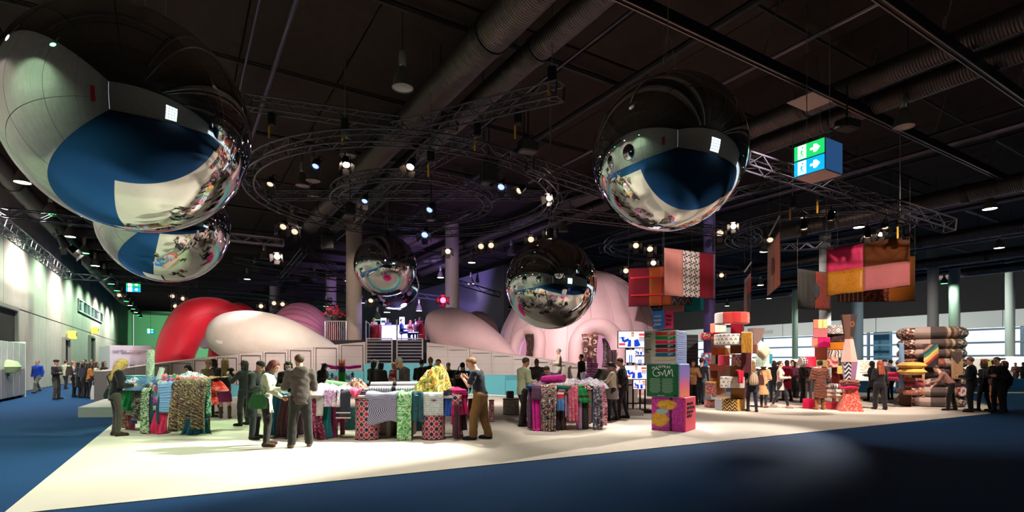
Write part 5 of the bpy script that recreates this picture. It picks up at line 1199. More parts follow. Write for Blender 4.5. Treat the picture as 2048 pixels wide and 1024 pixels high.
# ---------------------------------------------------------------- table C, right
zC = .98
tC = table('fabric_table', FX(1128, 13.7), 1.75, 1.3, zC, math.radians(8), PNKT, 'right table covered with hanging sequins and satins')
drape(*edge(1064, 1080, 12.85, 12.8, zC-.02), .98, XF['magenta_satin'], 'shiny magenta satin falling to the floor off the right table', .2, 2, .04, .15, floor=0, skew=.06)
drape(*edge(1057, 1066, 12.95, 12.9, zC), .9, XF['plum_plain'], 'narrow plum strip at the left corner of the right table', .2, 1, .03)
drape(*edge(1064, 1086, 12.8, 12.75, zC+.06), .3, XF['plum_plain'], 'plum cloth gathered over the magenta satin', .45, 5, .035, .1, lift=.06, thick=.015)
drape(*edge(1082, 1113, 12.72, 12.68, zC+.06), 1.03, XF['paisley'], 'black and white paisley length with red flowers reaching the floor', .4, 5, .05, -.12, lift=.06, floor=0)
drape(*edge(1104, 1132, 12.95, 12.95, zC-.1), .84, XF['dark_floral'], 'black floral length hanging behind the paisley', .1, 3, .04)
drape(*edge(1113, 1128, 12.75, 12.75, zC-.08), .24, XF['redwhite'], 'small red and white striped cloth above the blue pleats', .1, 2, .02, .2)
drape(*edge(1115, 1128, 12.72, 12.72, zC-.24), .22, XF['blue_pleat'], 'short blue pleated cloth hanging on the right table', .04, 3, .03, .2)
drape(*edge(1130, 1138, 12.9, 12.9, .9), .55, cloth((190, 150, 180)), 'pale mauve strip between black floral and pink sequins', .1, 1, .02)
drape(*edge(1137, 1156, 12.75, 12.8, zC+.05), .8, XF['pink_sequin'], 'pink sequined length hanging in the middle of the right table', .4, 3, .04, 0, lift=.05)
drape(*edge(1152, 1163, 12.95, 12.95, zC-.05), .88, XF['mesh_mauve'], 'mauve mesh strip beside the pink sequins', .2, 1, .03)
drape(*edge(1151, 1170, 12.8, 12.9, zC+.03), .34, XF['green_scarf'], 'bright green scarf with a dark stripe hanging to the right', .3, 2, .03, .15, lift=.05, skew=.35)
drape(*edge(1160, 1175, 13.0, 13.0, zC-.06), .86, cloth((16, 14, 16)), 'black velvet length under the green scarf', .2, 2, .03)
drape(*edge(1172, 1182, 13.05, 13.05, zC), .8, cloth((150, 100, 84)), 'tan brown strip right of the black velvet', .2, 1, .02)
drape(*edge(1180, 1188, 13.1, 13.1, zC), .78, cloth((60, 84, 130)), 'blue grey strip hanging next to the tan strip', .2, 1, .02)
drape(*edge(1186, 1202, 13.0, 13.05, zC+.04), 1.0, XF['glitter_grey'], 'grey glitter length falling to the floor', .35, 3, .04, .25, lift=.04, floor=0)
drape(*edge(1199, 1209, 13.15, 13.25, zC+.04), .92, XF['rose_lace'], 'rose lace length at the right corner of the right table', .35, 2, .03, .15, lift=.04, floor=0)
heap(FX(1076, 13.3, zC), .34, .4, .2, XF['plum_plain'], 'plum cloth heap at the left of the right table', seed=31)
heap(FX(1140, 13.7, zC), .5, .45, .24, XF['greywhite'], 'white and mauve cloth heap in the middle of the right table', seed=32)
heap(FX(1182, 13.6, zC), .46, .45, .26, XF['white_pink'], 'pale pink cloth heap on the right part of the right table', seed=33)
heap(FX(1170, 13.3, zC), .3, .3, .14, XF['paisley'], 'patterned cloth heap near the green scarf', seed=34)
roll(FX(1086, 13.35, zC+.22), FX(1128, 13.0, zC+.27), .10, XF['magenta_satin'], 'thick magenta foil roll lying on the right table')
roll(FX(1112, 12.95, zC+.06), FX(1142, 12.75, zC+.06), .05, cloth((16, 120, 90)), 'green paper roll lying on the front edge of the right table')
folded(FX(1064, 12.98, zC+.03), .22, .25, .08, cloth((40, 110, 170)), 'folded blue cloth at the left corner of the right table', .4, 3)
for k, (x0, y0, x1, y1, Y, m, lb) in enumerate(((1177, 762, 1180, 716, 13.9, 'tribal', 'left blue and pink patterned roll standing on the right table'), (1184, 762, 1191, 726, 13.85, 'tribal', 'right blue and pink patterned roll leaning on the right table'),
                                               (1188, 764, 1201, 739, 13.6, None, 'black roll leaning right on the right table'), (1167, 762, 1166, 745, 14.0, 'greywhite', 'short pale roll standing behind the right table heap'))):
    roll(P(x0, y0, Y), P(x1, y1, Y), .075, XF[m] if m else cloth((30, 24, 28)), lb)
drape(*edge(1160, 1206, 13.1, 13.3, zC+.06), .16, XF['lilac_fold'], 'lilac cloth edge along the right table front', .4, 5, .02, 0, lift=.06)
# ================================================================ hanging banners
def banner(q, patches, label, discs=(), strips=(), rods=True, wires=True):
    """q: (xL, ytL, ybL, YL, xR, ytR, ybR, YR); patches: (u0, u1, v0, v1, material), v measured from the top"""
    xL, ytL, ybL, YL, xR, ytR, ybR, YR = q
    TL, BL, TR, BR = P(xL, ytL, YL), P(xL, ybL, YL), P(xR, ytR, YR), P(xR, ybR, YR)
    t = thing('hanging_banner', label, 'banner', (TL+TR)/2); w = (TR-TL).length; h = (TL-BL).length; dn = (TR-TL).normalized(); n = V3((dn.y, -dn.x, 0))
    def at(u, v, o=0): return (TL*(1-u)+TR*u)*(1-v)+(BL*(1-u)+BR*u)*v+n*(o+.022*math.sin(u*17+1.5*v)*v+.015*math.sin(u*41)*math.sin(v*pi))
    for (u0, u1, v0, v1, m) in patches:
        k = max(3, int((u1-u0)*26)); kv = max(2, int((v1-v0)*10))
        o = MB().grid(lambda u, v: at(u0+(u1-u0)*u, v0+(v1-v0)*v), k, kv, uvf=lambda u, v: ((u0+(u1-u0)*u)*w, (1-v0-(v1-v0)*v)*h)).build('cloth_patch', m, t, smooth='all')
        so = o.modifiers.new('thickness', 'SOLIDIFY'); so.thickness = .012
    for (u, v, r, m) in discs:
        k = 28; vs = [at(u, v, .05)]+[at(u+r*math.cos(2*pi*i/k)/w, v+r*math.sin(2*pi*i/k)/h, .05) for i in range(k)]
        MB().add(vs, [(0, 1+i, 1+(i+1) % k) for i in range(k)]).build('round_patch', m, t)
    for (u0, v0, u1, v1, wd, m) in strips:
        a, b = at(u0, v0, .02), at(u1, v1, .02); MB().tube([a, b], wd, 8).build('padded_strip', m, t, smooth=True)
    if rods: MB().tube([TL-dn*.06, TR+dn*.06], .018, 6).build('top_rod', BLACK, t); MB().tube([BL-dn*.03, BR+dn*.03], .014, 6).build('bottom_rod', BLACK, t)
    if wires:
        for p in (TL, TR): MB().tube([p, V3((p.x, p.y, min(ZC, p.z+2.2)))], .007, 4).build('wire', ALU, t)
    return t
fl = lambda *a: cloth(a, fold=True)
X('geo_tri', p_tri((26, 26, 40), (226, 214, 200), 3.4)); X('zig_dark', p_chev((44, 36, 36), (130, 110, 96), 2.6, 3, .8)); X('dot_net', p_check((46, 44, 42), (96, 84, 72), 14, .3))
X('print_rust', p_marble([(60, 26, 24), (170, 70, 50), (40, 20, 22), (140, 50, 36)], 3, 2)); X('ticks', p_vmarks((60, 56, 66), (210, 206, 206), 9, 14))
X('pink_net', p_marble([(206, 120, 120), (196, 106, 110), (220, 140, 136)], 60, 1)); X('pink_streak', p_fur([(206, 20, 90), (236, 60, 110), (226, 40, 100)], 9), rough=.45)
X('gold_satin', p_marble([(206, 130, 30), (214, 140, 40), (196, 120, 26)], 3), rough=.4); X('red_grad', p_marble([(226, 70, 50), (232, 90, 60), (220, 60, 46)], 2))
banner((1328, 495, 591, 22.5, 1429, 508, 598, 23.8), [(0, .36, 0, 1, fl(222, 146, 132)), (.36, .69, 0, 1, XF['geo_tri']), (.69, 1, 0, 1, fl(128, 12, 36))], 'large banner of pink, black triangle print and wine red stripes')
banner((1653, 499, 592, 23.2, 1820, 470, 571, 21.4), [(0, .46, 0, .5, XF['pink_streak']), (.46, 1, 0, .5, fl(104, 52, 18)), (0, .46, .5, 1, XF['gold_satin']), (.46, 1, .5, 1, XF['pink_net'])], 'big banner of four squares in hot pink, brown, gold and dusty pink')
banner((1257, 537, 613, 26.6, 1384, 530, 609, 27.4), [(0, .32, 0, 1, fl(110, 12, 30)), (.32, .68, 0, 1, XF['print_ochre'] if 'print_ochre' in XF else fl(150, 70, 20)), (.68, 1, 0, .78, fl(150, 16, 30)), (.68, 1, .78, 1, XF['zig_dark'])],
       'dark red and ochre banner with padded red strips', [(.50, .26, .10, M((130, 126, 124), .4, .5, grain=0)), (.50, .72, .10, M((130, 126, 124), .4, .5, grain=0))], [(.03, .26, .9, .26, .05, fl(214, 40, 36)), (.03, .72, .9, .72, .05, fl(206, 34, 34)), (.50, 0, .50, 1, .04, fl(196, 30, 34))])
banner((1325, 552, 626, 30.5, 1414, 548, 621, 31.2), [(0, .48, 0, 1, fl(206, 140, 124)), (.48, 1, 0, 1, fl(8, 128, 130))], 'salmon and teal banner hanging lowest behind the triangle print banner')
banner((1489, 560, 640, 27.6, 1502, 545, 638, 23.6), [(0, .5, 0, 1, fl(222, 170, 160)), (.5, 1, 0, .42, fl(206, 80, 64)), (.5, 1, .42, 1, XF['ticks'])], 'narrow edge-on banner above the ring shaped drum')
banner((1536, 497, 591, 23, 1560, 462, 571, 19.8), [(0, .52, 0, 1, fl(196, 160, 140)), (.52, 1, 0, 1, fl(232, 140, 116))], 'steeply angled salmon banner with a maroon disc', [(.5, .52, .36, fl(120, 50, 56))])
banner((1595, 537, 617, 27, 1661, 547, 621, 29.2), [(0, .52, 0, 1, XF['dot_net']), (.52, 1, 0, 1, XF['red_grad'])], 'grey net and orange banner with a grey disc in its middle', [(.52, .5, .40, fl(80, 80, 90))])
banner((1675, 514, 604, 24.6, 1830, 512, 602, 24.6), [(0, .33, 0, 1, X('bars_rust', p_stripes([(120, 60, 40), (130, 66, 44), (206, 170, 140), (126, 62, 42)], 5, 0))), (.33, .66, 0, 1, XF['print_rust']), (.66, 1, 0, 1, fl(176, 96, 24))], 'brown and ochre banner behind the four square banner')
# fluorescent sticks hung at a slant
for k, (x0, y0, x1, y1, Y) in enumerate(((1559, 432, 1538, 472, 20), (1503, 524, 1489, 544, 26))):
    MB().tube([P(x0, y0, Y), P(x1, y1, Y)], .035, 8).build('tube_lamp', M((196, 190, 186), .3, grain=0), smooth=True, off=tuple(P(x0, y0, Y)), label='%s slim tube hanging at a slant above a banner' % ('upper' if k == 0 else 'lower'), cat='lamp')

# ================================================================ stacked sign cubes
SIG_W = M((250, 250, 246), .6, grain=0); SIG_K = M((40, 20, 40), .6, grain=0)
def cube(name, x0, x1, xs, yt, yb, Y, mats, label, lift=0):
    """front face spans columns x0..x1, its right side runs on to xs"""
    a = math.radians(35); N = P(x1, yb, Y); k = (x0-1024)/F; w = (N.x-k*N.y)/(math.cos(a)+k*math.sin(a)); h = (yb-yt)/F*Y; rz = -a
    t = thing(name, label, 'cube', V3((N.x-math.cos(a)*w/2, N.y+math.sin(a)*w/2, max(.012, N.z))), rz)
    o = MB().box((0, w/2, h/2), (w, w, h), bev=.008).build('core', mats[2], t, False, False)
    MB().box((0, -.006, h/2), (w-.02, .012, h-.02)).build('front_panel', mats[0], t, False, False); MB().box((w/2+.006, w/2, h/2), (.012, w-.02, h-.02)).build('side_panel', mats[1], t, False, False)
    return t, w, h
g = G('fur_print'); v = g.co('Object'); s = g.sep(v); x_, z_ = s[0], s[2]; n1 = g.noise(g.map(v, (9, 9, 3)), 5, 4, .7, .8); n2 = g.noise(v, 7, 4, .7, 1)
mag = g.ramp(n1, [(.3, c(120, 20, 110)), (.5, c(196, 40, 150)), (.7, c(226, 90, 180))], 'LINEAR')
def ell(cx, cz, a, b): return g.ma('ADD', g.ma('ADD', g.ma('POWER', g.ma('MULTIPLY', g.ma('SUBTRACT', x_, cx), 1/a), 2), g.ma('POWER', g.ma('MULTIPLY', g.ma('SUBTRACT', z_, cz), 1/b), 2)), g.ma('MULTIPLY', g.ma('SUBTRACT', n1, .5), 2.6))
yl = g.ramp(n2, [(.3, c(196, 130, 20)), (.6, c(240, 190, 60))], 'LINEAR')
col = g.mix(g.ma('LESS_THAN', g.ma('ABSOLUTE', g.ma('SUBTRACT', g.ma('ADD', x_, g.ma('MULTIPLY', g.ma('SUBTRACT', n2, .5), .1)), .07)), .03), mag, c(60, 10, 50))
col = g.mix(g.ma('LESS_THAN', ell(-.20, .27, .22, .17), 1), col, yl); col = g.mix(g.ma('LESS_THAN', ell(-.02, .62, .24, .11), 1), col, yl); col = g.mix(g.ma('LESS_THAN', ell(-.14, .46, .14, .06), 1), col, c(160, 206, 206))
FURP = g.done(col, .5)
PINKS = M((240, 70, 100), .5, grain=.01); LILAC = M((150, 166, 214), .5, grain=.02); BEIG = M((206, 202, 190), .6, grain=.01); GRN = M((8, 96, 52), .5, grain=.01)
g = G('sunset_print'); v = g.co('Object'); s = g.sep(v); n1 = g.noise(v, 4, 3)
SUNSET = g.done(g.ramp(g.ma('ADD', g.ma('MULTIPLY', s[2], 1.0), g.ma('MULTIPLY', n1, .25)), [(.15, c(250, 150, 100)), (.4, c(236, 100, 140)), (.62, c(150, 120, 200)), (.9, c(120, 120, 200))], 'LINEAR'), .5)
t1, w1_, h1 = cube('sign_cube', 1303, 1370, 1390, 796, 865, 12.5, (FURP, PINKS, PINKS), 'bottom sign cube with magenta and yellow fur print on the white floor')
o = words('immersive\nover the top\nglamorous\nartificial', (0, 0, 0), .115, 0, SIG_K, t1); o.location = (w1_/2+.016, .10, h1*.78); o.rotation_euler = (pi/2, 0, pi/2)
t2, w2_, h2 = cube('sign_cube', 1293, 1358, 1379, 728, 795.6, 12.55, (GRN, SUNSET, LILAC), 'middle dark green sign cube with white hand drawn title and text')
def wl(txt, t, x, z, h, m=SIG_W, y=-.016, rot=0, nm='lettering'):
    o = words(txt, (0, 0, 0), h, 0, m, t, nm); o.location = (x, y, z); o.rotation_euler = (pi/2, rot, 0); return o
for k, (ch, dz, rr) in enumerate(zip('MAXIMUM', (.0, .015, .03, .03, .035, .03, .02), (.2, .1, .1, 0, -.1, -.1, -.15))): wl(ch, t2, (-.25, -.17, -.105, -.045, -.012, .058, .12)[k], h2*.84+dz, .092, rot=-rr*.5)
SCR = [(-.02, .10), (-.10, .12), (-.17, .05), (-.14, -.04), (-.05, -.05), (.0, .0), (-.06, .03), (.02, .04), (.05, -.03), (.08, .04), (.11, .10), (.12, -.02), (.15, -.05), (.18, .04), (.2, .1), (.21, -.01), (.24, .09), (.27, .1), (.28, -.04), (.31, -.04)]
sp = []
for i in range(len(SCR)-1):
    for f in (0, .33, .66):
        a, b = SCR[i], SCR[i+1]; p0 = SCR[max(0, i-1)]; p3 = SCR[min(len(SCR)-1, i+2)]
        q = [.5*(2*a[j]+(b[j]-p0[j])*f+(2*p0[j]-5*a[j]+4*b[j]-p3[j])*f*f+(3*a[j]-p0[j]-3*b[j]+p3[j])*f**3) for j in (0, 1)]; sp.append((q[0]*1.05-.05, -.018, h2*.70+q[1]))
MB().tube(sp, .009, 5).build('script_title', SIG_W, t2, smooth=True, world=False)
for cx in (-.17, .13):
    for k in range(15): MB().box((cx+(-.01 if k % 3 else 0), -.016, h2*.56-.0235*k), (.26-(.03 if k % 4 == 1 else 0)-(.1 if k == 14 else 0), .006, .010)).build('text_line', M((150, 190, 160), .6, grain=0), t2, False, False)
wl('maximum glam', t2, -.12, h2*.04, .03); MB().box((.31, -.016, h2*.06), (.05, .006, .05), bev=.002).build('logo', SIG_K, t2, False, False)
t3, w3, h3 = cube('sign_cube', 1288, 1352, 1374, 660, 727.6, 12.6, (BEIG, LILAC, BEIG), 'top pale sign cube with seven coloured bars and side text')
BARC = [(196, 60, 36), (0, 120, 50), (206, 20, 60), (16, 20, 50), (160, 24, 34), (0, 84, 130), (206, 186, 150)]
for k, col in enumerate(BARC):
    z = h3*(.93-.126*k); m = M(col, .5, grain=0); b = MB(); hh = h3*.052; n = 8; pr = [(w3/2-.005, -hh), (w3/2-.005, hh)]+[(-.06-hh*math.sin(pi*i/n), hh*math.cos(pi*i/n)) for i in range(n+1)]
    f = [(x, -.018, z-.02+y) for x, y in pr]; bk = [(x, -.010, z-.02+y) for x, y in pr]; m_ = len(pr)
    b.add(f+bk, [tuple(range(m_)), tuple(range(m_, 2*m_))[::-1]]+[((i+1) % m_, i, m_+i, m_+(i+1) % m_) for i in range(m_)]).build('colour_bar', m, t3, False, False)
    wl('maximum\nlook', t3, w3/2-.19, z-.012, .032, SIG_W, -.021)
for z, txt in ((.90, 'Maximum\nGlam\nCouture'), (.42, 'Maximum\nGlam\nFuture')): wl(txt, t3, -w3/2+.03, h3*z, .042, SIG_K)
for z0, n in ((.72, 9), (.26, 8)):
    for k in range(n): MB().box((-w3/2+.11, -.015, h3*z0-.03*k), (.16-.02*(k % 3), .005, .008)).build('text_line', M((130, 124, 116), .6, grain=0), t3, False, False)
for k in range(13): MB().box((w3/2+.015, w3*.45, h3*.92-.05*k), (.006, w3*(.7 if k % 3 else .5), .014)).build('text_line', M((190, 204, 236), .6, grain=0), t3, False, False)
hc = thing('hanging_cube', 'small hanging cube lettered maximum glam, blue on one side and pink on the other', 'sign', P(1326, 640, 14.2), math.radians(40)); a_ = .37
HB, HP, HV = M((24, 104, 190), .5, grain=.01), M((236, 50, 96), .5, grain=.01), M((52, 24, 96), .5, grain=.01)
MB().box((0, 0, 0), (a_, a_, a_*1.25), bev=.004).build('core', HV, hc, False, False); MB().box((0, -a_/2-.004, 0), (a_*.98, .008, a_*1.24)).build('pink_panel', HP, hc, False, False); MB().box((-a_/2-.004, 0, 0), (.008, a_*.98, a_*1.24)).build('blue_panel', HB, hc, False, False)
o = words('maxi-\nmum\nglam', (0, 0, 0), .125, 0, SIG_K, hc); o.location = (-a_*.42, -a_/2-.012, .06); o.rotation_euler = (pi/2, 0, 0)
o = words('maxi-\nmum\nglam', (0, 0, 0), .125, 0, SIG_W, hc); o.location = (-a_/2-.012, a_*.42, .06); o.rotation_euler = (pi/2, 0, -pi/2)
hc.rotation_euler = (0, 0, math.radians(38))
MB().tube([(0, 0, a_*.62), (0, 0, ZC-hc.location.z)], .005, 4).build('wire', ALU, hc, False, False)

# ================================================================ screens on a rack
SCRW = EM((226, 226, 240), 1.15, 'screen_white'); SCRB = EM((24, 60, 170), .9, 'screen_blue'); SCRR = EM((206, 60, 70), .9, 'screen_red'); SCRS = EM((206, 150, 120), .9, 'screen_skin'); SCRL = EM((150, 166, 230), 1.0, 'screen_lilac')
rk = thing('screen_rack', 'dark steel rack behind the stacked screens', 'rack', FX(1268, 17.6))
for x in (1255, 1266, 1280, 1290): p = FX(x, 17.6); MB().tube([p, p+V3((0, 0, 2.6))], .03, 6).build('upright', BLACK, rk)
for z in (.3, .9, 1.5, 2.1): MB().tube([FX(1250, 17.6, z), FX(1292, 17.6, z)], .025, 6).build('crossbar', BLACK, rk)
MB().box(FX(1272, 17.5, .06), (1.0, .6, .1), bev=.02).build('base', BLACK, rk)
for k in range(6): a = FX(1256+6*k, 17.2, .03); MB().tube([a, a+V3((.1, .1, .12)), a+V3((.25, -.05, .02)), a+V3((.3, .15, .04))], .015, 5).build('cable', BLACK, rk)
for k, (x0, y0, x1, y1, full) in enumerate(((1237, 663, 1291, 695, 1), (1252, 700, 1270, 725, 0), (1269, 697, 1288, 710, 1), (1271, 713, 1288, 727, 0), (1250, 731, 1293, 758, 1), (1267, 760, 1290, 778, 1))):
    Y = 17.3; a, b = P(x0, y1, Y), P(x1, y0, Y); w, h = b.x-a.x, b.z-a.z; t = thing('screen', ('top wide screen showing a man in a blue jacket', 'upright narrow screen showing trouser legs', 'small upper right screen showing a raised blue sleeve', 'small middle right screen showing trouser legs', 'lower wide screen showing a man in a blue jacket', 'lowest small screen showing a man in a blue jacket')[k], 'screen', (a+b)/2)
    MB().box((0, .05, 0), (w+.04, .08, h+.04), bev=.01).build('bezel', BLACK, t, False, False); MB().box((0, 0, 0), (w, .02, h)).build('display', SCRW, t, False, False)
    fig = lambda nm, m, cx, cz, sx, sz: MB().box((cx*w, -.013, cz*h), (sx*w, .004, sz*h), bev=.002, taper=1).build(nm, m, t, False, False)
    if full:
        for j in range(5): fig('picture_block', (SCRR, SCRL, SCRR, SCRL, SCRS)[j], -.37 if j < 2 else .37, (-.3, .1, .3, -.05, .1)[j], .24, .15)
        m = MB(); 
        for (xa, za, xb, zb, r0, r1) in ((.02, -.45, .02, -.02, .44, .34), (-.12, .0, -.32, -.14, .12, .10), (-.32, -.14, -.36, .16, .10, .09), (.16, .0, .27, -.4, .13, .11)): m.tube([(xa*w, -.012, za*h), (xb*w, -.012, zb*h)], [r0*h*.8, r1*h*.8], 10)
        m.v = [(v_[0], -.012-.004*(1 if v_[1] < -.012 else 0), max(-h/2, v_[2])) for v_ in m.v]; m.build('jacket', SCRB, t, False, False); MB().box((.02*w, -.019, -.22*h), (.11*w, .005, .5*h)).build('shirt', SCRW, t, False, False); fig('face', SCRS, .02, .29, .11, .26); fig('hair', BLACK, .02, .42, .11, .06)
    else: fig('leg', SCRB, -.1, -.2, .12, .6); fig('leg', SCRB, .12, -.2, .12, .6)

# ================================================================ fabric covered box towers
def fbox(x0, x1, y0, y1, Y, m, label, rz=-29, dep=None, m2=None, name='fabric_box', xs=None, tilt=0, base=None):
    """upholstered block whose front spans the pixel rectangle at depth Y"""
    w = (x1-x0)/F*Y; h = (y1-y0)/F*Y; d = dep or w; p = P((x0+x1)/2, y1, Y); z = .012 if base else p.z; r_ = math.radians(rz)
    t = thing(name, label, 'fabric block', V3((p.x, Y, z)), r_); fr = .012
    mm = m if isinstance(m, (list, tuple)) else [m]; k = len(mm)
    MB().box((0, d/2, h/2), (w-.03, d-.03, h-.01), bev=.01).build('core', CARD, t, False, False)
    for i, q in enumerate(mm): MB().box((-w/2+w*(i+.5)/k, .012, h/2), (w/k-.004, .024, h-.006), bev=.008).build('front_cover', q, t, False, False)
    for s in (-1, 1): MB().box((s*(w/2-.012), d/2, h/2), (.024, d-.05, h-.006), bev=.008).build('side_cover', m2 or mm[-1 if s > 0 else 0], t, False, False)
    MB().box((0, d/2, h-.008), (w-.02, d-.02, .03), bev=.008).build('top_cover', m2 or mm[0], t, False, False); return t
def fdrum(x0, x1, y0, y1, Y, mats, label, name='fabric_drum', sides=36, base=None, hollow=0, rot=0):
    """round or many sided drum, its cover sewn from the given cloths from left to right"""
    rot -= math.atan(((x0+x1)/2-1024)/F)
    r = (x1-x0)/2/F*Y*math.cos(rot); h = (y1-y0)/F*Y; p = P((x0+x1)/2, y1, Y); t = thing(name, label, 'fabric drum', V3((p.x, Y+r, .012 if base else p.z))); k = len(mats)
    for i, m in enumerate(mats):
        a0 = pi+pi*i/k; a1 = pi+pi*(i+1)/k+(0 if i < k-1 else pi)
        MB().lathe([(r-.03, .0), (r, .02), (r, h-.02), (r-.03, h)], max(4, int(sides*(a1-a0)/(2*pi))), a0=a0+rot, a1=a1+rot).build('cover_panel', m, t, True, False)
    for z, fl_ in ((.002, -1), (h-.002, 1)): MB().lathe([(hollow*r if hollow else .0, z), (r-.02, z)][::fl_], sides).build('end_panel', mats[0] if fl_ < 0 else mats[-1], t, False, False)
    if hollow: MB().lathe([(hollow*r, h), (hollow*r, 0)], sides).build('inner_wall', mats[0], t, True, False)
    return t
def spire(x0b, x1b, x0t, x1t, y1, y0, Y, mats, label, name='fabric_spire', sides=6, base=None, rot=.3):
    """tapered many sided block"""
    rb, rt = (x1b-x0b)/2/F*Y, (x1t-x0t)/2/F*Y; h = (y1-y0)/F*Y; p = P((x0b+x1b)/2, y1, Y); t = thing(name, label, 'fabric block', V3((p.x, Y+.5, .012 if base else p.z))); dx = ((x0t+x1t)-(x0b+x1b))/2/F*Y
    for i in range(sides):
        a0, a1 = 2*pi*i/sides+rot, 2*pi*(i+1)/sides+rot; q = [V3((rb*math.cos(a0), rb*math.sin(a0), 0)), V3((rb*math.cos(a1), rb*math.sin(a1), 0)), V3((rt*math.cos(a1)+dx, rt*math.sin(a1), h)), V3((rt*math.cos(a0)+dx, rt*math.sin(a0), h))]
        inn = [v_*.93 if j < 2 else V3((v_.x*.93, v_.y*.93, v_.z)) for j, v_ in enumerate(q)]; wd = rb*1.05
        MB().add(q+inn, [(0, 1, 2, 3), (7, 6, 5, 4), (0, 4, 5, 1), (1, 5, 6, 2), (2, 6, 7, 3), (3, 7, 4, 0)], [[(0, 0), (wd, 0), (wd*(.5+rt/rb/2), h), (wd*(.5-rt/rb/2), h)]]+[[(0, 0)]*4]*5).build('cover_panel', mats[i % len(mats)], t, False, False)
    MB().lathe([(.0, h-.01), (rt*.98, h-.01)], sides, (dx, 0, 0), a0=rot, a1=rot+2*pi).build('top_panel', mats[0], t, False, False); MB().lathe([(rb*.98, .01), (.0, .01)], sides, a0=rot, a1=rot+2*pi).build('bottom_panel', mats[0], t, False, False); return t
X('vmarks', p_vmarks((236, 230, 220), (40, 44, 56), 7, 8)); X('gold_tri', p_chev((30, 28, 36), (206, 160, 90), 6, 9)); X('gold_fur', p_fur([(110, 70, 20), (190, 130, 40), (226, 180, 80)], 24)); X('gold_sat2', p_fur([(196, 140, 40), (226, 170, 60), (240, 200, 110)], 8), rough=.4)
X('wood_strip', p_stripes([(110, 56, 40), (130, 70, 50), (96, 46, 34), (140, 80, 60)], 11, 1, .06)); X('fl_white', p_rings([(196, 50, 60), (240, 220, 210), (206, 120, 110), (244, 232, 224), (160, 50, 60)], 9)); X('maroon_fur', p_fur([(50, 18, 24), (96, 40, 48), (130, 60, 60)], 22))
X('marble', p_marble([(222, 208, 196), (232, 222, 212), (206, 190, 178), (240, 230, 222)], 3, 1)); X('poppy', p_rings([(60, 40, 40), (240, 220, 210), (226, 50, 70), (230, 60, 76), (214, 40, 60)], 5, .4)); X('ochre_vel', p_fur([(130, 80, 20), (176, 116, 40), (196, 140, 60)], 14))
X('fl_mix', p_rings([(70, 60, 50), (226, 206, 190), (150, 70, 60), (196, 180, 160), (90, 100, 80), (236, 220, 206)], 11)); X('zigpink', p_chev((206, 130, 120), (150, 140, 150), 5, 6)); X('bright_mix', p_marble([(226, 60, 60), (240, 200, 60), (206, 60, 140), (60, 120, 160), (240, 130, 60), (90, 40, 90)], 6, 2))
X('ogee', p_diam((226, 216, 206), (70, 56, 60), (196, 186, 176), 3.2)); X('dark_sequin', p_cells([(50, 34, 36), (30, 20, 24), (120, 80, 76), (70, 44, 46), (20, 16, 18)], 46), rough=.4); X('fringe_zebra', p_stripes([(236, 226, 214), (90, 66, 56), (240, 230, 220), (206, 190, 176), (110, 80, 70)], 5, 0, .25))
X('pink_palm', p_rings([(226, 160, 146), (240, 200, 186), (206, 120, 110), (150, 70, 70)], 4)); X('night_wood', p_marble([(24, 22, 24), (60, 56, 54), (130, 120, 110), (36, 32, 34)], 6, 2)); X('grey_weave', p_check((120, 104, 110), (170, 156, 160), 24, .4)); X('grid_dark', p_check((70, 56, 60), (196, 180, 170), 12, .22)); X('ikat', p_diam((226, 206, 170), (110, 60, 36), (60, 40, 34), 4.5))
X('chev_bw', p_chev((24, 28, 46), (226, 222, 224), 4.2, 7)); X('coral_glit', p_cells([(206, 80, 60), (226, 110, 90), (180, 60, 50), (240, 150, 130), (196, 90, 80)], 34)); X('brown_med', p_rings([(50, 34, 28), (60, 42, 34), (140, 80, 40), (56, 38, 32), (52, 36, 30), (54, 38, 32)], 2.2, .2)); X('bluegrey_zig', p_chev((166, 176, 196), (196, 204, 216), 7, 10)); X('mint_check', p_check((206, 226, 206), (176, 206, 190), 9, .3)); X('teal_plain2', p_marble([(30, 130, 140), (40, 146, 156)], 3))
# tower 1, centre
Y1 = 17.9
fdrum(1440, 1502, 797, 821, Y1, [XF['bluegrey_zig'], XF['gold_tri'], XF['gold_sat2']], 'low six sided pouf in pale blue, black gold zigzag and gold satin', 'fabric_pouf', 6, True)
fbox(1462, 1486, 776.5, 797, Y1+.3, cloth((150, 104, 60)), 'plain ochre brown block above the zigzag pouf')
fbox(1441, 1486, 754, 776, Y1-.1, [XF['vmarks'], XF['marble'], XF['marble']], 'wide white block with small black marks on its left third', dep=.8)
fbox(1461, 1485, 733, 754, Y1+.2, cloth((140, 92, 66)), 'plain brown block above the wide white block')
fbox(1464, 1484, 709, 733, Y1+.1, XF['fl_white'], 'block with white and red flower cloth in the middle tower')
fbox(1483, 1502, 704, 746, Y1-.2, XF['maroon_fur'], 'tall maroon fur panel block beside the red flower block', m2=fl(236, 220, 196), dep=.3)
fbox(1462, 1511, 689, 707, Y1+.35, XF['wood_strip'], 'reddish brown striped block under the arrow print drum', dep=.6)
fdrum(1440, 1514, 667, 689, Y1-.4, [XF['vmarks']], 'wide white drum with rows of black arrow marks')
fbox(1483, 1503, 664.5, 706, Y1-.55, XF['gold_fur'], 'gold fur panel with pale rim standing before the arrow print drum', m2=fl(240, 224, 170), dep=.25)
fbox(1462, 1485, 646, 667, Y1+.2, cloth((196, 20, 56)), 'crimson block under the ring shaped drum', m2=fl(226, 176, 160))
fdrum(1441, 1514, 623, 646, Y1-.3, [fl(232, 226, 224), fl(232, 226, 224), fl(206, 66, 56), fl(176, 40, 40), fl(210, 74, 62), fl(226, 110, 90)], 'ring shaped drum in white and coral red on top of the tower', hollow=.45)
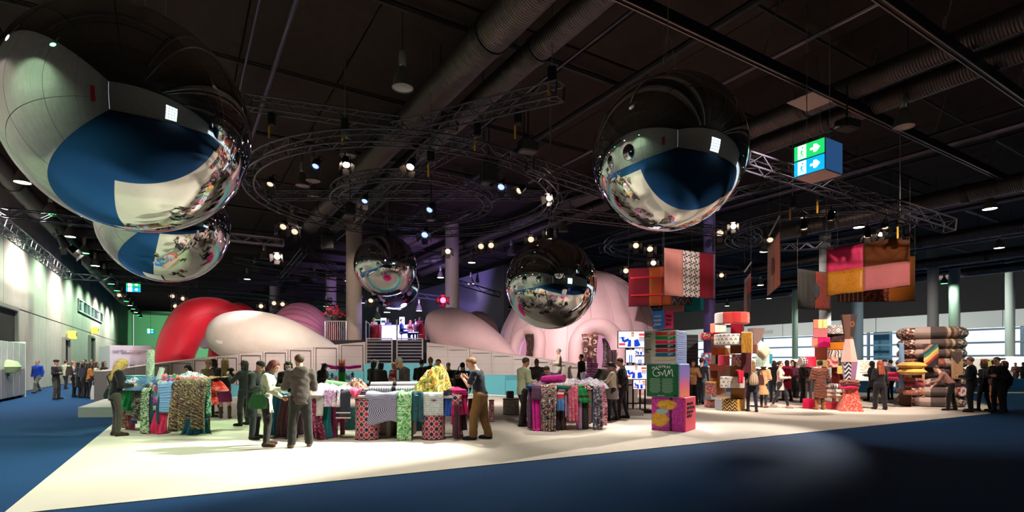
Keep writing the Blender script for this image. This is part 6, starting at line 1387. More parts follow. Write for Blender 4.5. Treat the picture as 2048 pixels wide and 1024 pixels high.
drape(*edge(1476, 1487, Y1-.35, Y1-.35, P(0, 748, Y1).z), .36, cloth((206, 30, 60)), 'red cloth flung over the right end of the wide white block', .2, 2, .03, 0, lift=.12)
fbox(1485, 1500, 747, 797, Y1+.25, fl(220, 150, 140), 'narrow pink upright block behind the woman with the backpack', dep=.2)
# tower 2, left and behind
Y2 = 19.2
fdrum(1414, 1449, 790, 804.5, Y2, [XF['bright_mix'], XF['fl_white'], fl(110, 30, 40)], 'low maroon patterned drum at the foot of the left tower', base=True)
fbox(1431, 1449, 775, 790.5, Y2+.2, cloth((176, 130, 106)), 'tan block above the low maroon drum')
fbox(1411, 1431, 764, 790.5, Y2-.1, XF['bright_mix'], 'block with bright yellow and pink flower print in the left tower')
fbox(1421, 1444, 757, 775, Y2+.1, XF['ochre_vel'], 'ochre velvet block in the left tower')
fbox(1421, 1450, 741, 757.5, Y2+.1, [fl(120, 60, 40), XF['zigpink']], 'block half brown half grey pink zigzag in the left tower')
fbox(1420, 1450, 728, 741.5, Y2+.1, cloth((222, 130, 116)), 'salmon pink block in the left tower')
fbox(1450, 1463, 733, 752.5, Y2-.4, XF['fl_mix'], 'small flower print block between the two towers')
fdrum(1440, 1464, 710, 732, Y2-.5, [fl(214, 60, 86), fl(226, 90, 104)], 'short rose pink drum jutting right from the left tower')
fbox(1422, 1440, 710, 728, Y2+.1, [fl(236, 230, 220), fl(60, 30, 34)], 'block half white half dark brown in the left tower')
fbox(1424, 1462, 696, 710, Y2-.1, [fl(206, 90, 50), fl(226, 130, 60), fl(240, 220, 160)], 'block in three bars of rust, orange and cream')
fbox(1422, 1449, 679, 696.5, Y2+.15, XF['fl_mix'], 'block with cream and brown flower print in the left tower')
fdrum(1406, 1449, 665, 679, Y2-.3, [XF['poppy']], 'flat drum with red and white poppy print')
fbox(1421, 1448, 647, 665, Y2+.15, [fl(226, 130, 110), fl(240, 224, 200), fl(240, 224, 200)], 'peach and cream block on top of the left tower')
# tower 3, right behind the backpack woman
Y3 = 19.5
spire(1517, 1532, 1507, 1542, 692, 655, Y3, [fl(120, 96, 90), fl(130, 104, 96)], 'brown inverted pyramid block behind the cream cushion', sides=4, rot=pi/4)
fbox(1512, 1536, 705, 734, Y3-.3, XF['mint_check'], 'pale mint checked block under the cream cushion')
fbox(1535, 1544, 708, 728, Y3, XF['teal_plain2'], 'narrow teal block right of the mint block')
# tower 4
Y4 = 19.3
for k, (x0, x1, y0, y1, m, lb) in enumerate(((1628, 1653, 639, 657, [fl(226, 140, 110), fl(236, 226, 150), fl(236, 226, 150)], 'pale yellow block on top of the tall right tower'), (1628, 1653, 657, 675, XF['pink_net'], 'dusty pink block second in the tall right tower'),
        (1626, 1658, 675, 695, [fl(206, 130, 110), cloth((226, 24, 106)), cloth((226, 24, 106))], 'hot pink block with a brown left edge in the tall right tower'), (1631, 1653, 695, 720, cloth((130, 54, 36)), 'reddish brown cube in the tall right tower'),
        (1631, 1653, 720, 734, fl(236, 210, 126), 'light yellow flat block in the tall right tower'), (1640, 1653, 734, 748, cloth((206, 20, 80)), 'raspberry block at the foot of the tall right tower'), (1612, 1631, 714, 734, cloth((232, 44, 76)), 'bright coral red block jutting left from the tall right tower'))):
    fbox(x0, x1, y0, y1, Y4, m, lb, dep=.45)
MB().lathe([(.0, -.11), (.15, -.11), (.19, -.05), (.19, .05), (.15, .11), (.0, .11)], 24, (0, 0, 0), mat=Matrix.Rotation(pi/2, 3, 'Y')).build('bolster_end', XF['grid_dark'], None, True, False, off=(0, 0, 0), label='dark striped round bolster at the left end of the coral block', cat='cushion').location = P(1606, 724, Y4+.2)
fbox(1631, 1641, 748, 800, Y4+.2, fl(206, 60, 70), 'slim red post block carrying the tall right tower', dep=.3)
fbox(1607, 1632, 790, 809, Y4-.4, cloth((214, 16, 76)), 'magenta cube pouf on the floor left of the fur coat', base=True)
# tower 5
Y5 = 19.6
fdrum(1655, 1707, 650, 668, Y5, [XF['ogee']], 'flat drum with white and dark ogee print on top of the right tower')
fdrum(1655, 1706, 668, 684, Y5+.1, [XF['dark_sequin']], 'flat drum of dark brown sequins')
fdrum(1657, 1705, 684, 700, Y5+.1, [cloth((214, 130, 20)), cloth((206, 120, 20))], 'flat amber orange drum')
fdrum(1655, 1704, 700, 715, Y5+.05, [XF['fringe_zebra']], 'flat drum with cream and brown fringed cloth')
fbox(1654, 1675, 714.5, 735, Y5, XF['pink_palm'], 'block with pink palm leaf cloth'); fbox(1675, 1704, 716, 733, Y5+.05, XF['night_wood'], 'block with dark forest print')
fbox(1675, 1687, 732, 748, Y5-.1, fl(226, 206, 110), 'small yellow cube block beside the grey woven block'); fbox(1687, 1704, 733, 752, Y5, XF['grey_weave'], 'grey woven block under the forest print')
fbox(1690, 1707, 751, 768, Y5, [fl(214, 130, 40), fl(60, 40, 36), fl(214, 140, 60)], 'orange and brown barred block'); fbox(1680, 1703, 767, 785, Y5+.05, XF['grid_dark'], 'block with a dark grid weave'); fbox(1680, 1704, 784.5, 803, Y5, XF['ikat'], 'bottom block with brown diamond ikat print', base=True)
fbox(1665, 1686, 735, 790, Y5+.3, cloth((120, 40, 40)), 'maroon upright block at the core of the right tower', dep=.4)
def cushion(x0, x1, y0, y1, Y, m, label, name='cushion', rz=0, rx=0):
    w = (x1-x0)/F*Y; h = (y1-y0)/F*Y; p = P((x0+x1)/2, (y0+y1)/2, Y); b = MB(); n = 12; vs = []; fs = []
    for sgn in (1, -1):
        o = len(vs)
        for j in range(n+1):
            for i in range(n+1):
                u, v_ = 2*i/n-1, 2*j/n-1; k = (1-u**4)*(1-v_**4); pin = 1-.10*(1-abs(u))*abs(v_)**3-.0; pin2 = 1-.10*(1-abs(v_))*abs(u)**3
                vs.append((u*w/2*pin2*1.0, v_*w*.42*pin, sgn*(h/2)*k**.6))
        for j in range(n):
            for i in range(n):
                a = o+j*(n+1)+i; q = (a, a+1, a+n+2, a+n+1); fs.append(q if sgn > 0 else q[::-1])
    o = b.add(vs, fs, [[(vs[k_][0], vs[k_][1]) for k_ in f] for f in fs]).build(name, m, None, 'all', False, off=(0, 0, 0), label=label, cat='cushion'); o.location = p; o.rotation_euler = (rx, 0, rz); return o
cushion(1508, 1540, 690, 712, Y3-.7, X('cream_lace', p_marble([(240, 226, 196), (226, 206, 170), (246, 236, 214)], 9)), 'cream cushion standing on its corner on the mint block', rx=1.2).rotation_euler = (pi/2, .75, .2)
cushion(1655, 1678, 767, 778, Y5-.5, XF['fringe_zebra'], 'top cream cushion of the stack beside the fur coat'); cushion(1655, 1680, 777.5, 788, Y5-.5, XF['marble'], 'middle white cushion of the stack beside the fur coat'); cushion(1654, 1678, 786, 796, Y5-.5, fl(226, 200, 160), 'bottom beige cushion of the stack beside the fur coat')
fdrum(1657, 1682, 796, 810, Y5-.9, [fl(226, 70, 80), cloth((206, 40, 70))], 'red round pouf under the cushion stack', 'fabric_pouf', base=True)
# spinning top totem with scarf
Y6 = 17.6
spire(1688, 1746, 1710, 1734, 823.5, 777, Y6, [fl(176, 150, 146), XF['coral_glit'], XF['coral_glit'], fl(170, 140, 136)], 'glittery coral cone base with a pale side standing on the white floor', sides=4, base=True, rot=.5)
spire(1709, 1727, 1703, 1733, 777, 724, Y6, [XF['mesh_mauve'], XF['chev_bw'], XF['chev_bw'], XF['chev_bw']], 'upward flaring block in black and white chevrons', sides=6, rot=.2)
spire(1702, 1733, 1709, 1725, 724, 677, Y6, [fl(206, 160, 146), fl(222, 176, 160), XF['marble']], 'pale pink tapering block of the spinning top totem', sides=6, rot=.2)
spire(1709, 1725, 1701, 1732, 677, 627, Y6, [fl(130, 90, 76), XF['brown_med'], XF['brown_med']], 'dark brown flaring top block with round medallions', sides=6, rot=.2)
for k, (dx, z, m) in enumerate(((-.02, .80, (196, 20, 70)), (.02, .90, (110, 40, 60)), (0, .99, (150, 90, 60)))):
    p = FX(1718, Y6, 0); pts = [p+V3((.25*math.cos(a)+dx, .5+.25*math.sin(a), z+.02*math.sin(3*a+k))) for a in np.linspace(0, 2*pi, 25)[:-1]]
    MB().tube(pts, .045, 8, closed=True).build('scarf', cloth(m), smooth=True, off=tuple(p+V3((0, .5, z))), label='%s scarf tied round the neck of the spinning top totem' % ('pink lowest', 'plum middle', 'brown upper')[k], cat='scarf')
# stack of fabric covered rings
RCX, RY = 1862, 20.35; rc0 = FX(RCX, RY); X('tube_knit', p_cells([(110, 50, 46), (226, 200, 180), (90, 60, 50), (150, 90, 76), (240, 226, 206), (60, 40, 44)], 15)); X('tube_leop', p_cells([(60, 50, 48), (206, 190, 170), (90, 76, 70), (170, 150, 130), (40, 34, 34)], 17)); X('tube_strp', p_stripes([(150, 120, 96), (110, 84, 70), (196, 170, 140), (90, 66, 56)], 3, 0)); X('tube_rust', p_rings([(110, 50, 40), (176, 90, 70), (80, 40, 40), (196, 140, 110)], 9)); X('tube_mag', p_marble([(150, 20, 60), (110, 40, 60), (176, 60, 80), (90, 30, 50)], 9, 1))
TB, TG, TDB = cloth((172, 150, 140)), cloth((84, 72, 68)), cloth((84, 66, 60))
zt = [.022]; hs = [.39, .37, .35, .36, .36, .36, .38, .44]
fill = lambda z0, z1: None
for k in range(8):
    z = sum(hs[:k])*.965; h = hs[k]; t = thing('inflatable_ring', '%s fabric covered ring from the floor in the ring stack' % ORD[k], 'inflatable', rc0+V3((0, 0, z+.015)), group='rings of the fabric ring stack')
    RR, rr = .83+.02*math.sin(k*2), h/2; cuts = [(-.5, .30), (.30, .78), (.78, 1.26), (1.26, 1.62), (1.62, 1.8), (1.8, 2.6), (2.6, 5.78)]
    mats = {0: [XF['tube_leop'], XF['tube_knit'], TB, TG, XF['tube_strp'], XF['tube_leop'], XF['tube_leop']]}.get(0)
    if k in (2, 3): mats = [XF['tube_leop'], XF['tube_mag'] if k == 3 else XF['tube_rust'], TB if k != 3 else TG, TG, XF['dark_sequin'], XF['tube_leop'], XF['tube_knit']]
    if k == 4: mats = [XF['tube_knit'], XF['tube_rust'], XF['dark_sequin'], XF['tube_rust'], XF['fl_mix'], XF['tube_leop'], XF['tube_knit']]
    a_l = [0, .25, 1.115, 1.57, 1.98, 2.42, 3.3, 2*pi]
    for i in range(7):
        a0, a1 = pi-.67+a_l[i], pi-.67+a_l[i+1]; n = max(3, int((a1-a0)/.11)); b = MB(); m_ = 18
        def fn(u, v): a = a0+(a1-a0)*u; q = 2*pi*v; rj = rr*(1+.03*math.sin(a*9+k)); return V3(((RR+.24*(rj/rr)*math.cos(q))*math.cos(a), (RR+.24*(rj/rr)*math.cos(q))*math.sin(a), rr+rr*math.sin(q)*(1+.02*math.sin(a*13+k))))
        b.grid(fn, n, m_, uvf=lambda u, v: ((a0+(a1-a0)*u)*RR, v*1.4)).build('fabric_sleeve', mats[i], t, 'all', False)
fr = lambda x, y: P(x, y, RY-1.06)
drape(fr(1847, 690), fr(1876, 690), .78, X('rainbow_weave', lambda g, v: g.pal(g.ma('ADD', g.sep(v)[1], g.ma('MULTIPLY', g.sep(v)[0], -.8)), L((40, 30, 36), (60, 40, 40), (150, 40, 40), (206, 150, 60), (200, 180, 120), (60, 110, 70), (20, 70, 80), (150, 110, 80), (60, 36, 34)), -.2, .75)), 'tapestry with a rainbow hanging in front of the ring stack', .02, 1, .015, 0, floor=None, thick=.02, nu=30)
drape(fr(1902, 704), fr(1924, 704), .95, X('fringe_tri', lambda g, v: g.mix(g.ma('MULTIPLY', g.ma('GREATER_THAN', g.sep(v)[1], .55), g.ma('LESS_THAN', g.ma('ABSOLUTE', g.ma('SUBTRACT', g.sep(v)[0], .2)), g.ma('MULTIPLY', g.ma('SUBTRACT', g.sep(v)[1], .5), .7))), c(190, 150, 110), c(84, 66, 56))), 'beige fringed wall hanging with a dark triangle', .02, 7, .02, 0, thick=.02, nu=40)
drape(fr(1798, 689), fr(1807, 689), 1.55, cloth((90, 120, 146)), 'blue grey cloth strip hanging down the left of the ring stack', .05, 1, .02, 0, thick=.03, nu=16)
drape(fr(1843, 735), fr(1848, 735), 1.05, cloth((176, 140, 100)), 'narrow tan strap hanging down the ring stack', .02, 1, .01, 0, thick=.02, nu=10)
for k, (y0, m, lb) in enumerate(((748, (196, 36, 86), 'upper pink sash tied round the left of the ring stack'), (757, (190, 40, 90), 'lower pink sash tied round the left of the ring stack'))):
    MB().tube([fr(1789, y0)+V3((0, .5, 0)), fr(1796, y0), fr(1808, y0+1)], .075, 8).build('sash', cloth(m), smooth=True, off=tuple(fr(1796, y0)), label=lb, cat='sash')
for k, (y0, y1, m) in enumerate(((755, 764, 'tube_rust'), (763, 774, 'tube_mag'), (779, 790, 'tube_rust'))): roll(fr(1808, (y0+y1)/2), fr(1845, (y0+y1)/2+1), (y1-y0)/2/F*19, XF[m], '%s knitted roll lying across the front of the ring stack' % ('upper rust', 'raspberry', 'lower rust')[k])
cushion(1803, 1844, 724, 738, RY-1.36, cloth((214, 160, 70)), 'upper mustard yellow cushion resting on the ring stack'); cushion(1803, 1844, 737, 750, RY-1.36, cloth((220, 170, 80)), 'lower mustard yellow cushion resting on the ring stack')
MB().lathe([(.0, .02), (.17, .02), (.18, -.02), (.0, -.03)], 24, mat=Matrix.Rotation(pi/2, 3, 'X')).build('round_patch', X('crown_patch', p_stripes([(226, 206, 196), (176, 30, 50), (226, 206, 196)], 6, 1, .5)), None, False, False, off=(0, 0, 0), label='round pale patch with red marks on the lower right of the ring stack', cat='patch').location = fr(1925, 783)
# brown cloth side panel of the ring stack
MB().box(rc0+V3((-1.12, -.2, .85)), (.08, .6, 1.7), bev=.02).build('side_board', cloth((90, 56, 40)), off=tuple(rc0+V3((-1.12, -.2, 0))), label='brown upright board at the left flank of the ring stack', cat='board')
MB().box(rc0+V3((1.1, .2, 1.2)), (.08, .6, 2.4), bev=.02).build('side_board', cloth((70, 50, 40)), off=tuple(rc0+V3((1.1, .2, 0))), label='dark brown upright board at the right flank of the ring stack', cat='board')

# ================================================================ stands on the far right
BWH = M((226, 222, 212), .7, grain=.01)
def booth(x0, x1, yt, Y, posters, label, depth=1.2):
    a, b = P(x0, yt, Y), P(x1, yt, Y); t = thing('booth_wall', label, 'stand', FX((x0+x1)/2, Y))
    MB().box(((a.x+b.x)/2, Y+.1, a.z/2), (b.x-a.x, .16, a.z), bev=.01).build('panel', BWH, t)
    for x in (a.x, b.x): MB().box((x, Y+depth/2, a.z/2), (.1, depth, a.z), bev=.01).build('side_panel', BWH, t)
    for (px0, px1, py0, py1, m) in posters: q, r = P(px0, py1, Y-.03), P(px1, py0, Y-.03); MB().box(((q.x+r.x)/2, Y-.0, (q.z+r.z)/2), (r.x-q.x, .03, r.z-q.z)).build('poster', m, t)
    return t
KBL = M((20, 18, 20), .6, grain=0)
bt = booth(1480, 1572, 718, 33, [(1574-26, 1562, 731, 745, KBL)], 'white stand wall with dark square letters in the middle distance')
o = words('GO', P(1546, 741, 32.9), .62, 0, M((230, 226, 216), .6, grain=0), bt)
booth(1573, 1632, 718, 34, [(1582, 1606, 722, 742, X('poster1', p_marble([(226, 206, 170), (150, 130, 160), (206, 190, 120), (230, 226, 216)], 4, 1)))], 'white stand wall with a faded landscape poster')
booth(1632, 1790, 720, 36, [(1720, 1738, 722, 745, X('poster2', p_marble([(206, 180, 150), (226, 210, 190), (150, 90, 70)], 3))), (1766, 1784, 720, 750, X('poster3', p_marble([(90, 80, 140), (150, 140, 190), (206, 196, 220)], 4)))], 'white stand wall behind the spinning top totem')
booth(1925, 1990, 717, 38, [(1962, 1976, 718, 736, X('poster4', p_rings([(120, 50, 30), (176, 90, 60), (90, 40, 30)], 4))), (1976, 1988, 720, 740, X('poster5', p_marble([(20, 90, 90), (206, 190, 90), (30, 60, 70), (40, 120, 120)], 3)))], 'white stand wall with rust and teal posters at far right')
booth(1990, 2075, 713, 40, [(1994, 2012, 716, 719, KBL), (1994, 2006, 726, 728, KBL)], 'lit white stand wall behind the desk at far right')
for q_ in (8, 22, 36, 50, 64): lamp_light('SPOT', H(60, q_, 8.6), 2600, (.95, 1, .97), .3, H(73, q_, 5.5), 110, .8)  # unseen spots added to brighten the white parapet band
lamp_light('SPOT', P(2035, 640, 37), 1900, WHITE, .3, P(2035, 735, 40), 80, .6); lamp_light('SPOT', P(1950, 640, 35), 900, WHITE, .3, P(1955, 735, 38), 81, .6); lamp_light('SPOT', P(1560, 620, 30), 2200, WHITE, .3, P(1570, 735, 33), 90, .6); lamp_light('SPOT', P(1700, 620, 32), 1900, WHITE, .3, P(1700, 735, 36), 90, .6)
MB().box(FX(2042, 36.5, .55), (2.8, .6, 1.1), bev=.02).build('reception_desk', BWH, off=tuple(FX(2042, 36.5)), label='white reception desk in the lit stand at far right', cat='desk')
for k, (x, Y, w, m) in enumerate(((1985, 34, 9, (20, 92, 140)), (1560, 30, 10, (40, 100, 130)))): MB().box(FX(x, Y, .3), (w, .3, .62), bev=.02).build('low_barrier', M(m, .7, grain=.02), off=tuple(FX(x, Y)), label='low blue barrier wall %s' % ('before the stands at far right' if k == 0 else 'behind the fabric towers'), cat='barrier')
slab([FX(1930, 28.6), FX(2110, 28.6), FX(2110, 29.6), FX(1930, 29.6)], 0, .015, 'floor_strip', WCARPET, kind='structure')
slab([FX(1480, 23.5), FX(1800, 25), FX(1800, 28), FX(1480, 28)], 0, .02, 'floor_strip', WCARPET, kind='structure')
MB().box(FX(1373, 21, 1.35), (.75, .5, 2.7), bev=.02).build('ribbed_panel', X('ribs_black', p_stripes([(30, 30, 34), (50, 50, 54)], 7, 1)), off=tuple(FX(1373, 21)), label='tall black ribbed panel behind the woman in the tan vest', cat='panel')
fbox(1402, 1420, 706, 736, 21.4, X('shelf_mix', p_cells([(206, 60, 60), (60, 120, 170), (226, 220, 214), (150, 60, 90), (40, 40, 50)], 9)), 'shelf block crowded with red and blue goods beside the purple column', dep=.4); fbox(1409, 1421, 736, 800, 21.4, cloth((120, 116, 120)), 'plain grey upright block below the crowded shelf', dep=.4)
# steps right of the right ramp
for k, (x0, x1, Y, h) in enumerate(((1196, 1288, 16.4, .16), (1200, 1252, 17.0, .34), (1204, 1250, 17.6, .75))):
    a, b = FX(x0, Y), FX(x1, Y); MB().box(((a.x+b.x)/2, Y+.35, h/2), (b.x-a.x, .7, h), bev=.012).build('platform_step', M((150, 140, 132), .75, grain=.03), off=((a.x+b.x)/2, Y, 0), label='%s grey step of the platform right of the ramp' % ('lowest long', 'middle', 'highest')[k], cat='step')
# cloth hanging in the dome openings
curtain(1068, 668, 725, DC.y-DRX*.80, 1.0, XF['brown_med'], 'dark brown patterned cloth hanging in the left dome opening')
curtain(1180, 668, 752, 25.8, .8, X('bronze_cloth', p_rings([(90, 50, 40), (150, 96, 80), (206, 190, 186), (70, 36, 34)], 3)), 'bronze patterned cloth gathered in the middle dome opening', 3)
curtain(1214, 676, 735, 27.6, .5, XF['night_wood'], 'black and white print cloth inside the middle dome opening', 2)
curtain(1224, 700, 750, 26.3, .4, cloth((70, 44, 50)), 'dark cloth at the right of the middle dome opening', 2)
lamp_light('POINT', DC+V3((-2.0, -1.5, 2.6)), 180, (.55, .5, 1.0), .3); lamp_light('POINT', DC+V3((1.6, -.5, 3.0)), 220, (.85, .75, 1.0), .3)
# round magenta rug in the ring
MB().lathe([(.0, .03), (1.9, .03), (1.95, .012)], 48, FX(815, 21.5)).build('round_rug', cloth((176, 20, 96)), smooth=True, off=tuple(FX(815, 21.5)), label='round magenta rug inside the bench ring', cat='rug')
dk = thing('craft_desk', 'dark purple desk where a woman in red works', 'desk', FX(775, 18.5)); MB().box((0, 0, .9), (1.5, .7, .05), bev=.01).build('desk_top', M((120, 100, 140), .5, grain=.02), dk, False, False); MB().box((0, -.3, .45), (1.46, .04, .86), bev=.01).build('front_panel', M((58, 44, 76), .6, grain=.02), dk, False, False)
for sx in (-.7, .7): MB().box((sx, .02, .45), (.04, .6, .86), bev=.01).build('side_panel', M((58, 44, 76), .6, grain=.02), dk, False, False)
lp = thing('desk_fan', 'small white round fan standing behind the purple desk', 'fan', FX(750, 19.4)); MB().tube([(0, 0, 0), (0, 0, 1.45)], .02, 6).build('stand', BLACK, lp, False, False); MB().lathe([(.0, 0), (.2, 0)], 12, (0, 0, .02)).build('base', BLACK, lp, False, False)
for r in (.07, .12, .16): MB().tube([(r*math.cos(2*pi*k/24), -.04, 1.58+r*math.sin(2*pi*k/24)) for k in range(24)], .012, 5, closed=True).build('guard_ring', SIG_W, lp, True, False)
for k in range(4): a = k*pi/2; MB().box((.07*math.cos(a), 0, 1.58+.07*math.sin(a)), (.1, .02, .07), bev=.01).build('blade', M((206, 206, 206), .5, grain=0), lp, False, False)
# ================================================================ people: one continuous skin grown from a distance field, clothes as children
def fld(axs):
    X_, Y_, Z_ = np.meshgrid(*axs, indexing='ij'); return X_, Y_, Z_
class SDF:
    def __init__(s, lo, hi, dx, fine=None):
        s.ax = []
        for k in range(3):
            xs = np.arange(lo[k], hi[k]+dx, dx)
            if fine is not None:      # denser lines through the head
                c_, hw, fd = fine[k]; inner = np.arange(c_-hw, c_+hw, fd); xs = np.concatenate([xs[xs < c_-hw-fd*.5], inner, xs[xs > c_+hw+fd*.2]])
            s.ax.append(xs)
        s.f = np.full([len(a) for a in s.ax], 1.0)
    def _sub(s, lo, hi):
        sl = []
        for k in range(3):
            a, b = np.searchsorted(s.ax[k], [lo[k], hi[k]]); sl.append(slice(max(0, a-1), min(len(s.ax[k]), b+1)))
        sl = tuple(sl); g_ = np.meshgrid(*[s.ax[k][sl[k]] for k in range(3)], indexing='ij', sparse=True); return sl, g_
    def _min(s, sl, d, k):
        f = s.f[sl]; h = np.clip(.5+.5*(f-d)/k, 0, 1); s.f[sl] = f*(1-h)+d*h-k*h*(1-h)
    def cap(s, a, b, ra, rb, k=.03, sq=1.0):
        """rounded cone from a to b; sq < 1 flattens it front to back"""
        m = max(ra, rb)+.07; lo = [min(a[i], b[i])-m for i in range(3)]; hi = [max(a[i], b[i])+m for i in range(3)]
        sl, (x, y, z) = s._sub(lo, hi)
        if 0 in s.f[sl].shape: return
        bx, by, bz = b[0]-a[0], b[1]-a[1], b[2]-a[2]; L2 = bx*bx+by*by+bz*bz+1e-9
        t = np.clip(((x-a[0])*bx+(y-a[1])*by+(z-a[2])*bz)/L2, 0, 1)
        d = np.sqrt((x-a[0]-bx*t)**2+((y-a[1]-by*t)/sq)**2+(z-a[2]-bz*t)**2)-(ra+(rb-ra)*t); s._min(sl, d*(sq if sq < 1 else 1), k)
    def ell(s, c_, r, k=.03, rot=None):
        m = max(r)+.07; sl, (x, y, z) = s._sub([c_[i]-m for i in range(3)], [c_[i]+m for i in range(3)])
        if 0 in s.f[sl].shape: return
        x, y, z = x-c_[0], y-c_[1], z-c_[2]
        if rot is not None:       # rot: 3x3, columns are the ellipsoid's axes
            x, y, z = (x*rot[0][i]+y*rot[1][i]+z*rot[2][i] for i in range(3))
        k0 = np.sqrt((x/r[0])**2+(y/r[1])**2+(z/r[2])**2); k1 = np.sqrt((x/r[0]**2)**2+(y/r[1]**2)**2+(z/r[2]**2)**2)+1e-6; s._min(sl, k0*(k0-1)/k1, k)
    def cut(s, p, n):             # keep the side the normal points away from
        x, y, z = np.meshgrid(*s.ax, indexing='ij', sparse=True); s.f = np.maximum(s.f, (x-p[0])*n[0]+(y-p[1])*n[1]+(z-p[2])*n[2])
    def minus_ell(s, c_, r):
        x, y, z = np.meshgrid(*s.ax, indexing='ij', sparse=True); k0 = np.sqrt(((x-c_[0])/r[0])**2+((y-c_[1])/r[1])**2+((z-c_[2])/r[2])**2); s.f = np.maximum(s.f, (1-k0)*min(r))
    def wrinkle(s, amp, sc=26):
        x, y, z = np.meshgrid(*s.ax, indexing='ij', sparse=True); s.f = s.f+amp*(np.sin(x*sc+np.sin(z*sc*.8)*1.5)*np.sin(y*sc*.9+z*sc*.5)+.5*np.sin(z*sc*1.7+x*sc*.7+y*11))
    def mesh(s):
        f = np.pad(s.f, 1, constant_values=1.0); ax = [np.concatenate([[a[0]-.01], a, [a[-1]+.01]]) for a in s.ax]
        ins = f < 0; cnt = np.zeros([n-1 for n in f.shape], int); pos = np.zeros(list(cnt.shape)+[3]); ec = np.zeros(cnt.shape)
        C = [(i, j, k) for i in (0, 1) for j in (0, 1) for k in (0, 1)]; sh = cnt.shape
        V = lambda arr, c_: arr[c_[0]:c_[0]+sh[0], c_[1]:c_[1]+sh[1], c_[2]:c_[2]+sh[2]]
        for c_ in C: cnt += V(ins, c_)
        act = (cnt > 0) & (cnt < 8); idx = np.argwhere(act)
        P_ = np.zeros((len(idx), 3)); W_ = np.zeros(len(idx)); I = idx.T
        for axis in range(3):
            for c_ in C:
                if c_[axis]: continue
                e = list(c_); e[axis] = 1; fa = f[I[0]+c_[0], I[1]+c_[1], I[2]+c_[2]]; fb = f[I[0]+e[0], I[1]+e[1], I[2]+e[2]]; cr = (fa < 0) != (fb < 0)
                t = np.where(cr, fa/np.where(cr, fa-fb, 1), 0)
                for q in range(3):
                    p0 = ax[q][I[q]+c_[q]]; p1 = ax[q][I[q]+e[q]]; P_[:, q] += np.where(cr, p0+(p1-p0)*t, 0)
                W_ += cr
        P_ /= np.maximum(W_, 1)[:, None]; vid = np.full(sh, -1); vid[act] = np.arange(len(idx)); quads = []
        for axis in range(3):
            u, w = (axis+1) % 3, (axis+2) % 3; a = [slice(1, -1)]*3; b = [slice(1, -1)]*3; a[axis] = slice(0, -1); b[axis] = slice(1, None)
            ia, ib = ins[tuple(a)], ins[tuple(b)]; ch = np.argwhere(ia != ib)
            if not len(ch): continue
            base = ch.copy(); base[:, u] += 1; base[:, w] += 1; fl = ia[ch[:, 0], ch[:, 1], ch[:, 2]]; cor = []
            for (du, dw) in ((-1, -1), (0, -1), (0, 0), (-1, 0)):
                q = base.copy(); q[:, u] += du; q[:, w] += dw; cor.append(vid[q[:, 0], q[:, 1], q[:, 2]])
            qd = np.stack(cor, 1); qd[~fl] = qd[~fl][:, ::-1]; quads.append(qd)
        return P_, np.concatenate(quads) if quads else np.zeros((0, 4), int)
def np_mesh(name, P_, Q, mats, mi=None, extra=None):
    me = bpy.data.meshes.new(name); vs = [tuple(p) for p in P_]; fs = [tuple(int(i) for i in q) for q in Q if min(q) >= 0]
    if extra:
        o = len(vs); vs += extra[0]; fs += [tuple(o+i for i in f) for f in extra[1]]
    me.from_pydata(vs, [], fs)
    for m in mats: me.materials.append(m)
    me.polygons.foreach_set('use_smooth', [True]*len(me.polygons))
    if mi is not None: me.polygons.foreach_set('material_index', list(mi)+[0]*(len(fs)-len(mi)))
    me.update(); return me

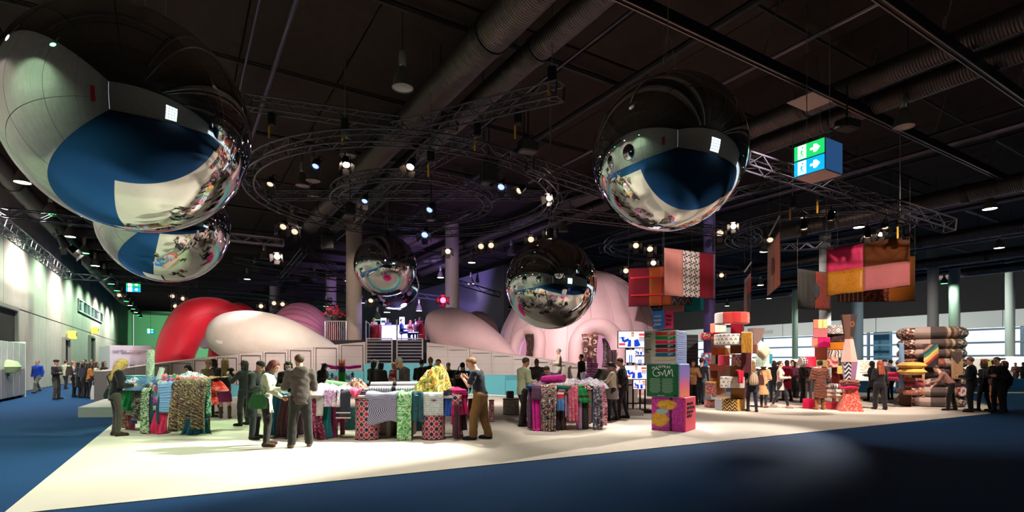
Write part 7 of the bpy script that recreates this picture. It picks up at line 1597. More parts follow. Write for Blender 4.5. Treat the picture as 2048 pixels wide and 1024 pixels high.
ARMS = {  # elbow and wrist directions: outwards, forwards, up
    'down': ((.20, -.06, -1), (.06, .20, -1)), 'front': ((.22, .12, -1), (-.42, .88, .02)), 'chest': ((.28, .30, -.9), (-.55, .60, .62)), 'reach': ((.12, .62, -.78), (-.12, .95, -.28)),
    'raise': ((.22, .66, -.70), (-.28, .72, .62)), 'hip': ((.5, -.30, -.85), (-.5, .5, -.7)), 'cross': ((.30, .18, -1), (-.92, .42, .10)), 'bag': ((.22, -.1, -1), (.0, .55, -.85)), 'back': ((.34, -.40, -.9), (-.55, -.1, -.8)), 'low': ((.12, .30, -.95), (-.25, .80, -.55))}
LEGS = {'stand': ((.105, .0), (.105, .03)), 'wide': ((.16, .0), (.16, .04)), 'walk': ((.09, .26), (.09, -.24)), 'step': ((.10, .12), (.11, -.12)), 'sit': None}
def skel(arms=('down', 'down'), legs='stand', lean=0, head=0, fem=False, turn=0):
    J = {}; sw = .165 if fem else .188; hw = .088 if fem else .085
    ca, sa = math.cos(math.radians(lean)), math.sin(math.radians(lean)); hip = V3((0, 0, .93)) if legs != 'sit' else V3((0, 0, .62))
    up = lambda x, y, z: hip+V3((x, y*ca+z*sa, -y*sa+z*ca))       # torso frame tipped forward
    vec = lambda v: V3((v[0], v[1]*ca*.6+v[1]*.4+v[2]*sa*.25, v[2]))
    J['hip'] = hip; J['waist'] = up(0, .005, .16); J['chest'] = up(0, .01, .36); J['neck'] = up(0, -.005, .545)
    h = math.radians(lean*.8+head); J['hax'] = Matrix.Rotation(-math.radians(turn), 3, 'Z') @ Matrix.Rotation(-h, 3, 'X'); J['head'] = J['neck']+J['hax'] @ V3((0, .025, .165))
    for k, s in enumerate((-1, 1)):
        sh = up(s*sw, 0, .475); e, w = ARMS[arms[k]]; ed = vec((s*e[0], e[1], e[2])).normalized(); wd = vec((s*w[0], w[1], w[2])).normalized()
        el = sh+ed*.285; wr = el+wd*.25; J['sh%d' % k], J['el%d' % k], J['wr%d' % k], J['wd%d' % k] = sh, el, wr, wd
        hp = hip+V3((s*hw, 0, -.02)); J['hp%d' % k] = hp
        if legs == 'sit': kn = hip+V3((s*.12, .42, .0)); an = kn+V3((0, .05, -.42)); 
        else:
            fx, fy = LEGS[legs][k]; lift = .07 if (legs == 'walk' and fy < 0) else 0
            an = V3((s*fx, fy, .085+lift)); mid = (hp+an)/2; kn = mid+V3((s*.005, .035+(.04 if legs == 'walk' else 0), .02))
        J['kn%d' % k], J['an%d' % k] = kn, an; J['to%d' % k] = an+V3((s*.025, .14, -.05 if an.z < .12 or legs == 'sit' else -.085))
    J['fem'] = fem; J['legs'] = legs; return J
def ext(J, pad=.2):
    pts = [v for k, v in J.items() if isinstance(v, Vector) and not k.startswith('wd')]
    return [min(p[i] for p in pts)-pad for i in range(3)], [max(p[i] for p in pts)+pad for i in range(3)]
_PC = {}
EYEM, LIPM, BROWM = M((30, 24, 24), .3, grain=0), M((150, 80, 76), .5, grain=0), M((60, 44, 36), .8, grain=0)
def body_mesh(key, J, fine):
    if key in _PC: return _PC[key]
    lo, hi = ext(J, .16); dx = .017 if fine else .026; hd = J['head']; A = J['hax']
    S = SDF(lo, hi, dx, [(hd[0], .11, .0085), (hd[1], .14, .0085), (hd[2], .15, .0085)] if fine else None); f_ = J['fem']
    hx = lambda v: hd+A @ V3(v); Am = [[A[i][j] for j in range(3)] for i in range(3)]
    S.ell(hx((0, -.008, .03)), (.074, .094, .092), .02, Am); S.ell(hx((0, .018, -.045)), (.056, .068, .072), .035, Am); S.ell(hx((0, .045, -.088)), (.03, .03, .024), .03, Am)
    S.cap(hx((0, .085, .012)), hx((0, .108, -.028)), .009, .015, .012); S.ell(hx((0, .088, -.062)), (.024, .012, .012), .012, Am)
    for s in (-1, 1):
        S.ell(hx((s*.076, -.008, -.012)), (.010, .022, .032), .008, Am); S.ell(hx((s*.032, .084, .026)), (.024, .010, .008), .012, Am)
    S.cap(J['neck']-V3((0, .0, .05)), hd+A @ V3((0, -.015, -.07)), .056 if not f_ else .048, .05 if not f_ else .044, .03)
    S.cap(J['hip'], J['waist'], .115, .105, .06, .8); S.cap(J['waist'], J['chest'], .108, .128, .06, .8); S.cap(J['chest'], J['neck']-V3((0, 0, .07)), .13, .07, .06, .8)
    for k in (0, 1):
        S.cap(J['chest']+(J['sh%d' % k]-J['chest'])*.45+V3((0, 0, .03)), J['sh%d' % k], .075, .055, .05); S.cap(J['sh%d' % k], J['el%d' % k], .05, .037, .03); S.cap(J['el%d' % k], J['wr%d' % k], .039, .025, .02)
        wd = J['wd%d' % k]; S.cap(J['wr%d' % k], J['wr%d' % k]+wd*.075, .026, .034, .015, .8)
        S.cap(J['hp%d' % k], J['kn%d' % k], .083, .054, .04); S.cap(J['kn%d' % k], J['an%d' % k], .055, .036, .03); S.cap(J['an%d' % k]-V3((0, .02, .03)), J['to%d' % k], .034, .026, .02)
    P_, Q = S.mesh(); mats = [0]; mi = None
    cen = P_[Q].mean(1); Ai = np.array(A).T; loc = (cen-np.array(hd)) @ np.array(A); mi = np.zeros(len(Q), int)
    eye = np.minimum(np.hypot((loc[:, 0]-.032)/.017, (loc[:, 2]-.008)/.0095), np.hypot((loc[:, 0]+.032)/.017, (loc[:, 2]-.008)/.0095)); fr = loc[:, 1] > .05
    mi[(eye < 1) & fr] = 1; mi[(np.abs(loc[:, 0]) < .024) & (np.abs(loc[:, 2]+.062) < .009) & (loc[:, 1] > .07)] = 2
    mi[(np.abs(np.abs(loc[:, 0])-.033) < .022) & (np.abs(loc[:, 2]-.031) < .006) & fr] = 3
    ev, ef = [], []                                        # fingers and thumbs rooted in the palms
    b = MB()
    for k in (0, 1):
        s = -1 if k == 0 else 1; wd = J['wd%d' % k]; wr = J['wr%d' % k]; sd = V3((0, 0, 1)) if abs(wd.z) < .7 else V3((0, 1, 0)); sd = (sd-wd*sd.dot(wd)).normalized(); nm = wd.cross(sd)*(-s)
        if abs(wd.z) < .7: nm = (V3((-s*.7, .1, -.4))-wd*0).normalized(); nm = (nm-wd*nm.dot(wd)); nm = (nm-sd*nm.dot(sd)).normalized()
        for q, (o_, ln) in enumerate(((.03, .072), (.0105, .082), (-.009, .076), (-.028, .058))):
            a0 = wr+wd*.07+sd*o_*.85; a1 = a0+wd*ln*.48+sd*o_*.15+nm*.006; a2 = a1+(wd*.75+nm*.6).normalized()*ln*.38; a3 = a2+(wd*.3+nm*.9).normalized()*ln*.26
            b.tube([a0, a1, a2, a3], [.0105, .0098, .009, .0062], 6)
        t0 = wr+wd*.025+sd*.02; t1 = t0+(wd*.6+sd*.75+nm*.25).normalized()*.045; t2 = t1+(wd*.9+sd*.2+nm*.3).normalized()*.032; b.tube([t0, t1, t2], [.014, .0115, .008], 6)
    me = np_mesh('person', P_, Q, [EYEM]*4, mi, (b.v, b.f)); _PC[key] = me; return me
def top_mesh(key, J, kind, fine):
    if key in _PC: return _PC[key]
    lo, hi = ext(J, .2); S = SDF(lo, hi, .019 if fine else .028); f_ = J['fem']; g_ = {'shirt': .012, 'tee': .012, 'jacket': .026, 'coat': .034, 'hoodie': .032, 'longtop': .018, 'puffer': .055}[kind]; w = .9 if f_ else 1.0
    S.cap(J['hip'], J['waist'], .125*w+g_, .115*w+g_, .06, .82); S.cap(J['waist'], J['chest'], .115*w+g_, .135*w+g_, .06, .82); S.cap(J['chest'], J['neck']-V3((0, 0, .06)), .135*w+g_, .062+g_*.5, .06, .82)
    if f_: [S.ell(J['chest']+V3((s*.07, .095, .0)), (.06, .05, .06), .05) for s in (-1, 1)]
    for k in (0, 1):
        S.cap(J['chest']+(J['sh%d' % k]-J['chest'])*.5+V3((0, 0, .03)), J['sh%d' % k], .08+g_, .052+g_, .06)
        el = J['el%d' % k]
        if kind == 'tee': S.cap(J['sh%d' % k], J['sh%d' % k]+(el-J['sh%d' % k])*.72, .054+g_, .052+g_, .03)
        else: S.cap(J['sh%d' % k], el, .05+g_, .040+g_, .03); S.cap(el, J['wr%d' % k]-J['wd%d' % k]*.01, .041+g_, .028+g_*.8, .025)
    hem = {'shirt': .84, 'tee': .86, 'jacket': .80, 'hoodie': .82, 'coat': .50, 'longtop': .66, 'puffer': .42}[kind]
    if J['legs'] == 'sit': hem = max(hem, .84)-.31
    hz_ = J['hip'].z-.93+hem if J['legs'] != 'sit' else hem
    S.cap(J['hip']+V3((0, -.005, .02)), V3((0, 0, hz_-.05)), .132*w+g_, (.14+g_) if hem > .7 else .165+g_, .04, .84)
    if kind == 'hoodie': S.ell(J['neck']+V3((0, -.10, -.02)), (.135, .085, .115), .02); S.minus_ell(J['neck']+V3((0, -.07, .09)), (.07, .06, .05))
    if kind in ('jacket', 'coat', 'puffer', 'hoodie'): S.cap(J['neck']+V3((-.05, -.02, -.01)), J['neck']+V3((.05, -.02, -.01)), .05, .05, .03)
    S.wrinkle({'puffer': .008, 'tee': .003, 'hoodie': .007}.get(kind, .0045), 30 if kind != 'puffer' else 36); S.cut((0, 0, hz_), (0, 0, -1)); n_ = J['hax'] @ V3((0, 0, 1)); S.cut(J['neck']+n_*.035, n_)
    for k in (0, 1):
        pass
    P_, Q = S.mesh(); me = np_mesh('top', P_, Q, [EYEM]); _PC[key] = me; return me
def bottom_mesh(key, J, kind, fine):
    if key in _PC: return _PC[key]
    lo, hi = ext(J, .2); hi[2] = J['hip'].z+.2; S = SDF(lo, hi, .019 if fine else .028); g_ = {'slim': .006, 'trousers': .016, 'loose': .028, 'skirt': .01, 'shorts': .02}[kind]
    S.cap(J['hip']+V3((0, -.01, -.02)), J['waist']-V3((0, 0, .08)), .125+g_, .115+g_, .05, .82)
    if J['fem']: S.ell(J['hip']+V3((0, -.04, -.05)), (.14, .09, .11), .05)
    if kind == 'skirt': S.cap(J['hip'], V3((0, .01, J['hip'].z-.46)), .14, .20, .04, .8)
    for k in (0, 1):
        kn, an, hp = J['kn%d' % k], J['an%d' % k], J['hp%d' % k]
        if kind != 'skirt': S.cap(hp, kn, .086+g_, .058+g_, .035); S.cap(kn, an+V3((0, -.005, .0)), .058+g_, .040+g_*1.3, .025)
    S.wrinkle(.005 if kind in ('loose', 'trousers') else .0025, 24)
    if kind == 'skirt': S.cut((0, 0, J['hip'].z-.44), (0, 0, -1))
    elif J['legs'] in ('stand', 'wide', 'step'): S.cut((0, 0, .055), (0, 0, -1))
    P_, Q = S.mesh(); me = np_mesh('bottom', P_, Q, [EYEM]); _PC[key] = me; return me
def shoe_mesh(key, J, k, fine, boot=False):
    if key in _PC: return _PC[key]
    an, to = J['an%d' % k], J['to%d' % k]; lo = [min(an[i], to[i])-.12 for i in range(3)]; hi = [max(an[i], to[i])+.12 for i in range(3)]; hi[2] += .3 if boot else 0
    S = SDF(lo, hi, .012 if fine else .02); z0 = an.z-.085; S.cap(an+V3((0, -.035, -.045)), to+V3((0, .0, .0)), .045, .040, .03); S.cap(to-V3((0, .06, -.005)), to+V3((0, .025, -.005)), .044, .034, .02); S.cap(an+V3((0, -.02, -.03)), an+V3((0, -.005, .03 if not boot else .26)), .046, .044 if not boot else .056, .03)
    S.cut((0, 0, z0), (0, 0, -1)); P_, Q = S.mesh(); me = np_mesh('shoe', P_, Q, [EYEM]); _PC[key] = me; return me
def hair_mesh(key, J, kind, fine):
    if key in _PC: return _PC[key]
    hd, A = J['head'], J['hax']; hx = lambda v: hd+A @ V3(v); Am = [[A[i][j] for j in range(3)] for i in range(3)]
    lo = [hd[i]-.24 for i in range(3)]; hi = [hd[i]+.24 for i in range(3)]; lo[2] -= .30 if kind in ('long', 'hijab') else 0
    S = SDF(lo, hi, .0115 if fine else .02); n = A @ V3((0, 1, -.55)); n.normalize()
    if kind in ('beanie', 'cap', 'beret'):
        S.ell(hx((0, -.01, .045)), (.088, .106, .095), .02, Am)
        if kind == 'beret': S.ell(hx((0, -.01, .085)), (.12, .12, .05), .02, Am)
        S.cut(hx((0, 0, .035)), A @ V3((0, .1, -1))); P_, Q = S.mesh()
    elif kind == 'hijab':
        S.ell(hx((0, -.012, .025)), (.092, .112, .115), .02, Am); S.cap(hx((0, -.02, -.06)), J['neck']+V3((0, .0, -.08)), .085, .135, .05); S.minus_ell(hx((0, .105, -.012)), (.055, .075, .075)); P_, Q = S.mesh()
    else:
        S.ell(hx((0, -.016, .035)), (.086, .104, .098), .02, Am)
        if kind in ('bob', 'long', 'curly'):
            for s in (-1, 1): S.cap(hx((s*.062, -.02, .03)), hx((s*.072, -.02 if kind != 'curly' else -.01, -.10 if kind != 'long' else -.13)), .04, .036, .03)
            S.cap(hx((0, -.07, .02)), hx((0, -.075, -.10)), .06, .055, .04)
        if kind == 'long':
            for s in (-.055, 0, .055): S.cap(hx((s, -.075, -.08)), J['neck']+V3((s*1.5, -.135, -.20)), .05, .03, .03)
        if kind == 'bun': S.ell(hx((0, -.09, .10)), (.05, .05, .05), .015)
        if kind == 'tail': S.cap(hx((0, -.10, .06)), hx((0, -.16, -.08)), .035, .02, .02)
        S.wrinkle(.0035 if kind != 'curly' else .010, 90)
        n2 = A @ V3((0, .80, -.42)); S.f = np.maximum(S.f, -0.5)
        x, y, z = np.meshgrid(*S.ax, indexing='ij', sparse=True); r_ = A.transposed(); lx = (x-hd[0])*A[0][0]+(y-hd[1])*A[1][0]+(z-hd[2])*A[2][0]; ly = (x-hd[0])*A[0][1]+(y-hd[1])*A[1][1]+(z-hd[2])*A[2][1]; lz = (x-hd[0])*A[0][2]+(y-hd[1])*A[1][2]+(z-hd[2])*A[2][2]
        face = np.minimum(np.minimum(ly-.028+0*lz, .062-lz), (.062 if kind != 'short' else .2)-np.abs(lx)); S.f = np.maximum(S.f, face)
        if kind == 'short': S.f = np.maximum(S.f, -.088+(ly+.10)*1.05-lz)
        P_, Q = S.mesh()
    me = np_mesh('hair', P_, Q, [EYEM]); _PC[key] = me; return me
SK = {'fair': M((224, 170, 146), .5, grain=.03, gs=20), 'tan': M((196, 140, 112), .5, grain=.03, gs=20), 'brown': M((120, 76, 56), .5, grain=.03, gs=20)}
HAIR = {n: M(col, .55, grain=.18, gs=70) for n, col in {'black': (26, 22, 22), 'brown': (66, 44, 32), 'blond': (206, 170, 96), 'dkblond': (150, 116, 70), 'auburn': (96, 40, 34), 'red': (150, 70, 40), 'grey': (150, 146, 140), 'sandy': (140, 100, 66)}.items()}
NPERS = [0]
def person(x, yf, label, face=0, H_=1.70, arms=('down', 'down'), legs='stand', lean=0, head=0, turn=0, fem=False, skin='fair', hair=('short', 'brown'), top=('jacket', (20, 20, 24)), bot=('trousers', (34, 34, 40)), shoes=(20, 18, 18), boot=False, Y=None, z=None, fine=False, hairm=None, sc=(1, 1)):
    """face: 0 looks away from the camera, 90 to the left, 180 to the camera, 270 to the right"""
    p = FP(x, yf) if Y is None else FX(x, Y); p.z = .012 if z is None else z
    kb = (arms, legs, lean, head, fem, turn, fine); J = skel(arms, legs, lean, head, fem, turn); s = H_/1.745
    o = bpy.data.objects.new('person', body_mesh(('b',)+kb, J, fine)); COL.objects.link(o); o.location = p; o.rotation_euler = (0, 0, math.radians(face)); o.scale = (s*sc[0], s*sc[1], s); tag(o, label, 'person')
    for i, m in enumerate((SK[skin], EYEM, LIPM, BROWM)): o.material_slots[i].link = 'OBJECT'; o.material_slots[i].material = m
    def part(nm, me, m):
        q = bpy.data.objects.new(nm, me); COL.objects.link(q); q.parent = o; q.material_slots[0].link = 'OBJECT'; q.material_slots[0].material = m; return q
    cm = lambda v: v if isinstance(v, bpy.types.Material) else cloth(v, 160, kind='Object')
    nm = {'shirt': 'shirt', 'tee': 'tee_shirt', 'jacket': 'jacket', 'coat': 'coat', 'hoodie': 'hooded_jacket', 'longtop': 'tunic', 'puffer': 'long_coat'}[top[0]]
    part(nm, top_mesh(('t', top[0])+kb, J, top[0], fine), cm(top[1])); part('skirt' if bot[0] == 'skirt' else 'trousers', bottom_mesh(('l', bot[0])+kb, J, bot[0], fine), cm(bot[1]))
    for k in (0, 1): part('boot' if boot else 'shoe', shoe_mesh(('s', k, boot)+kb, J, k, fine, boot), cm(shoes))
    if hair[0] != 'bald': part({'beanie': 'beanie', 'cap': 'cap', 'hijab': 'headscarf', 'beret': 'beret'}.get(hair[0], 'hair'), hair_mesh(('h', hair[0])+kb, J, hair[0], fine), hairm or HAIR[hair[1]])
    o['_s'] = s; del o['_s']; NPERS[0] += 1; PJ[o.name] = (J, s); return o
PJ = {}
def jw(o, j, off=(0, 0, 0)):       # world position of a joint
    J, s = PJ[o.name]; v = (J[j]+V3(off)); v = V3((v.x*o.scale[0], v.y*o.scale[1], v.z*o.scale[2])); return o.location+Matrix.Rotation(o.rotation_euler.z, 3, 'Z') @ v
def bag(p, w, d, h, m, label, rz=0, strap=None, name='handbag'):
    p = V3(p); t = thing(name, label, 'bag', p, rz); b = MB(); n = 14
    def fn(u, v): a = 2*pi*u; k = .82+.18*math.sin(pi*min(1, v*1.1)); e = lambda q: math.copysign(abs(q)**.5, q); return V3((e(math.cos(a))*w/2*k*(1-.25*v), e(math.sin(a))*d/2*(1-.55*v), h*v))
    b.grid(fn, 24, 8); b.add([fn(i/24, 0) for i in range(24)], [tuple(range(24))[::-1]]); b.add([fn(i/24, 1) for i in range(24)], [tuple(range(24))]); b.build('bag_body', m, t, 'all', False)
    MB().tube([(-w*.25, 0, h*.95), (-w*.2, 0, h*1.25), (0, 0, h*1.36), (w*.2, 0, h*1.25), (w*.25, 0, h*.95)], .011, 6).build('handle', m, t, True, False)
    if strap:
        ir = Matrix.Rotation(-rz, 3, 'Z'); MB().tube([ir @ (V3(q)-p) for q in strap], .012, 5).build('strap', m, t, True, False)
    return t
def gadget(p, label, size=(.075, .012, .15), rz=0, rx=0, name='phone', m=None):
    o = MB().box((0, 0, 0), size, bev=.004).build(name, [m or BLACK], None, False, False, off=(0, 0, 0), label=label, cat='phone' if name == 'phone' else name); o.location = p; o.rotation_euler = (rx, 0, rz); return o
# ---------------------------------------------------------------- the visitors
K, NAVYC, GREYC, JEAN = (24, 23, 26), (30, 32, 50), (84, 80, 80), (40, 50, 76)
W1 = person(231, 873, 'woman with long blond hair in a black jacket and grey trousers at the left table', 318, 1.71, ('front', 'front'), 'stand', 4, 26, fem=True, hair=('long', 'blond'), top=('jacket', K), bot=('slim', (70, 64, 58)), shoes=(50, 34, 24), fine=True)
bag(jw(W1, 'hip', (-.24, -.02, -.10)), .34, .10, .22, M((36, 60, 46), .35, grain=.08), 'dark green shoulder bag on the blond woman in black', .8, [jw(W1, 'hip', (-.24, -.02, .10)), jw(W1, 'chest', (-.12, -.17, .05)), jw(W1, 'sh1', (-.06, -.06, .06))])
person(75, 786, 'man in a bright blue jacket and grey trousers walking along the left wall', 178, 1.72, legs='walk', hair=('short', 'sandy'), top=('jacket', (18, 60, 176)), bot=('trousers', (110, 104, 96)), sc=(1.12, 1.1))
person(112, 799, 'person with a black beret and dark sweater standing sideways on the blue carpet', 275, 1.72, ('cross', 'cross'), 'wide', hair=('beret', 'black'), hairm=cloth((16, 16, 18)), top=('shirt', K), bot=('trousers', (62, 58, 52)), skin='tan')
person(131, 778, 'person in a cream jacket seen from behind near the left wall', 350, 1.72, ('chest', 'chest'), 'step', hair=('short', 'brown'), top=('jacket', (206, 206, 170)), bot=('trousers', (30, 32, 44)))
person(147, 794, 'woman in a pale grey sweater with long dark trousers in the far left group', 290, 1.66, ('front', 'front'), fem=True, hair=('bun', 'sandy'), top=('longtop', (170, 166, 160)), bot=('slim', K))
bag(FX(139, 24.6, 1.05), .34, .2, .4, cloth((50, 34, 30)), 'dark brown backpack on the woman in pale grey', 0, name='backpack')
person(158, 795.5, 'person in a long black coat in the far left group', 300, 1.64, ('front', 'front'), fem=True, hair=('long', 'black'), top=('coat', K), bot=('trousers', K))
person(167, 796, 'person in a dark hooded jacket with a backpack in the far left group', 320, 1.6, ('front', 'front'), fem=True, hair=('bob', 'black'), top=('jacket', (34, 38, 46)), bot=('trousers', K))
bag(FX(165, 24.3, .98), .36, .2, .42, cloth((28, 34, 44)), 'dark grey backpack in the far left group', 0, name='backpack')
person(177.5, 797, 'woman in a tan brown jacket in the far left group', 330, 1.6, ('front', 'front'), fem=True, hair=('long', 'black'), top=('jacket', (176, 110, 50)), bot=('slim', (26, 26, 34)))
person(192, 796.5, 'woman in a cream sweater and blue jeans in the far left group', 300, 1.63, ('chest', 'front'), 'step', fem=True, hair=('long', 'brown'), top=('shirt', (214, 214, 180)), bot=('slim', (30, 50, 92)))
person(208, 795, 'woman in black with dark hair partly hidden behind the blond woman', 280, 1.66, ('front', 'front'), fem=True, hair=('bob', 'brown'), top=('jacket', K), bot=('slim', K))
person(184, 788, 'man with dark hair behind the woman in the cream sweater', 200, 1.78, hair=('short', 'brown'), top=('jacket', (30, 26, 28)), bot=('trousers', K))
person(169, 788, 'man with short dark hair at the back of the far left group', 190, 1.76, hair=('short', 'black'), top=('jacket', (50, 40, 40)), bot=('trousers', K))
for k, (x, y) in enumerate(((189, 797), (197, 797))): bag(FX(x, 23.6+.3*k, .012), .32, .16, .62, cloth((222, 220, 214)), '%s white carrier bag held low in the far left group' % ('left', 'right')[k], .4, name='carrier_bag')
# behind the left table
person(392, 838, 'dark haired person bending behind the red sequin cloth', 150, 1.58, ('front', 'reach'), lean=18, head=14, fem=True, hair=('bob', 'black'), top=('jacket', (40, 30, 34)), bot=('trousers', K))
person(413, 836, 'person in a beige striped sweater and black trousers behind the left table', 260, 1.70, ('front', 'front'), 'step', 2, 10, fem=True, hair=('short', 'blond'), top=('shirt', X('beige_stripe', p_stripes([(170, 150, 110), (190, 170, 130), (150, 128, 92)], 16, 2), kind='Object')), bot=('trousers', K), boot=True, shoes=(30, 26, 26))
person(431, 829, 'man with curly brown hair looking left behind the woman in the purple skirt', 100, 1.72, ('front', 'front'), 'step', 2, 12, hair=('curly', 'brown'), top=('jacket', (50, 42, 40)), bot=('trousers', (84, 56, 40)), shoes=(110, 70, 40))
person(450, 838, 'blond woman in a black jacket and purple skirt with brown boots', 30, 1.72, ('down', 'front'), 'step', fem=True, hair=('long', 'dkblond'), top=('jacket', (30, 24, 26)), bot=('skirt', (120, 24, 84)), shoes=(72, 46, 34), boot=True)
W2 = person(489, 852, 'woman with glasses in black taking a picture with her phone', 75, 1.66, ('raise', 'raise'), 'wide', fem=True, hair=('bob', 'black'), top=('jacket', (22, 22, 26)), bot=('trousers', K), fine=True)
gadget((jw(W2, 'wr0')+jw(W2, 'wr1'))/2+V3((-.12, 0, .09)), 'black phone held up by the woman with glasses', rz=math.radians(75))
hd, A = PJ[W2.name][0]['head'], PJ[W2.name][0]['hax']; gl_ = thing('spectacles', 'dark rimmed glasses worn by the woman taking a picture', 'glasses', W2.location, math.radians(75)); s_ = PJ[W2.name][1]
for s in (-1, 1):
    c0 = (hd+A @ V3((s*.034, .098, .008)))*s_; MB().tube([c0+V3((.024*math.cos(a), 0, .018*math.sin(a))) for a in np.linspace(0, 2*pi, 15)[:-1]], .003, 4, closed=True).build('rim', BLACK, gl_, True, False); MB().tube([c0+V3((s*.024, 0, .004)), (hd+A @ V3((s*.08, -.01, .0)))*s_], .003, 4).build('temple', BLACK, gl_, True, False)
W3 = person(507, 879, 'woman with a black knitted cap and dark coat beside the woman in white', 265, 1.66, ('front', 'front'), 'stand', 6, 24, fem=True, hair=('beanie', 'black'), hairm=cloth((16, 15, 18)), top=('coat', (28, 32, 32)), bot=('trousers', (26, 28, 30)), fine=True)
W4 = person(531, 893, 'woman with auburn hair in a white sweater looking down at cloth', 282, 1.68, ('front', 'low'), 'wide', 6, 28, fem=True, hair=('bob', 'auburn'), top=('longtop', (220, 216, 190)), bot=('slim', (34, 26, 30)), shoes=(70, 44, 34), fine=True)
MB().tube([jw(W4, 'neck', (.09*math.cos(a), .075*math.sin(a)-.005, -.005+.02*math.sin(2*a))) for a in np.linspace(0, 2*pi, 25)[:-1]], .042, 8, closed=True).build('scarf', cloth((22, 26, 24)), W4 if False else None, 'all', off=tuple(jw(W4, 'neck')), label='black scarf round the neck of the woman in white', cat='scarf')
bag(FX(516, 10.2, .76), .40, .15, .27, M((44, 92, 52), .3, grain=.08), 'shiny green leather handbag on the arm of the woman in white', -.15, [FX(508, 10.2, 1.0), FX(522, 10.2, 1.2), FX(535, 10.35, 1.12), FX(526, 10.2, 1.0)])
gadget(jw(W4, 'wr1', (0, .1, .0)), 'black phone held low by the woman in white', (.08, .15, .012), math.radians(282))
M1 = person(601, 896, 'man in a grey brown hooded jacket and dark trousers seen from behind', 28, 1.76, ('chest', 'front'), 'wide', 0, 12, turn=-20, hair=('short', 'brown'), top=('hoodie', (74, 63, 60)), bot=('loose', (32, 29, 29)), shoes=(92, 72, 60), fine=True)
person(577, 860, 'person in black half hidden between the woman in white and hoodie man', 200, 1.66, ('front', 'front'), lean=8, head=20, fem=True, hair=('bob', 'black'), top=('jacket', K), bot=('trousers', K), Y=12.9)
person(640, 0, 'woman with a black headscarf leaning over behind the pastel heap', 250, 1.60, ('front', 'front'), 'stand', 14, 12, fem=True, hair=('hijab', 'black'), hairm=cloth((20, 20, 24)), top=('coat', (20, 20, 24)), bot=('trousers', K), Y=18.6)
# round the purple desk
person(758, 0, 'woman in a dark hooded coat with her back turned at the purple desk', 340, 1.62, ('front', 'front'), lean=8, head=8, fem=True, hair=('bob', 'black'), top=('coat', (48, 44, 42)), bot=('trousers', K), Y=17.2)
person(746, 0, 'person with black hair left of the woman in the dark hooded coat', 330, 1.66, ('front', 'front'), head=14, fem=True, hair=('bob', 'black'), top=('jacket', K), bot=('trousers', K), Y=18.0)
person(790, 0, 'woman with curly blond hair in red and white behind the purple desk', 160, 1.62, ('front', 'front'), head=24, fem=True, hair=('curly', 'blond'), top=('shirt', X('red_print', p_cells([(206, 40, 40), (220, 70, 60), (236, 220, 214)], 14), kind='Object')), bot=('trousers', (110, 80, 120)), Y=19.2)
M2 = person(812, 0, 'grey haired man in a dark suit and blue shirt looking down at the rolls', 130, 1.76, ('front', 'front'), lean=10, head=22, hair=('short', 'grey'), top=('jacket', (52, 44, 42)), bot=('trousers', K), skin='tan', Y=13.7, fine=True)
MB().box(jw(M2, 'chest', (0, .155, .01)), (.10, .015, .26), math.radians(130), bev=.004).build('shirt_front', cloth((160, 190, 214)), off=tuple(jw(M2, 'chest')), label='light blue shirt front of the grey haired man', cat='shirt')
person(843, 0, 'dark haired person in black seen from behind right of the grey haired man', 350, 1.70, ('front', 'front'), hair=('short', 'black'), top=('jacket', K), bot=('trousers', K), Y=17.6)
person(861, 0, 'person with a sandy bun in black seen from behind', 10, 1.76, ('front', 'front'), fem=True, hair=('bun', 'sandy'), top=('jacket', K), bot=('trousers', K), Y=17.4)
person(876, 0, 'person in tropical print lifting cloth behind the tall crumpled heap', 200, 1.70, ('raise', 'raise'), head=10, fem=True, hair=('short', 'sandy'), top=('shirt', XF['tropic']), bot=('trousers', K), Y=15.6)
person(898, 0, 'child in black looking down behind the end of the central table', 170, 1.62, ('front', 'front'), head=26, hair=('short', 'sandy'), top=('tee', K), bot=('trousers', K), Y=18.6)
person(925, 0, 'person with dark hair carrying a black backpack behind the central table', 10, 1.60, ('down', 'down'), hair=('short', 'black'), top=('jacket', (70, 66, 72)), bot=('trousers', K), Y=16.4)
bag(FX(923, 16.15, .85), .42, .24, .52, cloth((20, 20, 24)), 'large black backpack behind the man in brown trousers', 0, name='backpack')
rail = railing(FX(906, 19.2).x, FX(918, 19.2).x, 19.2, .012, 1.35, 0, 'thin pale clothes rail beside the child in black', 1)
M3 = person(961, 880, 'man in a black tee shirt and brown cargo trousers looking down at a camera', 78, 1.74, ('chest', 'chest'), 'step', 8, 24, hair=('short', 'sandy'), top=('tee', (30, 30, 42)), bot=('loose', (116, 84, 46)), shoes=(24, 28, 26), fine=True, sc=(1.12, 1.14))
cmr = thing('camera', 'black photo camera held by the man in brown trousers', 'camera', (jw(M3, 'wr0')+jw(M3, 'wr1'))/2+V3((-.09, 0, .05)), math.radians(78))
MB().box((0, 0, 0), (.14, .06, .10), bev=.012).build('camera_body', BLACK, cmr, False, False); MB().tube([(0, .02, 0), (0, .12, -.03)], .035, 12).build('lens', BLACK, cmr, True, False); MB().box((0, 0, .06), (.05, .04, .03), bev=.008).build('viewfinder', BLACK, cmr, False, False)
MB().tube([jw(M3, 'hip', (.138*math.cos(a)*1.05, .118*math.sin(a), .055)) for a in np.linspace(0, 2*pi, 29)[:-1]], .018, 6, closed=True).build('belt', M((20, 18, 20), .4, grain=0), smooth=True, off=tuple(jw(M3, 'hip')), label='black belt worn by the man in brown trousers', cat='belt')
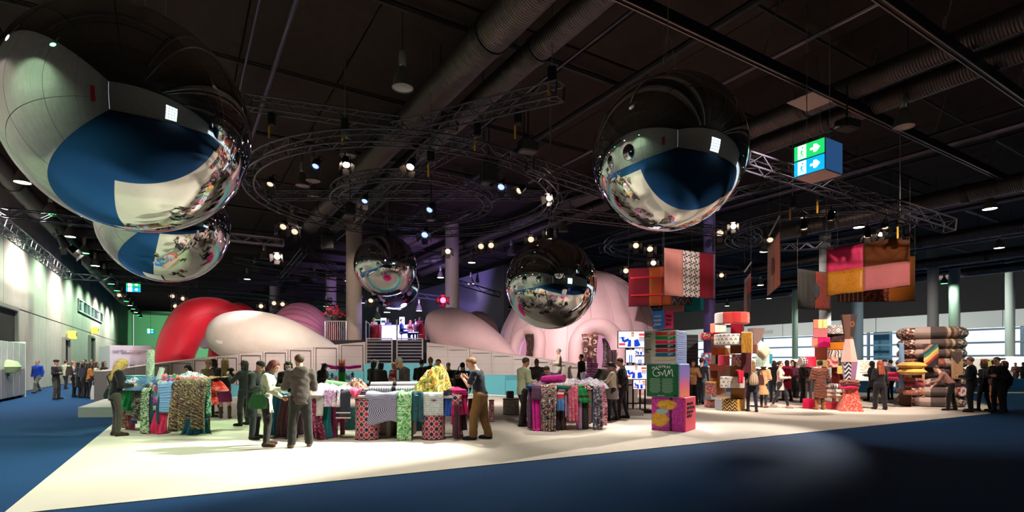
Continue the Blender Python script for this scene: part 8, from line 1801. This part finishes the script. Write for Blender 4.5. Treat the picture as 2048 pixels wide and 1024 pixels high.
# right table
person(1045, 853, 'man in a pale green shirt and dark trousers at the left of the right table', 300, 1.74, ('front', 'front'), 'step', 4, 14, hair=('short', 'brown'), top=('jacket', (170, 176, 140)), bot=('trousers', (40, 30, 34)), shoes=(16, 16, 18), skin='tan')
person(1074, 0, 'dark skinned man in a grey jacket standing behind the right table', 165, 1.74, ('front', 'front'), head=16, hair=('bald', 'black'), top=('jacket', (84, 78, 76)), bot=('trousers', K), skin='brown', Y=16.6)
person(1110, 0, 'man in a blue suit bending low over the right table', 150, 1.72, ('reach', 'reach'), 'wide', 42, 18, hair=('short', 'brown'), top=('jacket', (54, 58, 84)), bot=('trousers', K), Y=14.7)
person(1118, 0, 'person in a cream shirt walking up the right ramp', 85, 1.70, ('front', 'down'), 'walk', hair=('short', 'grey'), top=('shirt', (226, 216, 196)), bot=('trousers', (190, 180, 170)), Y=22.8, z=.5)
person(1163, 0, 'person in black at the low end of the right ramp', 60, 1.74, legs='walk', hair=('short', 'brown'), top=('jacket', (30, 26, 30)), bot=('trousers', (60, 50, 54)), Y=21.4, z=.2)
W5 = person(1226, 842, 'woman in a cream top and grey tunic holding up a tablet', 82, 1.62, ('reach', 'front'), 'step', 2, 14, fem=True, hair=('tail', 'black'), top=('shirt', (226, 214, 184)), bot=('slim', (40, 38, 44)), shoes=(50, 44, 42), skin='tan', fine=True)
gadget(jw(W5, 'wr0', (0, .13, .06)), 'black tablet held out by the woman in cream', (.13, .012, .19), math.radians(82), -.5, name='tablet')
MB().grid(lambda u, v: jw(W5, 'hip', (.165*math.sin(2*pi*u)*(1+.25*v), .145*math.cos(2*pi*u)*(1+.2*v)+.01*math.sin(12*pi*u)*v, .02-.30*v)), 36, 6).build('tunic', cloth((150, 144, 146)), smooth='all', off=tuple(jw(W5, 'hip')), label='grey pleated tunic skirt of the woman in cream', cat='skirt')
M4 = person(1246, 838, 'man in a black jacket and jeans standing behind the woman in cream', 80, 1.74, ('hip', 'hip'), 'step', 2, 18, hair=('short', 'brown'), top=('jacket', (24, 20, 24)), bot=('slim', (30, 28, 36)), shoes=(20, 18, 20), fine=True)
# between the sign cubes and the towers
W6 = person(1386, 810, 'woman in a tan vest holding a leaflet by the black ribbed panel', 175, 1.68, ('chest', 'front'), 'stand', 0, 8, fem=True, hair=('long', 'brown'), top=('jacket', (206, 160, 110)), bot=('slim', (24, 20, 24)))
person(1403, 812, 'man in a dark sweater and blue shorts turning away beside the left tower', 320, 1.76, legs='step', hair=('short', 'black'), top=('shirt', (26, 24, 30)), bot=('trousers', (70, 80, 96)), Y=21.2)
W7 = person(1504, 824, 'blond woman in navy with a striped drawstring backpack before the towers', 350, 1.68, ('front', 'bag'), 'step', fem=True, hair=('long', 'sandy'), top=('longtop', NAVYC), bot=('slim', (26, 34, 62)), shoes=(60, 36, 30), fine=True)
bk = thing('drawstring_backpack', 'striped beige drawstring backpack on the blond woman in navy', 'backpack', jw(W7, 'waist', (.01, -.20, -.18)), math.radians(350))
MB().lathe([(.0, .0), (.13, .01), (.15, .12), (.12, .30), (.05, .38), (.03, .41), (.0, .41)], 20).build('sack', X('bag_stripe', p_stripes([(196, 170, 140), (150, 110, 84), (214, 196, 170)], 14, 0)), bk, 'all', False); bk.scale = (1, .6, 1)
for s in (-1, 1): MB().tube([(s*.02, .0, .40), (s*.12, .08, .46), (s*.12, .18, .42), (s*.13, .1, .1)], .008, 5).build('cord', M((222, 214, 200), .6, grain=0), bk, True, False)
bag(jw(W7, 'hip', (.24, -.04, -.02)), .30, .14, .34, cloth((84, 46, 36)), 'brown shoulder bag at the side of the blond woman in navy', -.2, [jw(W7, 'hip', (.22, -.04, .3)), jw(W7, 'sh1', (0, 0, .06))])
person(1527, 816, 'woman with dark hair in a tan coat walking before the pale booth', 320, 1.62, ('front', 'front'), 'step', fem=True, hair=('bob', 'auburn'), top=('coat', (196, 150, 104)), bot=('slim', (30, 30, 36)), shoes=(110, 66, 44))
person(1548, 805, 'woman in a black cardigan over white behind the tan coat', 340, 1.68, ('front', 'front'), fem=True, hair=('bob', 'brown'), top=('jacket', (30, 26, 30)), bot=('slim', K))
person(1560, 817, 'woman in a grey pink blouse and black trousers hurrying right', 240, 1.66, ('front', 'front'), 'walk', fem=True, hair=('tail', 'black'), top=('longtop', (206, 176, 164)), bot=('slim', (24, 24, 32)), shoes=(160, 120, 104))
person(1574, 802, 'person in a crimson coat behind the grey pink blouse', 20, 1.70, legs='step', fem=True, hair=('bob', 'brown'), top=('coat', (176, 20, 66)), bot=('trousers', (50, 24, 36)))
person(1585, 794, 'man in a maroon sweater looking left in the distance', 100, 1.72, ('front', 'front'), hair=('short', 'black'), top=('shirt', (130, 16, 44)), bot=('trousers', K))
person(1592, 796, 'person in a plum sweater with black hair in the distance', 200, 1.62, ('front', 'front'), fem=True, hair=('bob', 'black'), top=('jacket', (96, 50, 66)), bot=('trousers', K))
person(1604, 806, 'person in a dark jacket and black trousers reading a brochure', 250, 1.68, ('chest', 'front'), hair=('short', 'brown'), top=('jacket', (44, 30, 32)), bot=('trousers', K))
person(1616, 800, 'person in black with a light bag beside the magenta cube pouf', 330, 1.66, ('front', 'reach'), fem=True, hair=('bob', 'black'), top=('jacket', (34, 28, 32)), bot=('trousers', (80, 64, 60)))
FC = person(1640, 820, 'person wrapped in a long brown quilted fur coat seen from behind', 355, 1.66, ('front', 'front'), fem=True, hair=('bun', 'black'), top=('puffer', X('fur_coat', p_stripes([(96, 50, 34), (120, 66, 44), (60, 30, 24), (110, 58, 40), (84, 44, 32)], 6, 2, .3), kind='Object')), bot=('slim', (50, 34, 30)), shoes=(150, 90, 40), boot=True, fine=True, sc=(1.1, 1.05))
person(1668, 812, 'person in a rust red jacket bending with a black bag', 290, 1.66, ('reach', 'low'), 'step', 38, 10, hair=('short', 'brown'), top=('jacket', (176, 84, 64)), bot=('trousers', (110, 40, 44)), Y=21.6)
bag(FX(1683, 21.3, 1.0), .42, .2, .3, cloth((26, 24, 28)), 'black shoulder bag on the bending person in rust red', .5)
person(1744, 802, 'woman in black with dark hair behind the spinning top totem', 40, 1.66, ('front', 'down'), 'step', fem=True, hair=('bob', 'black'), top=('coat', K), bot=('slim', K))
person(1760, 820, 'woman with long red hair in a black suit seen from behind', 355, 1.66, ('front', 'front'), 'step', fem=True, hair=('long', 'red'), top=('jacket', (20, 18, 20)), bot=('loose', (20, 18, 20)))
person(1770, 808, 'dark haired woman behind the red haired woman', 20, 1.72, fem=True, hair=('beanie', 'black'), hairm=cloth((20, 20, 24)), top=('jacket', (60, 54, 60)), bot=('slim', K))
person(1781, 800, 'person in a blue shirt and jeans near the ring stack', 10, 1.72, hair=('short', 'black'), top=('shirt', (110, 124, 170)), bot=('slim', (34, 44, 70)))
W8 = person(1903, 820, 'person in a dusty pink sweater bending to the ring stack', 60, 1.64, ('reach', 'low'), 'step', 36, 6, hair=('short', 'brown'), top=('shirt', (150, 104, 92)), bot=('trousers', (20, 18, 20)), Y=18.2)
M5 = person(1943, 825, 'large man in a dark suit with short brown hair seen from behind', 40, 1.78, ('front', 'front'), 'stand', 0, 8, hair=('short', 'sandy'), top=('jacket', (18, 18, 22)), bot=('trousers', (20, 20, 26)), fine=True, sc=(1.12, 1.05))
W9 = person(1968, 823, 'woman with curly dark hair in black beside the large man', 20, 1.66, ('hip', 'front'), 'step', fem=True, hair=('curly', 'brown'), top=('longtop', (20, 18, 22)), bot=('slim', (22, 22, 30)), fine=True)
M6 = person(1997, 826, 'man in a black sweater with folded arms at the carpet edge', 100, 1.78, ('cross', 'cross'), 'stand', 2, 10, hair=('short', 'brown'), top=('jacket', (18, 18, 22)), bot=('trousers', (18, 18, 22)), fine=True)
person(2009, 825, 'woman in dark clothes behind the man with folded arms', 60, 1.66, ('back', 'back'), 'stand', fem=True, hair=('bob', 'brown'), top=('jacket', (20, 18, 22)), bot=('slim', (20, 20, 26)))
person(1988, 812, 'person in tan trousers glimpsed between the two couples', 330, 1.70, ('front', 'front'), hair=('short', 'brown'), top=('jacket', (50, 40, 36)), bot=('slim', (150, 96, 60)))
person(2032, 766, 'boy in a brown jacket and shorts walking in the lit stand', 110, 1.60, ('front', 'front'), 'walk', 0, 20, hair=('short', 'brown'), top=('jacket', (84, 44, 40)), bot=('trousers', (50, 36, 34)), Y=35.0)
person(2047, 766, 'person in a black coat cut by the right frame edge', 20, 1.62, fem=True, hair=('bob', 'black'), top=('coat', (36, 32, 34)), bot=('trousers', K), Y=34.6)
# on the bar deck
person(803, 0, 'man in blue sitting sideways on the left bar stool', 278, 1.74, ('front', 'front'), 'sit', hair=('short', 'brown'), top=('jacket', (26, 40, 96)), bot=('trousers', (24, 40, 110)), Y=34.0, z=DECKZ)
person(821, 0, 'woman in a salmon sweater sitting at the bar', 0, 1.66, ('front', 'front'), 'sit', fem=True, hair=('long', 'auburn'), top=('shirt', (206, 130, 110)), bot=('trousers', (50, 56, 90)), Y=34.0, z=DECKZ)
person(832, 0, 'person in a dark maroon sweater sitting at the bar', 350, 1.74, ('front', 'front'), 'sit', hair=('short', 'black'), top=('shirt', (70, 24, 40)), bot=('trousers', (30, 34, 70)), Y=34.0, z=DECKZ)
person(840, 0, 'person in dark red at the right end of the bar', 340, 1.60, ('front', 'front'), fem=True, hair=('bob', 'brown'), top=('jacket', (120, 30, 40)), bot=('trousers', (60, 20, 34)), Y=34.4, z=DECKZ)
person(748, 0, 'blond person standing at the left end of the bar', 200, 1.50, ('front', 'front'), fem=True, hair=('bob', 'blond'), top=('shirt', (226, 200, 196)), bot=('trousers', (60, 50, 90)), Y=33.9, z=DECKZ)
person(776, 0, 'bartender in a pale shirt behind the glowing counter', 180, 1.66, ('front', 'front'), fem=True, hair=('bob', 'brown'), top=('shirt', (150, 150, 206)), bot=('trousers', K), Y=36.2, z=DECKZ)
